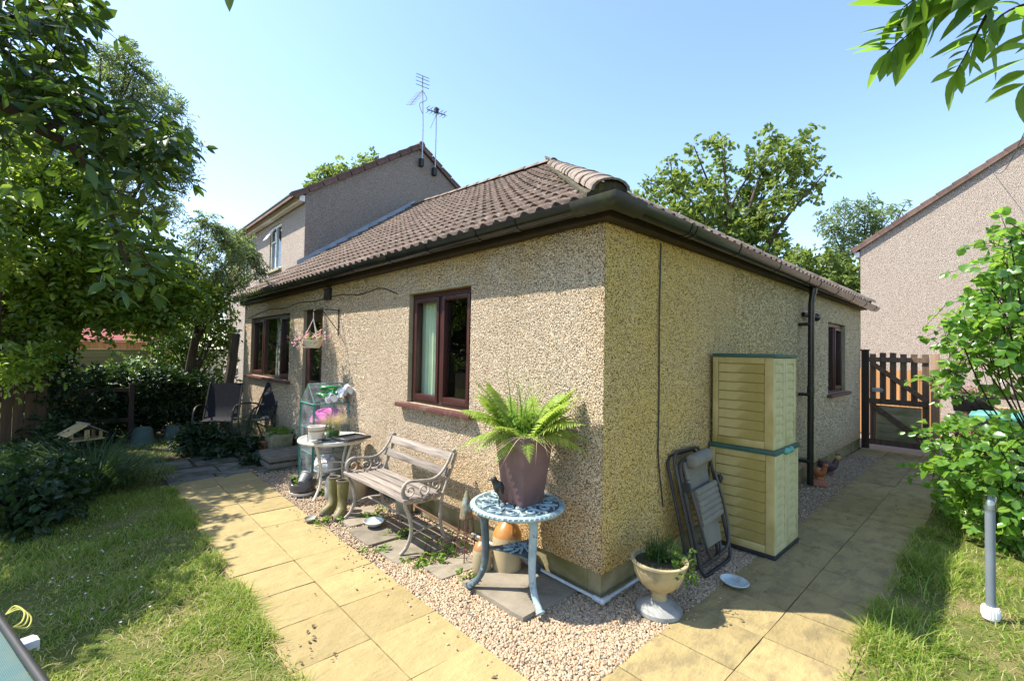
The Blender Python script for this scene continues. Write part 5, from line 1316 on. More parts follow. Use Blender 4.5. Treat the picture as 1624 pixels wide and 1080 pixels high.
P_ = np.array(P_); A_ = unit(np.array(A_)); V, F = leaves_np(P_, A_, unit(NR.normal(size=P_.shape)), NR.uniform(.03, .055, len(P_)), NR.uniform(.005, .008, len(P_)))
M['rosemary'] = leafmat("rosemary_needle", [(.04, .07, .04), (.065, .10, .06), (.10, .13, .08)], (.15, .22, .1), .25)
link("foliage", np_mesh("foliage", V, F, M['rosemary']), None, t)
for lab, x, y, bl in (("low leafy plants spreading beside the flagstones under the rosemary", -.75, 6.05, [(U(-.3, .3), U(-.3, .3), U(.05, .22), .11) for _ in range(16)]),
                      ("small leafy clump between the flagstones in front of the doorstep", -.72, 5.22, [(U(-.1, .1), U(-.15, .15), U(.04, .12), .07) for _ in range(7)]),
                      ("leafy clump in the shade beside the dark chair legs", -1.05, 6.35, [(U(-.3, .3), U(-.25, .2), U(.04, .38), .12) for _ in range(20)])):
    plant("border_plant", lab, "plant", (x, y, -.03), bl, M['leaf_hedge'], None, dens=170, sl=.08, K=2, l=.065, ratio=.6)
t = thing("wooden_planter", "mossy green wooden planter with low leaves below the kitchen window", "planter", (-.19, 5.78, .0))
b = MB(); b.box((0, 0, .13), (.26, .40, .26), top=(1.12, 1.1)); part("box", b, M['wood_green'], t, .008)
crown("foliage", [(U(-.1, .1), U(-.17, .17), .27+U(0, .03), .06) for _ in range(14)], M['weed'], t, dens=150, sl=.07, K=2, l=.05, ratio=.55)
t = thing("terracotta_pot", "small terracotta pot beside the green planter", "pot", (-.36, 5.92, 0))
M['terra'] = surf("terracotta", (.38, .16, .09), (.28, .12, .07), 8, .85, .2, 80, .2, .003, dirt=(.35, .28, .22), ds=6)
part("pot", MB().lathe([(.055, 0), (.085, .13), (.095, .13), (.095, .16), (.078, .16), (.07, .13)], 16), M['terra'], t)
# doorstep: two layers of slabs
t = thing("doorstep", "two layer grey slab step in front of the brown back door", "step", (-.33, 4.98, 0))
for z, s in ((.035, 1.0), (.115, .96)):
    part("step_slab", MB().box((0, 0, z), (.60*s, .66*s, .055)), M['flag'], t, .006)
b = MB()
for k in range(7): b.box((-.27, -.28+.093*k, .0745), (.03, .08, .024))
for k in range(6): b.box((-.2+.09*k, -.29, .0745), (.08, .03, .024))
part("packing_stones", b, M['mortar'], t, .003)
# upturned buckets
M['teal'] = surf("dull_teal_plastic", (.085, .13, .12), (.06, .10, .09), 6, .7, .3, 60, .1, .003)
def cloche(label, x, y, s):
    t = thing("upturned_bucket", label, "bucket", (x, y, -.02), 0, "buckets upturned by the hedge")
    part("bucket", MB().lathe([(.17*s, 0), (.172*s, .02), (.16*s, .025), (.12*s, .26*s), (.10*s, .285*s), (.001, .29*s)], 20), M['teal'], t)
    b = MB(); b.lathe([(.174*s, .0), (.180*s, .008), (.174*s, .016)], 20, cap=False); part("rim", b, M['teal'], t)
cloche("dull green bucket upturned on the grass before the hedge, left one", -1.66, 7.55, 1.0)
cloche("dull green bucket upturned against the hedge foot, right one", -1.24, 7.75, .9)
# bird table with shingled roof standing in the sedge
BT = thing("bird_table", "wooden bird table with a pale shingled roof among the sedge", "bird table", (-2.36, 6.25, .10), .35)
BT.scale = (.72, .72, .62)
part("post", MB().box((0, 0, .2), (.07, .07, .4)), M['wood_dark'], BT, .004)
part("tray", MB().box((0, 0, .41), (.50, .34, .03)), M['wood_bird'], BT, .004)
for sx in (-.2, .2): part("gable_post", MB().box((sx, -.13, .49), (.04, .04, .15)), M['wood_bird'], BT, .003)
for sx in (-.2, .2): part("gable_post", MB().box((sx, .13, .49), (.04, .04, .15)), M['wood_bird'], BT, .003)
part("king_post", MB().box((0, -.15, .52), (.07, .03, .18)), M['wood_bird'], BT, .003)
for sgn in (-1, 1):
    for r in range(4):
        for c in range(5):
            x = sgn*(.275-.075*r); z = .525+.052*r
            o = part("shingle", MB().box((0, 0, 0), (.10, .082, .012)), M['wood_bird'] if sgn < 0 else M['wood_grey'], BT, .002, loc=(x-sgn*.03, -.168+.084*c, z+.02)); o.rotation_euler = (0, sgn*.60+U(-.03, .03), U(-.03, .03))
part("ridge_board", MB().box((0, 0, .735), (.05, .44, .02)), M['wood_grey'], BT, .003)
# sedge clump
def clump(name, label, cat, x, y, n, h, w, lean, mat, r=.15, z=-.03):
    t = thing(name, label, cat, (x, y, z)); bs = np.stack([NR.normal(0, r, n), NR.normal(0, r, n), np.zeros(n)], -1)
    az = np.arctan2(bs[:, 1], bs[:, 0]) + NR.normal(0, .7, n)
    link("blades", blades("blades", bs, NR.uniform(*h, n), NR.uniform(*w, n), NR.uniform(*lean, n), mat, 6, az), None, t); return t
clump("sedge_clump", "big arching clump of dark green sedge at the lawn edge", "plant", -2.28, 5.0, 620, (.45, .95), (.009, .016), (.6, 1.25), M['grass_d'], .17)
clump("sedge_clump", "smaller strappy clump of sedge behind the big arching one", "plant", -2.55, 5.8, 260, (.4, .8), (.008, .014), (.5, 1.1), M['grass_d'], .15)
plant("ground_cover", "low ivy like leafy bush at the left edge of the lawn", "plant", (-2.72, 4.35, -.03), [(U(-.35, .28), U(-.7, .6), U(.05, .42), .15) for _ in range(34)], M['leaf_dark'], None, dens=85, sl=.13, K=2, l=.075, ratio=.7)
plant("ground_cover", "leafy shaded plants around the bird table post", "plant", (-2.75, 5.9, -.03), [(U(-.4, .35), U(-.5, .5), U(.05, .38), .15) for _ in range(24)], M['leaf_hedge'], None, dens=80, sl=.13, K=2, l=.075, ratio=.6)
t = thing("edging_pipe", "black hose pipe lying along the shaded bed", "hose", (-2.9, 6.4, .1))
part("hose", MB().tube(spline([(-.5, .2, .0), (-.1, .05, .02), (.15, .0, .03), (.4, -.1, -.05)], 6), .022, 8), M['gutter'], t)
t = thing("glass_float", "small green glass ball hanging in the shade at left", "ornament", (-2.66, 7.0, 1.37))
M['gglass'] = surf("green_glass", (.03, .50, .22), (.02, .4, .18), 3, .12, .6, 10, 0)
part("ball", MB().ball((0, 0, 0), .05, 14, 10), M['gglass'], t); part("cord", MB().tube([(0, 0, .05), (0, .02, .55)], .004, 5), M['bark_d'], t)
t = thing("brown_post", "thick dark post in the shade left of the lap fence", "post", (-2.86, 8.0, -.06)); part("post", MB().box((0, 0, .85), (.16, .16, 1.7)), M['wood_brown'], t, .006)

# lounger corner at lower left
M['textilene'] = None
def mesh_fabric():
    t = NT("teal_mesh_fabric"); w = t.new("ShaderNodeTexWave", wave_type='BANDS', bands_direction='X'); w.inputs["Scale"].default_value = 70; t.L(t.tc.outputs["Object"], w.inputs[0])
    w2 = t.new("ShaderNodeTexWave", wave_type='BANDS', bands_direction='Y'); w2.inputs["Scale"].default_value = 70; t.L(t.tc.outputs["Object"], w2.inputs[0])
    f = t.math('MULTIPLY', w.outputs["Fac"], w2.outputs["Fac"])
    c = t.mix(f, (.035, .085, .09), (.10, .20, .20)); c = t.mix(t.rng(t.noise(6, 5, .6), .4, .7, 0, .6), c, (.10, .13, .10))
    return t.done(c, .7, .3, t.bump(f, .5, .002))
M['textilene'] = mesh_fabric()
LG = thing("sun_lounger", "teal mesh sun lounger corner with a dark frame poking in at lower left", "lounger", (-2.62, 1.155, 0))
import mathutils
ex = Vector((.176, -.713, 0)).normalized(); ey = Vector((-ex.y, ex.x, 0))     # along the visible edge, and to its left (away from view)
LG.rotation_euler = (0, 0, math.atan2(ex.y, ex.x))
b = MB(); n = 8; V = []; F = []
for i in range(n+1):
    for j in range(5):
        x = -.10+1.5*i/n; y = -.03-.55*j/4; V.append((x, y, .42-.035*math.sin(PI*j/4)-.012*math.sin(PI*i/n)))
for i in range(n):
    for j in range(4): F.append((i*5+j, (i+1)*5+j, (i+1)*5+j+1, i*5+j+1))
part("fabric", MB().add(V, F), M['textilene'], LG, ang=80)
b = MB(); b.tube([(-.15, -.02, .425), (1.45, -.02, .425)], .014, 10); b.tube([(-.15, -.60, .425), (1.45, -.60, .425)], .020, 10); b.tube([(-.13, -.60, .425), (-.13, -.02, .425)], .018, 8); part("side_rail", b, M['black'], LG)
for x in (.0, 1.2):
    for y in (-.04, -.58): part("leg", MB().tube([(x, y, .42), (x-.05, y, 0)], .014, 8), M['black'], LG)
M['pale_pl'] = surf("pale_blue_plastic", (.55, .60, .68), (.42, .46, .54), 6, .45, .4, 60, .05, .002)
b = MB(); b.box((.36, .010, .415), (.06, .042, .03)); b.box((.36, .033, .405), (.05, .010, .042)); part("hinge_cover", b, M['pale_pl'], LG, .008)
M['yellow'] = surf("yellow_cord", (.55, .50, .12), (.42, .40, .12), 20, .8, .2, 200, .2, .002)
b = MB()
for k in range(3): b.tube(spline([(.06, .0, .43), (.05+.012*k, .026+.006*k, .450-.006*k), (.10+.012*k, .046+.008*k, .435-.012*k), (.145+.01*k, .032+.006*k, .415-.012*k), (.16, .005, .41)], 5), .0032, 6)
part("cord", b, M['yellow'], LG)
# post light
PLt = thing("post_light", "slim grey post light with clear cap on a white collar in the lawn", "garden light", (1.59, -1.66, .0))
M['greypost'] = surf("grey_painted_post", (.17, .20, .225), (.13, .15, .17), 4, .5, .4, 60, .05, .002)
part("post", MB().tube([(0, 0, 0), (0, 0, .66)], .023, 16), M['greypost'], PLt)
M['lens'] = glass_mat("clear_lamp_cap", (.72, .78, .76), .10)
part("cap", MB().lathe([(.030, .655), (.030, .735), (.026, .742), (.001, .743)], 18, cap=False), M['lens'], PLt)
part("lamp_core", MB().lathe([(.022, .655), (.020, .70), (.012, .715), (.001, .716)], 14), M['alu'], PLt)
part("collar", MB().lathe([(.038, .02), (.040, .03), (.040, .085), (.037, .09), (.024, .092), (.024, .02)], 24, cap=False), M['white'], PLt)
b = MB()
for k in range(20): q = 2*PI*k/20; b.box((.040*math.cos(q), .040*math.sin(q), .058), (.005, .005, .045), Matrix.Identity(4))
part("collar_rib", b, M['white'], PLt)

# ------------------------------------------------------------------ things along the house
# bench
M['iron'] = surf("pale_painted_iron", (.40, .36, .31), (.25, .22, .19), 14, .6, .4, 90, .3, .003, dirt=(.14, .10, .07), ds=12)
BE = thing("garden_bench", "weathered slatted garden bench with scrolled iron ends by the wall", "bench", (-.36, 1.88, .012))
def bench_end(s):
    y = s*.50; b = MB(); r = .014
    b.tube(spline([(-.255, y, 0), (-.20, y, .05), (-.165, y, .15), (-.185, y, .27), (-.225, y, .36), (-.215, y, .40)], 5), [.016]*26, 8, flat=.8)
    b.tube(spline([(.20, y, 0), (.14, y, .05), (.10, y, .16), (.10, y, .28), (.12, y, .38), (.16, y, .48), (.205, y, .60), (.235, y, .68), (.225, y, .715), (.20, y, .71)], 5), [.015]*46, 8, flat=.8)
    b.tube(spline([(-.225, y, .385), (-.08, y, .365), (.06, y, .375), (.13, y, .40)], 5), .013, 8)
    b.tube(spline([(-.17, y, .13), (-.03, y, .15), (.10, y, .14)], 5), .009, 6)
    b.tube(spline([(-.205, y, .40), (-.245, y, .44), (-.245, y, .50), (-.20, y, .535), (-.12, y, .53), (0, y, .52), (.09, y, .55), (.16, y, .63), (.20, y, .70)], 6), .012, 8)
    return b
for s in (-1, 1):
    e = part("bench_end", bench_end(s), M['iron'], BE, ang=60); y = s*.50
    b = MB()
    def spiral(cx, cz, r0, turns, dr, st=0):
        n = 22; b.tube([(cx+(r0*(1-dr*i/n))*math.cos(st+turns*2*PI*i/n), y, cz+(r0*(1-dr*i/n))*math.sin(st+turns*2*PI*i/n)) for i in range(n+1)], .0075, 6)
    spiral(-.185, .465, .055, 1.25, .75, 2.2); spiral(-.06, .455, .055, -1.2, .7, .8); spiral(.05, .47, .05, 1.2, .7, -1.5)
    part("scroll", b, M['iron'], BE, ang=60)
for k, x in enumerate((-.225, -.135, -.045, .045)):
    o = part("seat_slat", MB().box((0, 0, 0), (.074, 1.08, .024)), M['wood_grey'], BE, .004, loc=(x, 0, .408-.008*math.sin(PI*(k+.5)/4)))
    o.rotation_euler = (0, .05-.035*k, 0)
for (x, z, hgt, a) in ((.150, .555, .070, .42), (.200, .668, .075, .42)):
    o = part("back_slat", MB().box((0, 0, 0), (.024, 1.06, hgt)), M['wood_grey'], BE, .006, loc=(x, 0, z)); o.rotation_euler = (0, a, 0)
part("stretcher", MB().tube([(-.03, -.5, .15), (-.03, .5, .15)], .008, 8), M['iron'], BE)

# round cast table
M['verd'] = surf("flaking_blue_paint", (.36, .45, .47), (.23, .31, .335), 12, .65, .35, 70, .35, .004, dirt=(.10, .13, .135), ds=22, dlo=.56, dhi=.68)
M['verd_d'] = surf("worn_dark_blue_paint", (.085, .125, .14), (.05, .07, .08), 12, .6, .35, 70, .35, .004, dirt=(.22, .31, .33), ds=20, dlo=.58, dhi=.70)
RT = thing("cast_table", "round pale blue cast metal table with flaking paint and curved legs", "table", (-.325, .425, .026))
ht = .558
part("rim", MB().lathe([(.268, ht-.028), (.292, ht-.028), (.300, ht-.018), (.300, ht-.004), (.292, ht+.002), (.275, ht+.002), (.268, ht-.006)], 48, cap=False), M['verd'], RT)
b = MB()
for k in range(60): q = 2*PI*k/60; b.ball((.300*math.cos(q), .300*math.sin(q), ht-.012), .009, 6, 4)
part("beading", b, M['verd'], RT)
b = MB(); b.lathe([(.001, ht-.014), (.270, ht-.014), (.270, ht-.005), (.001, ht-.005)], 48, cap=False); part("tabletop", b, M['verd_d'], RT)
b = MB(); z = ht-.002
for k in range(10):
    q = 2*PI*k/10
    for rr_, a0 in ((.20, 0), (.115, .3)):
        c = Vector((rr_*math.cos(q+a0), rr_*math.sin(q+a0), z)); n_ = 14; w = .055 if rr_ > .15 else .038
        b.tube([c + Vector((w*(1-.75*i/n_)*math.cos(q+a0+1.3*2*PI*i/n_), w*(1-.75*i/n_)*math.sin(q+a0+1.3*2*PI*i/n_), 0)) for i in range(n_+1)], .0085, 6, flat=.7)
    b.tube([(.26*math.cos(q+.31), .26*math.sin(q+.31), z), (.14*math.cos(q+.2), .14*math.sin(q+.2), z), (.05*math.cos(q+.5), .05*math.sin(q+.5), z)], .008, 6)
    b.box((.235*math.cos(q+.31), .235*math.sin(q+.31), z), (.03, .03, .01))
b.lathe([(.03, z-.004), (.05, z), (.05, z+.004), (.03, z+.006)], 16, cap=False)
part("openwork", b, M['verd'], RT, ang=60)
for k, ang in enumerate((-1.85, -1.85+2*PI/3, -1.85-2*PI/3)):
    c, s = math.cos(ang), math.sin(ang)
    pts = [(.185, ht-.02), (.21, .46), (.205, .34), (.20, .22), (.215, .12), (.255, .05), (.295, .02), (.31, .006)]
    sp = spline([(r_*c, r_*s, z_) for r_, z_ in pts], 5); m_ = len(sp)
    leg = part("leg", MB().tube(sp, [.030-.010*min(i/m_*1.6, 1) + (.010 if i > m_-4 else 0) for i in range(m_)], 10), M['verd'] if k == 0 else M['verd_d'], RT)
    b = MB(); b.ball((.30*c, .30*s, .012), .026, 10, 6, (1, 1, .6)); part("foot", b, M['verd'] if k == 0 else M['verd_d'], RT)
b = MB(); zt = .255; tri = []
for k in range(3):
    a0 = -1.85+2*PI*k/3; a1 = a0+2*PI/3; A_ = Vector((.2*math.cos(a0), .2*math.sin(a0), 0)); B_ = Vector((.2*math.cos(a1), .2*math.sin(a1), 0))
    for i in range(6):
        t = i/6; p = A_.lerp(B_, t); p *= (1-.22*math.sin(PI*t)); tri.append((p.x, p.y))
b.add([(x, y, zt) for x, y in tri]+[(x, y, zt+.012) for x, y in tri], [tuple(range(18))[::-1], tuple(range(18, 36))]+[(i, (i+1) % 18, 18+(i+1) % 18, 18+i) for i in range(18)])
part("lower_shelf", b, M['verd_d'], RT, .002)
b = MB()
for k in range(9): q = 2*PI*k/9; b.tube([(.09*math.cos(q), .09*math.sin(q), zt+.014), (.05*math.cos(q+.6), .05*math.sin(q+.6), zt+.02), (.02*math.cos(q), .02*math.sin(q), zt+.014)], .007, 6)
part("shelf_openwork", b, M['verd'], RT)
# tapered pot with ferns on that table
M['pot'] = surf("dull_plum_planter", (.20, .115, .11), (.14, .08, .078), 4, .65, .35, 40, .15, .003, dirt=(.20, .17, .15), ds=5, dlo=.58, dhi=.75)
FP = thing("fern_planter", "tall tapered plum brown square planter full of ferns on the round table", "planter", (-.30, .40, .587))
b = MB(); s0, s1, h = .090, .138, .44
v = [(-s0, -s0, 0), (s0, -s0, 0), (s0, s0, 0), (-s0, s0, 0), (-s1, -s1, h), (s1, -s1, h), (s1, s1, h), (-s1, s1, h)]
i1 = s1-.012; v += [(-i1, -i1, h), (i1, -i1, h), (i1, i1, h), (-i1, i1, h), (-i1+.01, -i1+.01, h-.06), (i1-.01, -i1+.01, h-.06), (i1-.01, i1-.01, h-.06), (-i1+.01, i1-.01, h-.06)]
f = [(3,2,1,0)] + [(i, (i+1) % 4, 4+(i+1) % 4, 4+i) for i in range(4)] + [(4+i, 4+(i+1) % 4, 8+(i+1) % 4, 8+i) for i in range(4)] + [(8+i, 8+(i+1) % 4, 12+(i+1) % 4, 12+i) for i in range(4)]
part("pot", b.add(v, f), M['pot'], FP, .005)
part("compost", MB().poly([(-.122, -.122, h-.03), (.122, -.122, h-.03), (.122, .122, h-.03), (-.122, .122, h-.03)]), M['soil'], FP)
def frond_geo(L, arch, seed):
    rr = random.Random(seed); K = 24; V = []; F = []
    def mid(t): return Vector((L*(.78*t+.05*t*t)*(.35+.65*arch) , 0, L*(.85*t*(1-.45*arch) - .70*arch*t*t)))
    def q(p): V.append(tuple(p)); return len(V)-1
    for i in range(K):                       # rachis strip
        a, c = mid(i/K), mid((i+1)/K); w0, w1 = .004*(1-i/K)+.001, .004*(1-(i+1)/K)+.001
        F.append((q(a+Vector((0, -w0, 0))), q(c+Vector((0, -w1, 0))), q(c+Vector((0, w1, 0))), q(a+Vector((0, w0, 0)))))
    for i in range(3, K+1):
        t = i/K; p = mid(t); d = (mid(min(t+.04, 1))-mid(t-.04)).normalized(); env = math.sin(PI*min(1, (t*.92+.08)))**.75*(1.05-.55*t)
        pl = L*.25*env+.006
        for s in (-1, 1):
            ax = (Vector((0, s, 0)) + d*.38 + Vector((0, 0, rr.uniform(-.22, .0)))).normalized(); up = Vector((0, 0, 1))
            m = 5; wd = L/K*.52
            # toothed pinna: little lobes along its length
            prev = [q(p-d*wd*.6), q(p+d*wd*.6)]
            for k in range(1, m+1):
                u = k/m; c = p+ax*pl*u - up*pl*.16*u*u; ww = wd*(1-u*.88)*(1.0 if k % 2 else .72)
                if k == m: F.append((prev[0], prev[1], q(c)))
                else:
                    n2 = [q(c-d*ww), q(c+d*ww)]; F.append((prev[0], prev[1], n2[1], n2[0])); prev = n2
    me = bpy.data.meshes.new("frond"); me.from_pydata(V, [], F); me.materials.append(M['fern']); return me
fr = [frond_geo(.46, .55, 1), frond_geo(.40, .85, 2), frond_geo(.50, .30, 3), frond_geo(.34, .95, 4)]
for (az, m, sc, tilt) in ((-.75, 0, .80, .1), (-.95, 1, .95, .0), (-1.25, 2, .9, .0), (-.5, 1, .85, .0), (-1.15, 2, .85, .1), (-.2, 0, .75, .1), (.6, 2, .8, .1), (1.3, 0, .85, 0), (2.0, 0, 1.0, .0), (2.35, 1, 1.05, .05), (2.7, 2, .9, 0), (1.7, 2, .95, 0), (2.9, 1, .8, .1), (-2.2, 3, .6, .1), (3.3, 0, .7, .1), (-.85, 2, .95, .2), (-.65, 3, 1.0, .1), (2.2, 3, .9, 0), (1.0, 2, .7, 0), (-3.0, 3, .7, .2), (2.5, 2, 1.05, 0), (2.05, 2, 1.0, -.1), (-.9, 2, 1.0, -.1), (-1.25, 0, 1.0, 0), (2.6, 0, 1.05, 0), (1.5, 1, .9, 0), (-.35, 1, .9, .1), (-.8, 1, 1.05, .05), (-1.5, 2, .85, 0), (2.85, 2, .9, .1), (3.0, 0, .95, 0)):
    o = link("frond", fr[m], None, FP, loc=(.05*math.cos(az)+U(-.03, .03), .05*math.sin(az)+U(-.03, .03), h-.04), rot=(U(-.25, .25), tilt*.6+U(-.12, .12), az)); o.scale = [sc*1.3]*3
for k in range(26):
    az = U(0, 6.28); o = link("frond", fr[(0, 2, 2, 1)[k % 4]], None, FP, loc=(U(-.08, .08), U(-.08, .08), h-.04), rot=(U(-.35, .35), U(-.25, .1), az)); o.scale = [U(.55, 1.05)]*3
bs = np.stack([NR.normal(-.02, .04, 46), NR.normal(0.02, .05, 46), np.full(46, h-.03)], -1)
link("grass_stems", blades("grass_stems", bs, NR.uniform(.25, .66, 46), NR.uniform(.006, .011, 46), NR.uniform(.1, .55, 46), M['weed'], 5), None, FP)
crown("foliage", [(U(-.10, .10), U(-.10, .10), h+U(.0, .10), .05) for _ in range(16)], M['weed'], FP, dens=170, sl=.07, K=2, l=.042, ratio=.55)
bs = np.stack([NR.uniform(-.135, .02, 14), np.full(14, -.13), np.full(14, h-.01)], -1); bs[7:, :2] = bs[7:, 1::-1]
link("dead_stems", blades("dead_stems", bs, NR.uniform(.08, .16, 14), NR.uniform(.004, .007, 14), NR.uniform(1.8, 2.4, 14), M['straw'], 6, np.where(np.arange(14) < 7, -1.57, 3.14)+NR.normal(0, .4, 14), droop=1.6), None, FP)
# metal bird
BI = thing("bird_ornament", "small black metal bird ornament standing beside the fern planter", "ornament", (-.47, .45, .586), 2.6)
b = MB(); b.tube(spline([(.03, 0, .165), (.02, 0, .145), (.0, 0, .12), (-.012, 0, .085), (-.02, 0, .05), (-.045, 0, .015)], 4), [.016, .019, .02, .02, .022, .026, .030, .033, .034, .034, .033, .030, .026, .022, .018, .014, .012, .011, .010, .009, .006], 10, flat=.85); part("body", b, M['black'], BI)
b = MB(); b.ball((.03, 0, .165), .020, 10, 8); b.tube([(.045, 0, .165), (.075, 0, .158)], [.008, .002], 6); part("head", b, M['black'], BI)
M['rust'] = surf("rusty_metal", (.16, .075, .045), (.09, .05, .04), 16, .75, .3, 90, .4, .003)
for s in (-1, 1):
    b = MB(); b.add([(.0, s*.030, .125), (.008, s*.036, .09), (-.02, s*.030, .03), (-.05, s*.018, .0), (-.025, s*.034, .07)], [(0, 1, 4), (1, 2, 4), (2, 3, 4), (4, 3, 0)]); part("wing", b, M['rust'], BI, smooth=False)
    b = MB(); b.tube([(-.01, s*.014, .05), (-.005, s*.014, .0), (.02, s*.014, .0)], .003, 5); part("leg", b, M['black'], BI)
# stoneware jars
def stoneware(name, top, bottom, split):
    t = NT(name); x, y, z = t.pos(); n = t.noise(7, 5, .6)
    c1 = t.mix(t.rng(n, .35, .65), top, tuple(v*.7 for v in top)); c2 = t.mix(t.rng(n, .35, .65), bottom, tuple(v*.8 for v in bottom))
    c = t.mix(t.rng(t.math('ADD', z, t.math('MULTIPLY', n, .02)), split-.004+.01, split+.004+.01), c2, c1)
    return t.done(c, .35, .5, t.bump(t.noise(40, 4, .6), .1, .003))
def jar(label, x, y, z, r, h, mat, handle=True, n=26, group="stoneware jars along the wall"):
    t = thing("stoneware_jar", label, "jar", (x, y, z), U(0, 6), group)
    part("body", MB().lathe([(r*.92, 0), (r, .01), (r*1.0, h*.58), (r*.96, h*.68), (r*.78, h*.79), (r*.45, h*.88), (r*.33, h*.91), (r*.33, h*.96), (r*.38, h*.965), (r*.38, h), (r*.25, h), (r*.25, h*.93)], n), mat, t)
    if handle: part("handle", MB().tube(spline([(r*.33, 0, h*.96), (r*.62, 0, h*.99), (r*.86, 0, h*.88), (r*.84, 0, h*.74)], 4), r*.09, 8), mat, t)
    return t
jar("large orange and tan stoneware jar standing behind the round table's legs", -.155, .70, .012, .105, .37, stoneware("jar_orange", (.46, .20, .05), (.42, .33, .19), .24))
jar("small tan stoneware jar with brown shoulder beside the round table's left leg", -.30, .80, .012, .068, .225, stoneware("jar_small", (.34, .17, .06), (.40, .33, .21), .15), False)
jar("brown topped stoneware jar with handle under the cream patio table", -.26, 2.95, -.005, .115, .36, stoneware("jar_brown", (.42, .19, .055), (.46, .37, .24), .24))
jar("grey white stoneware bottle under the cream patio table", -.45, 3.08, -.005, .075, .27, stoneware("jar_grey", (.55, .54, .52), (.50, .48, .45), .2), False)
jar("squat buff stoneware crock half hidden under the bench", -.10, 2.22, -.005, .085, .20, stoneware("jar_buff", (.44, .38, .27), (.40, .34, .23), .1), False)
# wire obelisk
OB = thing("obelisk", "thin rusty wire obelisk with a weathered metal cone top", "ornament", (-.27, 1.03, .012))
b = MB()
for k in range(4):
    q = PI/4+PI/2*k; c, s = math.cos(q), math.sin(q); b.tube([(.075*c, .075*s, 0), (.05*c, .05*s, .30), (.012*c, .012*s, .47)], .0045, 6)
    b.tube([(.075*c, .075*s, 0), (.095*c, .095*s, -.005)], .004, 5)
for r, z in ((.066, .1), (.058, .2), (.05, .30)): b.tube([(r*math.cos(2*PI*i/16), r*math.sin(2*PI*i/16), z) for i in range(16)], .003, 5, closed=True)
for k in range(10): q = 2*PI*k/10; b.tube([(.06*math.cos(q), .06*math.sin(q), .18), (.05*math.cos(q), .05*math.sin(q), .30)], .002, 4)
part("frame", b, M['rust'], OB)
part("cone", MB().lathe([(.050, .29), (.047, .34), (.034, .42), (.012, .485), (.001, .50)], 12, cap=False), surf("patchy_rusted_zinc", (.24, .20, .12), (.14, .095, .055), 14, .7, .3, 80, .3, .003, dirt=(.22, .30, .30), ds=9, dlo=.5, dhi=.6), OB)
# dishes
M['bowl'] = surf("pale_enamel", (.52, .58, .58), (.42, .47, .47), 6, .35, .5, 60, .05, .002, dirt=(.25, .22, .15), ds=8)
M['shell'] = surf("grey_shell", (.34, .31, .28), (.22, .20, .18), 12, .6, .4, 90, .2, .003)
def dish(label, x, y, z, r, h, mat, n=24):
    t = thing("dish", label, "dish", (x, y, z), U(0, 6), "dishes set down on the ground")
    part("bowl", MB().lathe([(r*.45, 0), (r*.55, .004), (r*.85, h*.6), (r, h), (r*.97, h+.003), (r*.82, h*.65), (r*.5, .010), (.001, .009)], n, sx=1.12), mat, t)
    part("water", MB().lathe([(.001, h*.55), (r*.78, h*.55)], n, sx=1.12, cap=False), M['film'], t)
dish("pale blue grey dish on the flagstones under the bench front", -.50, 2.04, .018, .085, .042, M['bowl'])
dish("small grey dish on the buff path edge by the boots", -.86, 2.53, .004, .055, .03, M['shell'])
dish("white saucer on the side path in front of the cabinets", .86, -.47, .004, .085, .032, M['bowl'])
# wellington boots
M['boot'] = surf("muddy_olive_rubber", (.15, .135, .035), (.10, .09, .028), 6, .55, .4, 60, .2, .004, dirt=(.24, .19, .11), ds=9, dlo=.45, dhi=.65)
M['boot_sole'] = surf("dusty_sole", (.22, .18, .14), (.15, .12, .10), 9, .85, .2, 60, .3, .004)
def boot(label, x, y, rz):
    t = thing("wellington_boot", label, "boot", (x, y, .01), rz, "pair of wellington boots")
    b = MB(); n = 16; rings = []
    for (cx, z, rx_, ry_) in ((.0, .315, .052, .058), (0, .30, .050, .056), (.0, .22, .046, .052), (.0, .14, .042, .045), (.004, .10, .046, .045), (.018, .07, .062, .046), (.05, .045, .098, .048), (.055, .02, .104, .050), (.055, .0, .104, .050)):
        rings.append([(cx+rx_*math.cos(2*PI*k/n), ry_*math.sin(2*PI*k/n)*(1.0 if math.cos(2*PI*k/n) > -.2 else .92), z) for k in range(n)])
    V = [p for r in rings for p in r]; m = len(rings); F = [(i*n+k, i*n+(k+1) % n, (i+1)*n+(k+1) % n, (i+1)*n+k)[::-1] for i in range(m-1) for k in range(n)]
    inner = len(V); V += [(x_*.86, y_*.86, .312) for x_, y_, _ in rings[0]] + [(x_*.8, y_*.8, .16) for x_, y_, _ in rings[0]]
    F += [(k, (k+1) % n, inner+(k+1) % n, inner+k) for k in range(n)] + [(inner+k, inner+(k+1) % n, inner+n+(k+1) % n, inner+n+k) for k in range(n)] + [tuple(inner+n+k for k in range(n))]
    part("boot_shaft", b.add(V, F), M['boot'], t, ang=60)
    b = MB(); b.tube([rings[0][k] for k in range(n)], .006, 6, closed=True); part("top_band", b, M['boot_sole'], t)
    b = MB(); V = []; 
    for z in (-.008, .016):
        for k in range(n): q = 2*PI*k/n; V.append((.055+.108*math.cos(q), .053*math.sin(q), z))
    b.add(V, [tuple(range(n))[::-1], tuple(range(n, 2*n))]+[(k, (k+1) % n, n+(k+1) % n, n+k) for k in range(n)]); part("sole", b, M['boot_sole'], t, .003)
boot("muddy olive wellington boot, the one nearer the cream patio table", -.60, 2.67, -2.75)
boot("muddy olive wellington boot, the one nearer the bench", -.585, 2.50, -2.35)
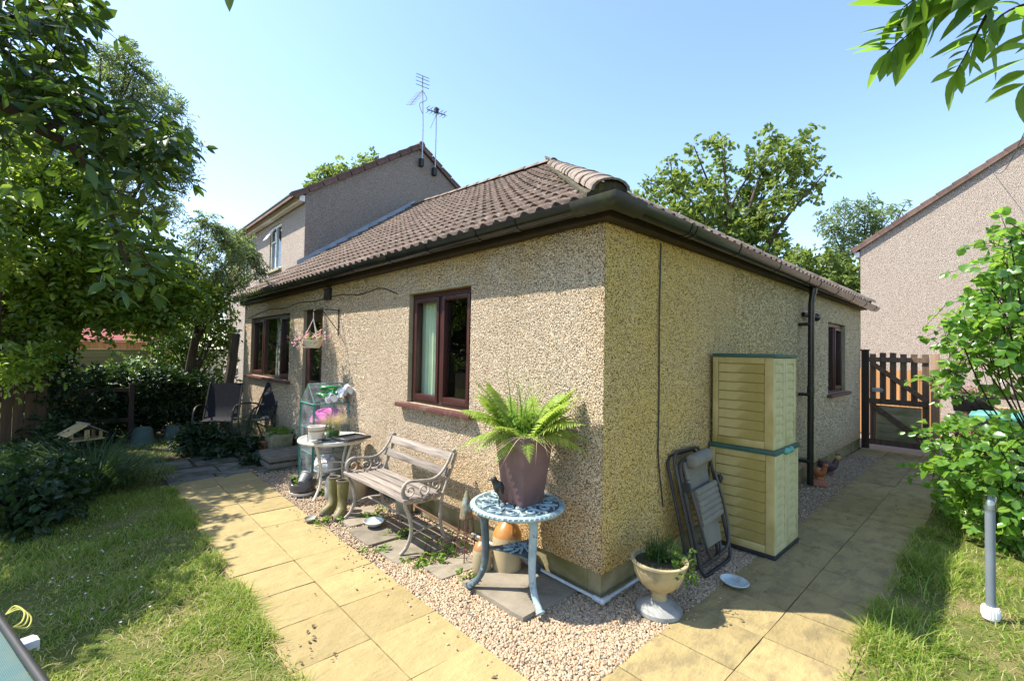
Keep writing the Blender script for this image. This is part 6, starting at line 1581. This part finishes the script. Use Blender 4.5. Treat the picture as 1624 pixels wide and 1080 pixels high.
# cream patio table and what is on it
M['cream'] = surf("cream_enamel", (.66, .62, .52), (.55, .51, .42), 6, .45, .4, 60, .06, .002, dirt=(.35, .27, .18), ds=9)
PT2 = thing("patio_table", "cream metal patio table with a frosted round glass top", "table", (-.40, 3.22, -.004))
zt = .60; RR = .345
part("rim", MB().lathe([(RR-.03, zt-.03), (RR, zt-.03), (RR+.006, zt-.015), (RR, zt+.004), (RR-.02, zt+.004), (RR-.03, zt-.008)], 40, cap=False), M['cream'], PT2)
M['frost'] = surf("frosted_glass", (.42, .46, .46), (.34, .38, .38), 6, .22, .5, 80, .1, .001, dirt=(.5, .46, .38), ds=6)
part("glass_top", MB().lathe([(.001, zt-.010), (RR-.02, zt-.010), (RR-.02, zt-.003), (.001, zt-.003)], 40, cap=False), M['frost'], PT2)
for k in range(4):
    q = .5+PI/2*k; c, s = math.cos(q), math.sin(q)
    part("leg", MB().tube(spline([(.26*c, .26*s, zt-.02), (.21*c, .21*s, .45), (.17*c, .17*s, .3), (.18*c, .18*s, .14), (.24*c, .24*s, .04), (.27*c, .27*s, 0)], 4), .013, 8), M['cream'], PT2)
b = MB(); b.tube([(.17*math.cos(2*PI*i/24), .17*math.sin(2*PI*i/24), .30) for i in range(24)], .008, 6, closed=True); part("brace_ring", b, M['cream'], PT2)
# striped basket pot in wire stand
M['basket'] = surf("cream_basket", (.66, .62, .55), (.56, .50, .42), 8, .7, .3, 60, .2, .003)
M['rope_b'] = surf("tan_band", (.34, .20, .11), (.26, .15, .08), 10, .8, .2, 60, .3, .003)
t = thing("striped_pot", "cream pot with tan bands in a wire stand at the table's left edge", "pot", (-.62, 3.10, .602))
part("pot", MB().lathe([(.070, .03), (.075, .035), (.082, .14), (.086, .145), (.086, .155), (.074, .155), (.07, .12)], 24), M['basket'], t)
part("band", MB().lathe([(.0715, .030), (.0745, .032), (.0765, .060), (.072, .060)], 24, cap=False), M['rope_b'], t)
part("band", MB().lathe([(.0805, .105), (.0815, .107), (.0825, .115), (.0815, .117)], 24, cap=False), M['rope_b'], t)
b = MB()
for k in range(3): q = 2*PI*k/3+1; b.tube([(.088*math.cos(q), .088*math.sin(q), .09), (.082*math.cos(q), .082*math.sin(q), .03), (.082*math.cos(q), .082*math.sin(q), .0)], .0035, 5)
part("stand", b, M['black'], t)
# glass vase with straw grass
M['vase'] = glass_mat("green_vase_glass", (.70, .86, .66), .12)
t = thing("glass_vase", "green tinted glass vase holding a tuft of straw coloured grass", "vase", (-.40, 3.22, .602))
part("vase", MB().lathe([(.055, 0), (.066, .006), (.078, .07), (.076, .13), (.066, .165), (.068, .172)], 24, cap=False), M['vase'], t)
part("pebbles", MB().lathe([(.001, .008), (.06, .008), (.070, .06), (.001, .065)], 18), M['weed'], t)
n = 520; bs = np.stack([NR.normal(0, .018, n), NR.normal(0, .018, n), np.full(n, .08)], -1)
link("grass_tuft", blades("grass_tuft", bs, NR.uniform(.16, .30, n), NR.uniform(.0022, .004, n), NR.uniform(.3, 1.35, n), M['straw'], 5, np.arctan2(bs[:, 1], bs[:, 0])+NR.normal(0, .5, n)), None, t)
# trays and small things
M['slate'] = surf("dark_slate_tray", (.055, .058, .065), (.04, .042, .048), 6, .35, .5, 60, .1, .002)
t = thing("serving_tray", "large dark slate tray overhanging the wall side of the patio table", "tray", (-.30, 2.98, .604), .25)
part("tray", MB().box((0, 0, .01), (.30, .26, .012)), M['slate'], t, .004)
b = MB()
for (c, d) in (((0, -.125, .022), (.30, .012, .02)), ((0, .125, .022), (.30, .012, .02)), ((-.145, 0, .022), (.012, .238, .02)), ((.145, 0, .022), (.012, .238, .02))): b.box(c, d)
part("edge", b, M['slate'], t, .003)
t = thing("serving_tray", "smaller dark tray lying under the glass vase", "tray", (-.46, 3.24, .604), -.3)
part("tray", MB().box((0, 0, -.0005), (.20, .30, .006)), M['slate'], t, .002)
t = thing("blue_bottle", "small turquoise bottle lying by the vase", "bottle", (-.535, 3.13, .609), .4)
M['turq'] = surf("turquoise_glaze", (.05, .36, .36), (.04, .28, .29), 6, .2, .6, 60, .05, .002)
part("bottle", MB().lathe([(.018, 0), (.022, .01), (.022, .03), (.008, .045), (.008, .06)], 14), M['turq'], t)
t = thing("ashtray", "small round shell dish near the front of the patio table", "dish", (-.655, 2.99, .604)); part("bowl", MB().lathe([(.03, 0), (.048, .018), (.044, .018), (.03, .006), (.001, .006)], 18), M['shell'], t)
# broken pot with a tipped pot in it
M['glaze'] = surf("dark_glazed_pot", (.085, .085, .095), (.06, .06, .068), 5, .4, .5, 40, .1, .003, dirt=(.3, .22, .14), ds=4, dlo=.58, dhi=.7)
BPt = thing("broken_planter", "dark glazed planter with a chipped rim standing on its pale saucer", "planter", (-.63, 3.42, -.005))
b = MB(); n = 24; prof = [(.105, .03), (.125, .05), (.135, .12), (.130, .17), (.118, .165), (.115, .10)]
V = []; 
for j, (r, z) in enumerate(prof):
    for k in range(n):
        q = 2*PI*k/n; chip = (.05*max(0, math.sin(q*1.5+2.2))**2 if j in (3, 4) else 0) + (U(0, .006) if j in (3, 4) else 0); V.append((r*math.cos(q), r*math.sin(q), z-chip))
F = [(i*n+k, i*n+(k+1) % n, (i+1)*n+(k+1) % n, (i+1)*n+k) for i in range(len(prof)-1) for k in range(n)] + [tuple(range(n))[::-1]]
part("pot", b.add(V, F), M['glaze'], BPt)
part("compost", MB().lathe([(.001, .115), (.116, .11)], 18, cap=False), M['soil'], BPt)
part("saucer", MB().lathe([(.10, 0), (.125, .008), (.135, .035), (.128, .035), (.115, .012), (.001, .012)], 24), M['basket'], BPt)
crown("foliage", [(-.03, .06, .15, .05), (.04, .08, .17, .05), (-.07, .02, .15, .04)], M['weed'], BPt, dens=170, sl=.06, K=2, l=.04, ratio=.5)
M['greypl'] = surf("grey_plastic_pot", (.22, .225, .24), (.17, .175, .19), 5, .5, .4, 60, .05, .002)
t = thing("plastic_pot", "grey plastic flower pot tipped over inside the broken planter", "pot", (-.64, 3.36, .155), 1.0); 
o = part("pot", MB().lathe([(.045, -.06), (.062, .05), (.068, .05), (.068, .068), (.060, .068), (.042, -.055), (.001, -.055)], 20), M['greypl'], t); o.rotation_euler = (.2, 1.05, 0)
# plastic greenhouse
GHs = thing("plastic_greenhouse", "small clear plastic greenhouse cover with green trim against the wall", "greenhouse", (-.22, 3.93, -.005))
hx_, hy_ = .20, .215; ze, zp = .905, 1.13
M['gtrim'] = surf("green_trim", (.03, .20, .15), (.025, .15, .12), 6, .6, .3, 60, .1, .002)
b = MB()
for sx in (-1, 1):
    for sy in (-1, 1): b.tube([(sx*hx_, sy*hy_, 0), (sx*hx_, sy*hy_, ze)], .009, 8)
for z in (.03, .33, .62, ze):
    for sy in (-1, 1): b.tube([(-hx_, sy*hy_, z), (hx_, sy*hy_, z)], .007, 6)
    for sx in (-1, 1): b.tube([(sx*hx_, -hy_, z), (sx*hx_, hy_, z)], .007, 6)
for sx in (-1, 1): b.tube([(sx*hx_, -hy_, ze), (sx*hx_, 0, zp), (sx*hx_, hy_, ze)], .007, 6)
b.tube([(-hx_, 0, zp), (hx_, 0, zp)], .007, 6)
part("frame", b, M['gtrim'], GHs)
b = MB(); e = .012; X, Y = hx_+e, hy_+e
b.poly([(-X, -Y, .02), (X, -Y, .02), (X, -Y, ze), (-X, -Y, ze)]); b.poly([(-X, Y, .02), (-X, Y, ze), (X, Y, ze), (X, Y, .02)])
b.poly([(-X, -Y, .02), (-X, -Y, ze), (-X, 0, zp+e), (-X, Y, ze), (-X, Y, .02)])
b.poly([(-X, -Y, ze), (X, -Y, ze), (X, 0, zp+e), (-X, 0, zp+e)]); b.poly([(-X, Y, ze), (-X, 0, zp+e), (X, 0, zp+e), (X, Y, ze)])
part("cover", b, M['film'], GHs, smooth=False)
b = MB()
for sy in (-1, 1): b.tube([(-X-.002, sy*(Y-.01), .02), (-X-.002, sy*(Y-.01), ze)], .008, 6)
b.tube([(-X-.003, -Y+.01, ze), (-X-.003, Y-.01, ze)], .007, 6)
part("zip_trim", b, M['gtrim'], GHs)
for z in (.33, .62):
    b = MB()
    for k in range(8): b.tube([(-hx_, -hy_+.06*k, z+.008), (hx_, -hy_+.06*k, z+.008)], .003, 5)
    part("shelf", b, M['alu'], GHs)
def crumple(name, label, cat, x, y, z, sx, sy, sz, mat, seed, rz=0, tilt=0):
    rr = random.Random(seed); t = thing(name, label, cat, (x, y, z), rz); b = MB(); n, m = 14, 9
    V = []; F = []
    for i in range(m+1):
        for k in range(n):
            q = 2*PI*k/n; u = PI*i/m; w = 1+rr.uniform(-.13, .13); V.append((sx*math.sin(u)*math.cos(q)*w, sy*math.sin(u)*math.sin(q)*w, sz*(1-math.cos(u))*.5*w))
    for i in range(m):
        for k in range(n): F.append((i*n+k, i*n+(k+1) % n, (i+1)*n+(k+1) % n, (i+1)*n+k))
    o = part("bag", b.add(V, F), mat, t, ang=25); o.rotation_euler = (0, tilt, 0); return t
M['pinkbag'] = surf("pink_plastic_bag", (.62, .13, .36), (.50, .10, .42), 5, .3, .5, 20, .4, .01)
M['redbag'] = surf("coral_plastic_bag", (.66, .14, .18), (.72, .45, .50), 5, .35, .5, 20, .4, .01)
M['whitebag'] = surf("white_plastic_sheet", (.78, .78, .82), (.68, .68, .74), 6, .25, .5, 15, .5, .01)
crumple("compost_bag", "bright pink plastic bag on the greenhouse's upper shelf", "bag", -.20, 3.90, .635, .17, .19, .19, M['pinkbag'], 3, .3, -.25)
crumple("compost_bag", "coral red plastic bag in the greenhouse under the pink one", "bag", -.20, 3.90, .345, .16, .17, .20, M['redbag'], 5, .1, .1)
crumple("seed_tray_stack", "pale stack of pots in the bottom of the greenhouse", "pots", -.20, 3.93, .03, .15, .17, .22, M['whitebag'], 8)
t = thing("plastic_sheet", "crumpled shiny white plastic sheet on the greenhouse top by the wall", "sheet", (-.09, 3.76, .95), -.3)
b = MB(); n = 9; V = [(-.17+.34*i/n, -.14+.28*j/n, .05*math.sin(i*1.3+j*.7)+.04*math.sin(j*2.1)+.17*(i/n)) for i in range(n+1) for j in range(n+1)]; F = [(i*(n+1)+j, (i+1)*(n+1)+j, (i+1)*(n+1)+j+1, i*(n+1)+j+1) for i in range(n) for j in range(n)]
o = part("sheet", b.add(V, F), M['whitebag'], t, ang=30)
M['hose'] = surf("green_hose", (.03, .30, .06), (.02, .22, .05), 6, .35, .5, 60, .05, .002)
t = thing("garden_hose", "coiled bright green hose heaped over the greenhouse roof", "hose", (-.22, 3.80, .99), .2)
b = MB(); rr = random.Random(9); pts = []
for i in range(150):
    q = i*.42; r = .075+.03*math.sin(i*.37); pts.append((r*1.25*math.cos(q)+.02*math.sin(i*.2), r*math.sin(q), .02+.06*abs(math.sin(i*.11))+.03*math.sin(q*.5)-.12*(r*math.sin(q))))
b.tube(pts, .0085, 7); part("hose", b, M['hose'], t)
# hanging basket on its bracket
t = thing("wall_bracket", "black iron hanging bracket fixed on the wall by the back door", "bracket", (0, 4.10, 2.0))
b = MB(); b.tube([(-.012, 0, -.28), (-.012, 0, .06)], .008, 6); b.tube(spline([(-.012, 0, .04), (-.15, 0, .045), (-.30, 0, .03), (-.325, 0, .005)], 5), .007, 6); b.tube(spline([(-.012, 0, -.22), (-.10, 0, -.12), (-.22, 0, .035)], 5), .005, 6); part("bracket", b, M['black'], t)
HB = thing("hanging_basket", "cream hanging pot of pink flowers by the back door", "hanging basket", (-.325, 4.10, 1.555))
part("pot", MB().lathe([(.075, 0), (.08, .004), (.115, .085), (.12, .09), (.12, .10), (.108, .10), (.10, .08)], 22), M['cream'], HB)
b = MB()
for k in range(3): q = 2*PI*k/3+.6; b.tube([(.113*math.cos(q), .113*math.sin(q), .095), (0, 0, .36), (0, 0, .44)], .005, 6)
part("hanger", b, M['rope_b'] if False else M['cream'], HB)
bl = [(.09*math.cos(q), .10*math.sin(q), .12+U(-.02, .04), .055) for q in [i*.52 for i in range(12)]]
crown("foliage", bl, M['leaf_sun'], HB, dens=110, sl=.06, K=2, l=.035, ratio=.5)
M['pinkpale'] = leafmat("pale_pink_petal", [(.62, .25, .32), (.72, .42, .46), (.78, .60, .58)], (.8, .4, .45), .35)
crown("blossom", [(x*1.35, y*1.35, z+.015, .06) for x, y, z, r in bl] + [(-.15, .10, .08, .05), (-.17, .02, .06, .04)], M['pinkpale'], HB, dens=120, sl=.05, K=2, l=.026, ratio=.7)
crown("yellow_leaves", [(.06, -.12, .15, .04)], M['straw'], HB, dens=200, sl=.05, K=2, l=.035, ratio=.6)
# pebbles and pipe at the corner
t = thing("waste_pipe", "thin white plastic pipe running round the foot of the house corner", "pipe", (0, 0, .035))
part("pipe", MB().tube([(-.035, 1.25, .03), (-.035, .0, .0), (-.035, -.035, .0)], .0105, 10), M['whitep'], t); part("pipe", MB().tube([(-.035, -.035, 0), (.62, -.035, .015)], .0105, 10), M['whitep'], t)
b = MB(); b.ball((-.035, -.035, 0), .02, 10, 8); b.tube([(-.035, .03, .0), (-.035, -.035, 0)], .0165, 10); b.tube([(-.035, -.035, 0), (.03, -.035, 0)], .0165, 10); part("elbow", b, M['whitep'], t)
t = thing("rusty_rod", "thin rusty rod lying behind the bench along the wall foot", "rod", (-.06, 1.6, .04)); part("rod", MB().tube([(0, -.9, -.02), (0, .7, .05)], .009, 6), M['rust'], t)
# urn
M['stone'] = surf("cast_stone", (.42, .345, .19), (.31, .25, .13), 5, .85, .2, 60, .4, .004, dirt=(.19, .17, .12), ds=5, dlo=.48, dhi=.68)
M['stone_g'] = surf("grey_cast_stone", (.30, .30, .28), (.22, .22, .21), 7, .85, .2, 60, .4, .004, dirt=(.16, .15, .12), ds=6)
UR = thing("garden_urn", "buff cast stone urn on a grey foot planted with small leaves", "urn", (.195, -.285, -.008))
part("foot", MB().lathe([(.125, 0), (.135, .012), (.135, .035), (.12, .048), (.10, .06), (.07, .072), (.05, .085)], 28), M['stone_g'], UR)
b = MB(); n = 32; prof = [(.048, .08), (.042, .105), (.046, .13), (.085, .155), (.125, .195), (.148, .25), (.155, .30), (.168, .307), (.168, .318), (.15, .32), (.138, .29)]
V = []
for j, (r, z) in enumerate(prof):
    for k in range(n): q = 2*PI*k/n; rr_ = r*(1+(.018*math.cos(k*PI) if 3 <= j <= 6 else 0)); V.append((rr_*math.cos(q), rr_*math.sin(q), z))
F = [(i*n+k, i*n+(k+1) % n, (i+1)*n+(k+1) % n, (i+1)*n+k) for i in range(len(prof)-1) for k in range(n)] + [tuple((len(prof)-1)*n+k for k in range(n))]
part("bowl", b.add(V, F), M['stone'], UR, ang=50)
part("compost", MB().lathe([(.001, .306), (.147, .300)], 24, cap=False), M['soil'], UR)
crown("foliage", [(U(-.02, .15), U(-.12, .05), .33+U(-.03, .02), .05) for _ in range(16)] + [(.13, -.08, .27, .05), (.10, -.12, .24, .05), (.15, -.02, .31, .05), (.05, -.14, .27, .045), (.17, -.05, .30, .05), (.06, -.15, .30, .05), (.02, -.15, .33, .045), (.10, -.15, .26, .05), (.07, -.16, .22, .04), (-.04, -.13, .33, .04)], M['leaf_sun'], UR, dens=130, sl=.06, K=2, l=.032, ratio=.55)
bs = np.stack([NR.normal(.02, .035, 150), NR.normal(.02, .035, 150), np.full(150, .29)], -1)
link("grass_tuft", blades("grass_tuft", bs, NR.uniform(.14, .26, 150), NR.uniform(.004, .007, 150), NR.uniform(.15, .9, 150), M['grass_d'], 4), None, UR)
# recliner folded against the wall
M['brown_tube'] = surf("grey_brown_tube", (.055, .05, .044), (.04, .036, .032), 6, .4, .5, 60, .05, .002)
M['taupe'] = surf("taupe_padded_fabric", (.22, .20, .16), (.17, .155, .12), 8, .85, .2, 150, .25, .002)
RC = thing("folded_recliner", "folded grey padded garden recliner leaning on the shaded side wall", "chair", (1.03, -.27, -.008))
tl = math.atan2(.20, .84); LM = Matrix.Rotation(-tl, 4, 'X')
def rc(name, b, mat, **k):
    b.v = [tuple(LM @ Vector(p)) for p in b.v]; return part(name, b, mat, RC, **k)
def loop(x0, x1, z0, z1, y, r, rad=.07):
    pts = []
    for (cx, cz, a0) in ((x1-rad, z0+rad, -PI/2), (x1-rad, z1-rad, 0), (x0+rad, z1-rad, PI/2), (x0+rad, z0+rad, PI)):
        for i in range(5): q = a0+PI/2*i/4; pts.append((cx+rad*math.cos(q), y, cz+rad*math.sin(q)))
    return MB().tube(pts, r, 8, closed=True)
rc("outer_frame", loop(-.25, .25, .01, .80, -.02, .013), M['black'])
rc("inner_frame", loop(-.215, .215, .05, .86, .03, .012), M['brown_tube'])
rc("rear_frame", loop(-.24, .24, .02, .84, .075, .012), M['black'])
b = MB(); b.tube(spline([(-.22, -.05, .62), (-.20, -.06, .4), (-.17, -.055, .2), (-.12, -.05, .11), (-.02, -.05, .10)], 5), .011, 8); b.tube(spline([(.22, -.05, .66), (.235, -.06, .4), (.22, -.055, .2), (.15, -.05, .12), (.0, -.05, .10)], 5), .011, 8); rc("front_leg_frame", b, M['brown_tube'])
b = MB(); b.tube([(-.13, -.06, .78), (.13, -.06, .80)], [.052, .052], 14); b.ball((-.13, -.06, .78), .052, 12, 8, (.4, 1, 1)); b.ball((.13, -.06, .80), .052, 12, 8, (.4, 1, 1)); rc("headrest", b, M['taupe'])
b = MB(); b.b2((-.17, -.02, .56), (.17, .0, .80)); rc("back_panel", b, M['taupe'], bev=.008)
for k in range(6):
    z = .36+.042*k; b = MB(); b.tube([(-.165, -.055, z-.008), (.175, -.055, z+.010)], .024, 10, flat=.7); rc("pad", b, M['taupe'])
b = MB(); b.b2((-.15, -.03, .17), (.14, -.012, .34)); rc("seat_panel", b, M['taupe'], bev=.006)
b = MB(); b.box((.255, -.05, .60), (.03, .05, .06)); b.ball((.275, -.055, .60), .025, 8, 6); b.box((-.255, -.05, .62), (.03, .05, .06)); rc("lock_knob", b, M['black'], bev=.004)
b = MB()
for k in range(14): b.tube([(-.20, -.025, .14+.04*k), (-.165, -.035, .14+.04*k)], .003, 4); b.tube([(.20, -.025, .14+.04*k), (.165, -.035, .14+.04*k)], .003, 4)
rc("lacing", b, M['black'])
# storage cabinets
M['beige'] = surf("algae_stained_beige_plastic", (.56, .45, .20), (.47, .36, .14), 3, .6, .3, 60, .1, .002, dirt=(.30, .22, .05), ds=1.8, dlo=.36, dhi=.64)
M['beige_d'] = surf("beige_door_plastic", (.55, .49, .27), (.46, .40, .20), 4, .6, .3, 60, .1, .002, dirt=(.35, .32, .13), ds=3, dlo=.5, dhi=.7)
M['glid'] = surf("dark_green_plastic", (.04, .11, .085), (.03, .08, .065), 5, .5, .4, 60, .05, .002)
def cabinet(label, z, h, w, d, lid, plinth):
    t = thing("storage_cabinet", label, "cabinet", (1.775, -.27, z), 0, "stacked plastic storage cabinets"); x0, x1, y0, y1 = -w/2, w/2, -d/2, d/2
    zb = .035 if plinth else .0
    part("body", MB().b2((x0+.015, y0+.02, zb), (x1-.015, y1, h-lid)), M['beige'], t)
    b = MB(); f = .065
    b.b2((x0, y0, zb), (x0+.017, y0+f, h-lid)); b.b2((x0, y1-f*.7, zb), (x0+.017, y1, h-lid)); b.b2((x0, y0+f, zb), (x0+.017, y1-f*.7, zb+.06)); b.b2((x0, y0+f, h-lid-.05), (x0+.017, y1-f*.7, h-lid))
    part("side_frame", b, M['beige'], t, .006)
    n = 8; zz0, zz1 = zb+.062, h-lid-.052; st = (zz1-zz0)/n
    for k in range(n):
        o = part("side_plank", MB().box((0, 0, 0), (.012, d-f*1.7-.004, st-.004)), M['beige'], t, .003, loc=(x0+.011, (y0+f+y1-f*.7)/2, zz0+st*(k+.5))); o.rotation_euler = (0, .07, 0)
    for s, (a, c) in enumerate(((x0+.004, -.003), (.003, x1-.004))):
        b = MB(); g = .042
        b.b2((a, y0-.004, zb), (a+g, y0+.019, h-lid-.004)); b.b2((c-g, y0-.004, zb), (c, y0+.019, h-lid-.004)); b.b2((a+g, y0-.004, zb), (c-g, y0+.019, zb+.055)); b.b2((a+g, y0-.004, h-lid-.05), (c-g, y0+.019, h-lid-.004))
        dd = part("door", b, M['beige_d'], t, .005)
        m = 9; z0_, z1_ = zb+.057, h-lid-.052; ss = (z1_-z0_)/m
        for k in range(m):
            o = part("louvre", MB().box((0, 0, 0), (c-a-2*g-.004, .010, ss*1.08)), M['beige_d'], dd, .002, loc=((a+c)/2, y0+.008, z0_+ss*(k+.5))); o.rotation_euler = (-.12, 0, 0)
    part("lid", MB().b2((x0-.008, y0-.012, h-lid), (x1+.008, y1, h)), M['glid'], t, .006)
    if plinth: part("base", MB().b2((x0-.004, y0-.008, 0), (x1+.004, y1, zb)), M['black'], t, .004)
    return t
c1 = cabinet("lower beige plastic storage cabinet with slatted doors and green handles", .0, .825, .58, .50, .035, True)
b = MB()
for s in (-1, 1): b.ball((s*.05, -.262, .80), .05, 12, 8, (1.0, .5, .55))
part("handle", b, M['green_pl'], c1)
part("side_clip", MB().tube(spline([(.295, -.16, .66), (.33, -.16, .64), (.33, -.16, .40), (.30, -.16, .37)], 4), .016, 8), M['beige_d'], c1)
c2 = cabinet("upper beige plastic storage cabinet standing on the lower one", .826, .745, .545, .47, .030, False)
part("side_clip", MB().tube(spline([(.275, -.16, .55), (.30, -.16, .53), (.30, -.16, .36), (.28, -.16, .34)], 4), .012, 8), M['beige_d'], c2)
# hens on the gravel by the downpipe
def hen(label, x, y, rz, mats, s, comb=True):
    t = thing("hen_ornament", label, "ornament", (x, y, .0), rz, "pottery birds by the side wall"); b = MB()
    V = spline([(-.09*s, 0, .14*s), (-.05*s, 0, .10*s), (.0, 0, .085*s), (.05*s, 0, .10*s), (.075*s, 0, .15*s), (.08*s, 0, .18*s)], 4)
    rr_ = [.012, .025, .04, .05, .056, .06, .063, .064, .064, .062, .058, .052, .045, .038, .034, .031, .029, .027, .026, .025, .022]
    part("body", b.tube(V, [r*s*1.0 for r in rr_[:len(V)]], 12), mats[0], t)
    b = MB(); b.ball((.088*s, 0, .195*s), .030*s, 10, 8); b.tube([(.11*s, 0, .195*s), (.135*s, 0, .188*s)], [.009*s, .002*s], 6); part("head", b, mats[1], t)
    b = MB()
    for k in range(3): b.ball((.075*s+.014*s*k, 0, .228*s), .012*s, 8, 6)
    part("comb", b, M['redroof'], t)
    for q in (-1, 1): part("wing", MB().ball((-.005*s, q*.052*s, .10*s), .045*s, 10, 6, (1.2, .35, .7)), mats[2], t)
    b = MB(); 
    for k in range(4): b.tube(spline([(-.08*s, 0, .13*s), (-.12*s, (k-1.5)*.012*s, .19*s), (-.15*s, (k-1.5)*.02*s, .17*s)], 3), .011*s, 6)
    part("tail", b, mats[2], t); b = MB(); b.lathe([(.05*s, 0), (.045*s, .03*s), (.02*s, .05*s)], 12); part("base", b, mats[0], t); return t
M['hen_o'] = surf("orange_glaze", (.42, .16, .06), (.32, .12, .05), 8, .4, .5, 60, .1, .003); M['hen_y'] = surf("ochre_glaze", (.46, .34, .10), (.36, .26, .08), 8, .4, .5, 60, .1, .003); M['hen_p'] = surf("plum_glaze", (.10, .045, .06), (.07, .035, .045), 8, .4, .5, 60, .1, .003)
o = hen("orange pottery hen sitting on a brick by the downpipe", 4.28, -.15, -2.0, (M['hen_o'], M['hen_o'], M['hen_o']), .95); o.location.z = .055
t = thing("loose_brick", "single dark brick under the orange pottery hen", "brick", (4.28, -.15, .0), .3); part("brick", MB().box((0, 0, .028), (.30, .16, .055)), M['brick'], t, .004)
hen("plum and ochre pottery cockerel on the gravel beyond the orange hen", 4.95, -.10, -1.2, (M['hen_p'], M['hen_y'], M['hen_p']), 1.15)
# weeds between the stones
for lab, x, y, sp, n in (("bright weeds round the bench's near front foot", -.50, 1.22, .16, 18), ("weeds growing behind the bench's rear leg", -.22, 1.28, .10, 8), ("weeds growing between the flagstones under the bench", -.40, 1.72, .10, 7), ("weeds in the gravel in front of the boots", -.72, 2.40, .10, 8), ("leafy weed against the round table's left leg", -.47, .72, .06, 7), ("weeds beside the broken planter", -.46, 3.30, .09, 7), ("small weed on the path edge near the near slab", -.70, 1.60, .06, 4), ("flat mossy weeds under the bench seat", -.36, 2.25, .09, 8)):
    plant("weed_patch", lab, "weeds", (x, y, .0), [(U(-sp, sp), U(-sp, sp), U(.0, .05), .045) for _ in range(n)], M['weed'], None, dens=150, sl=.05, K=2, l=.036, ratio=.55)
# fallen leaves, twigs
fallen = leaf_geo("fallen_leaf", .05, .5, .3, 3); fallen.materials.append(surf("dry_leaf", (.16, .11, .06), (.10, .07, .04), 20, .9, .2, 60, .2, .003))
P_ = [(U(-1.62, -.85), U(-.3, 3.5)) for _ in range(16)] + [(-1.5+U(-.12, .12), .75+U(-.2, .2)) for _ in range(16)] + [(U(.2, 4), U(-1.2, -.45)) for _ in range(18)]
V = []; F = []; fm = [tuple(v.co) for v in fallen.vertices]; ff = [tuple(p.vertices) for p in fallen.polygons]
for (x, y) in P_:
    mt = Matrix.Translation((x, y, .012)) @ Matrix.Rotation(U(0, 6.28), 4, 'Z') @ Matrix.Rotation(U(-.3, .3), 4, 'X') @ Matrix.Scale(U(.25, .7), 4); o = len(V)
    V += [tuple(mt @ Vector(p)) for p in fm]; F += [tuple(i+o for i in f) for f in ff]
b = MB(); b.v = V; b.f = F
lf = link("leaf_litter", b.mesh("leaf_litter"), fallen.materials[0]); tag(lf, "dry leaves and bits scattered on the paths", None, None, "stuff")
# tall grass stalks gone to seed at the lawn edge
bs = np.array([(.55, -1.42, 0), (.62, -1.36, 0), (.9, -1.40, 0), (1.05, -1.34, 0), (.40, -1.25, 0), (.32, -1.3, 0), (-.05, -1.3, 0), (1.6, -1.36, 0), (1.3, -1.42, 0), (.75, -1.30, 0)])
tag(link("seed_stalks", blades("seed_stalks", bs, NR.uniform(.20, .36, 10), NR.uniform(.006, .009, 10), NR.uniform(.3, .9, 10), M['weed'], 6)), "tall pale grass stalks at the edge of the side lawn", None, None, "stuff")
# daisies in the shaded lawn
M['daisy'] = surf("white_petal", (.78, .78, .74), (.70, .70, .66), 30, .7, .2, 30, 0)
b = MB()
for _ in range(40):
    x, y = (U(-2.55, -2.0), U(1.6, 4.2)); z = U(.02, .05); b.lathe([(.001, z+.003), (.0055, z+.003), (.006, z+.001)], 7, (x, y, 0), cap=False)
tag(link("daisies", b.mesh("daisies"), M['daisy']), "tiny white daisies dotted over the shaded lawn", None, None, "stuff")
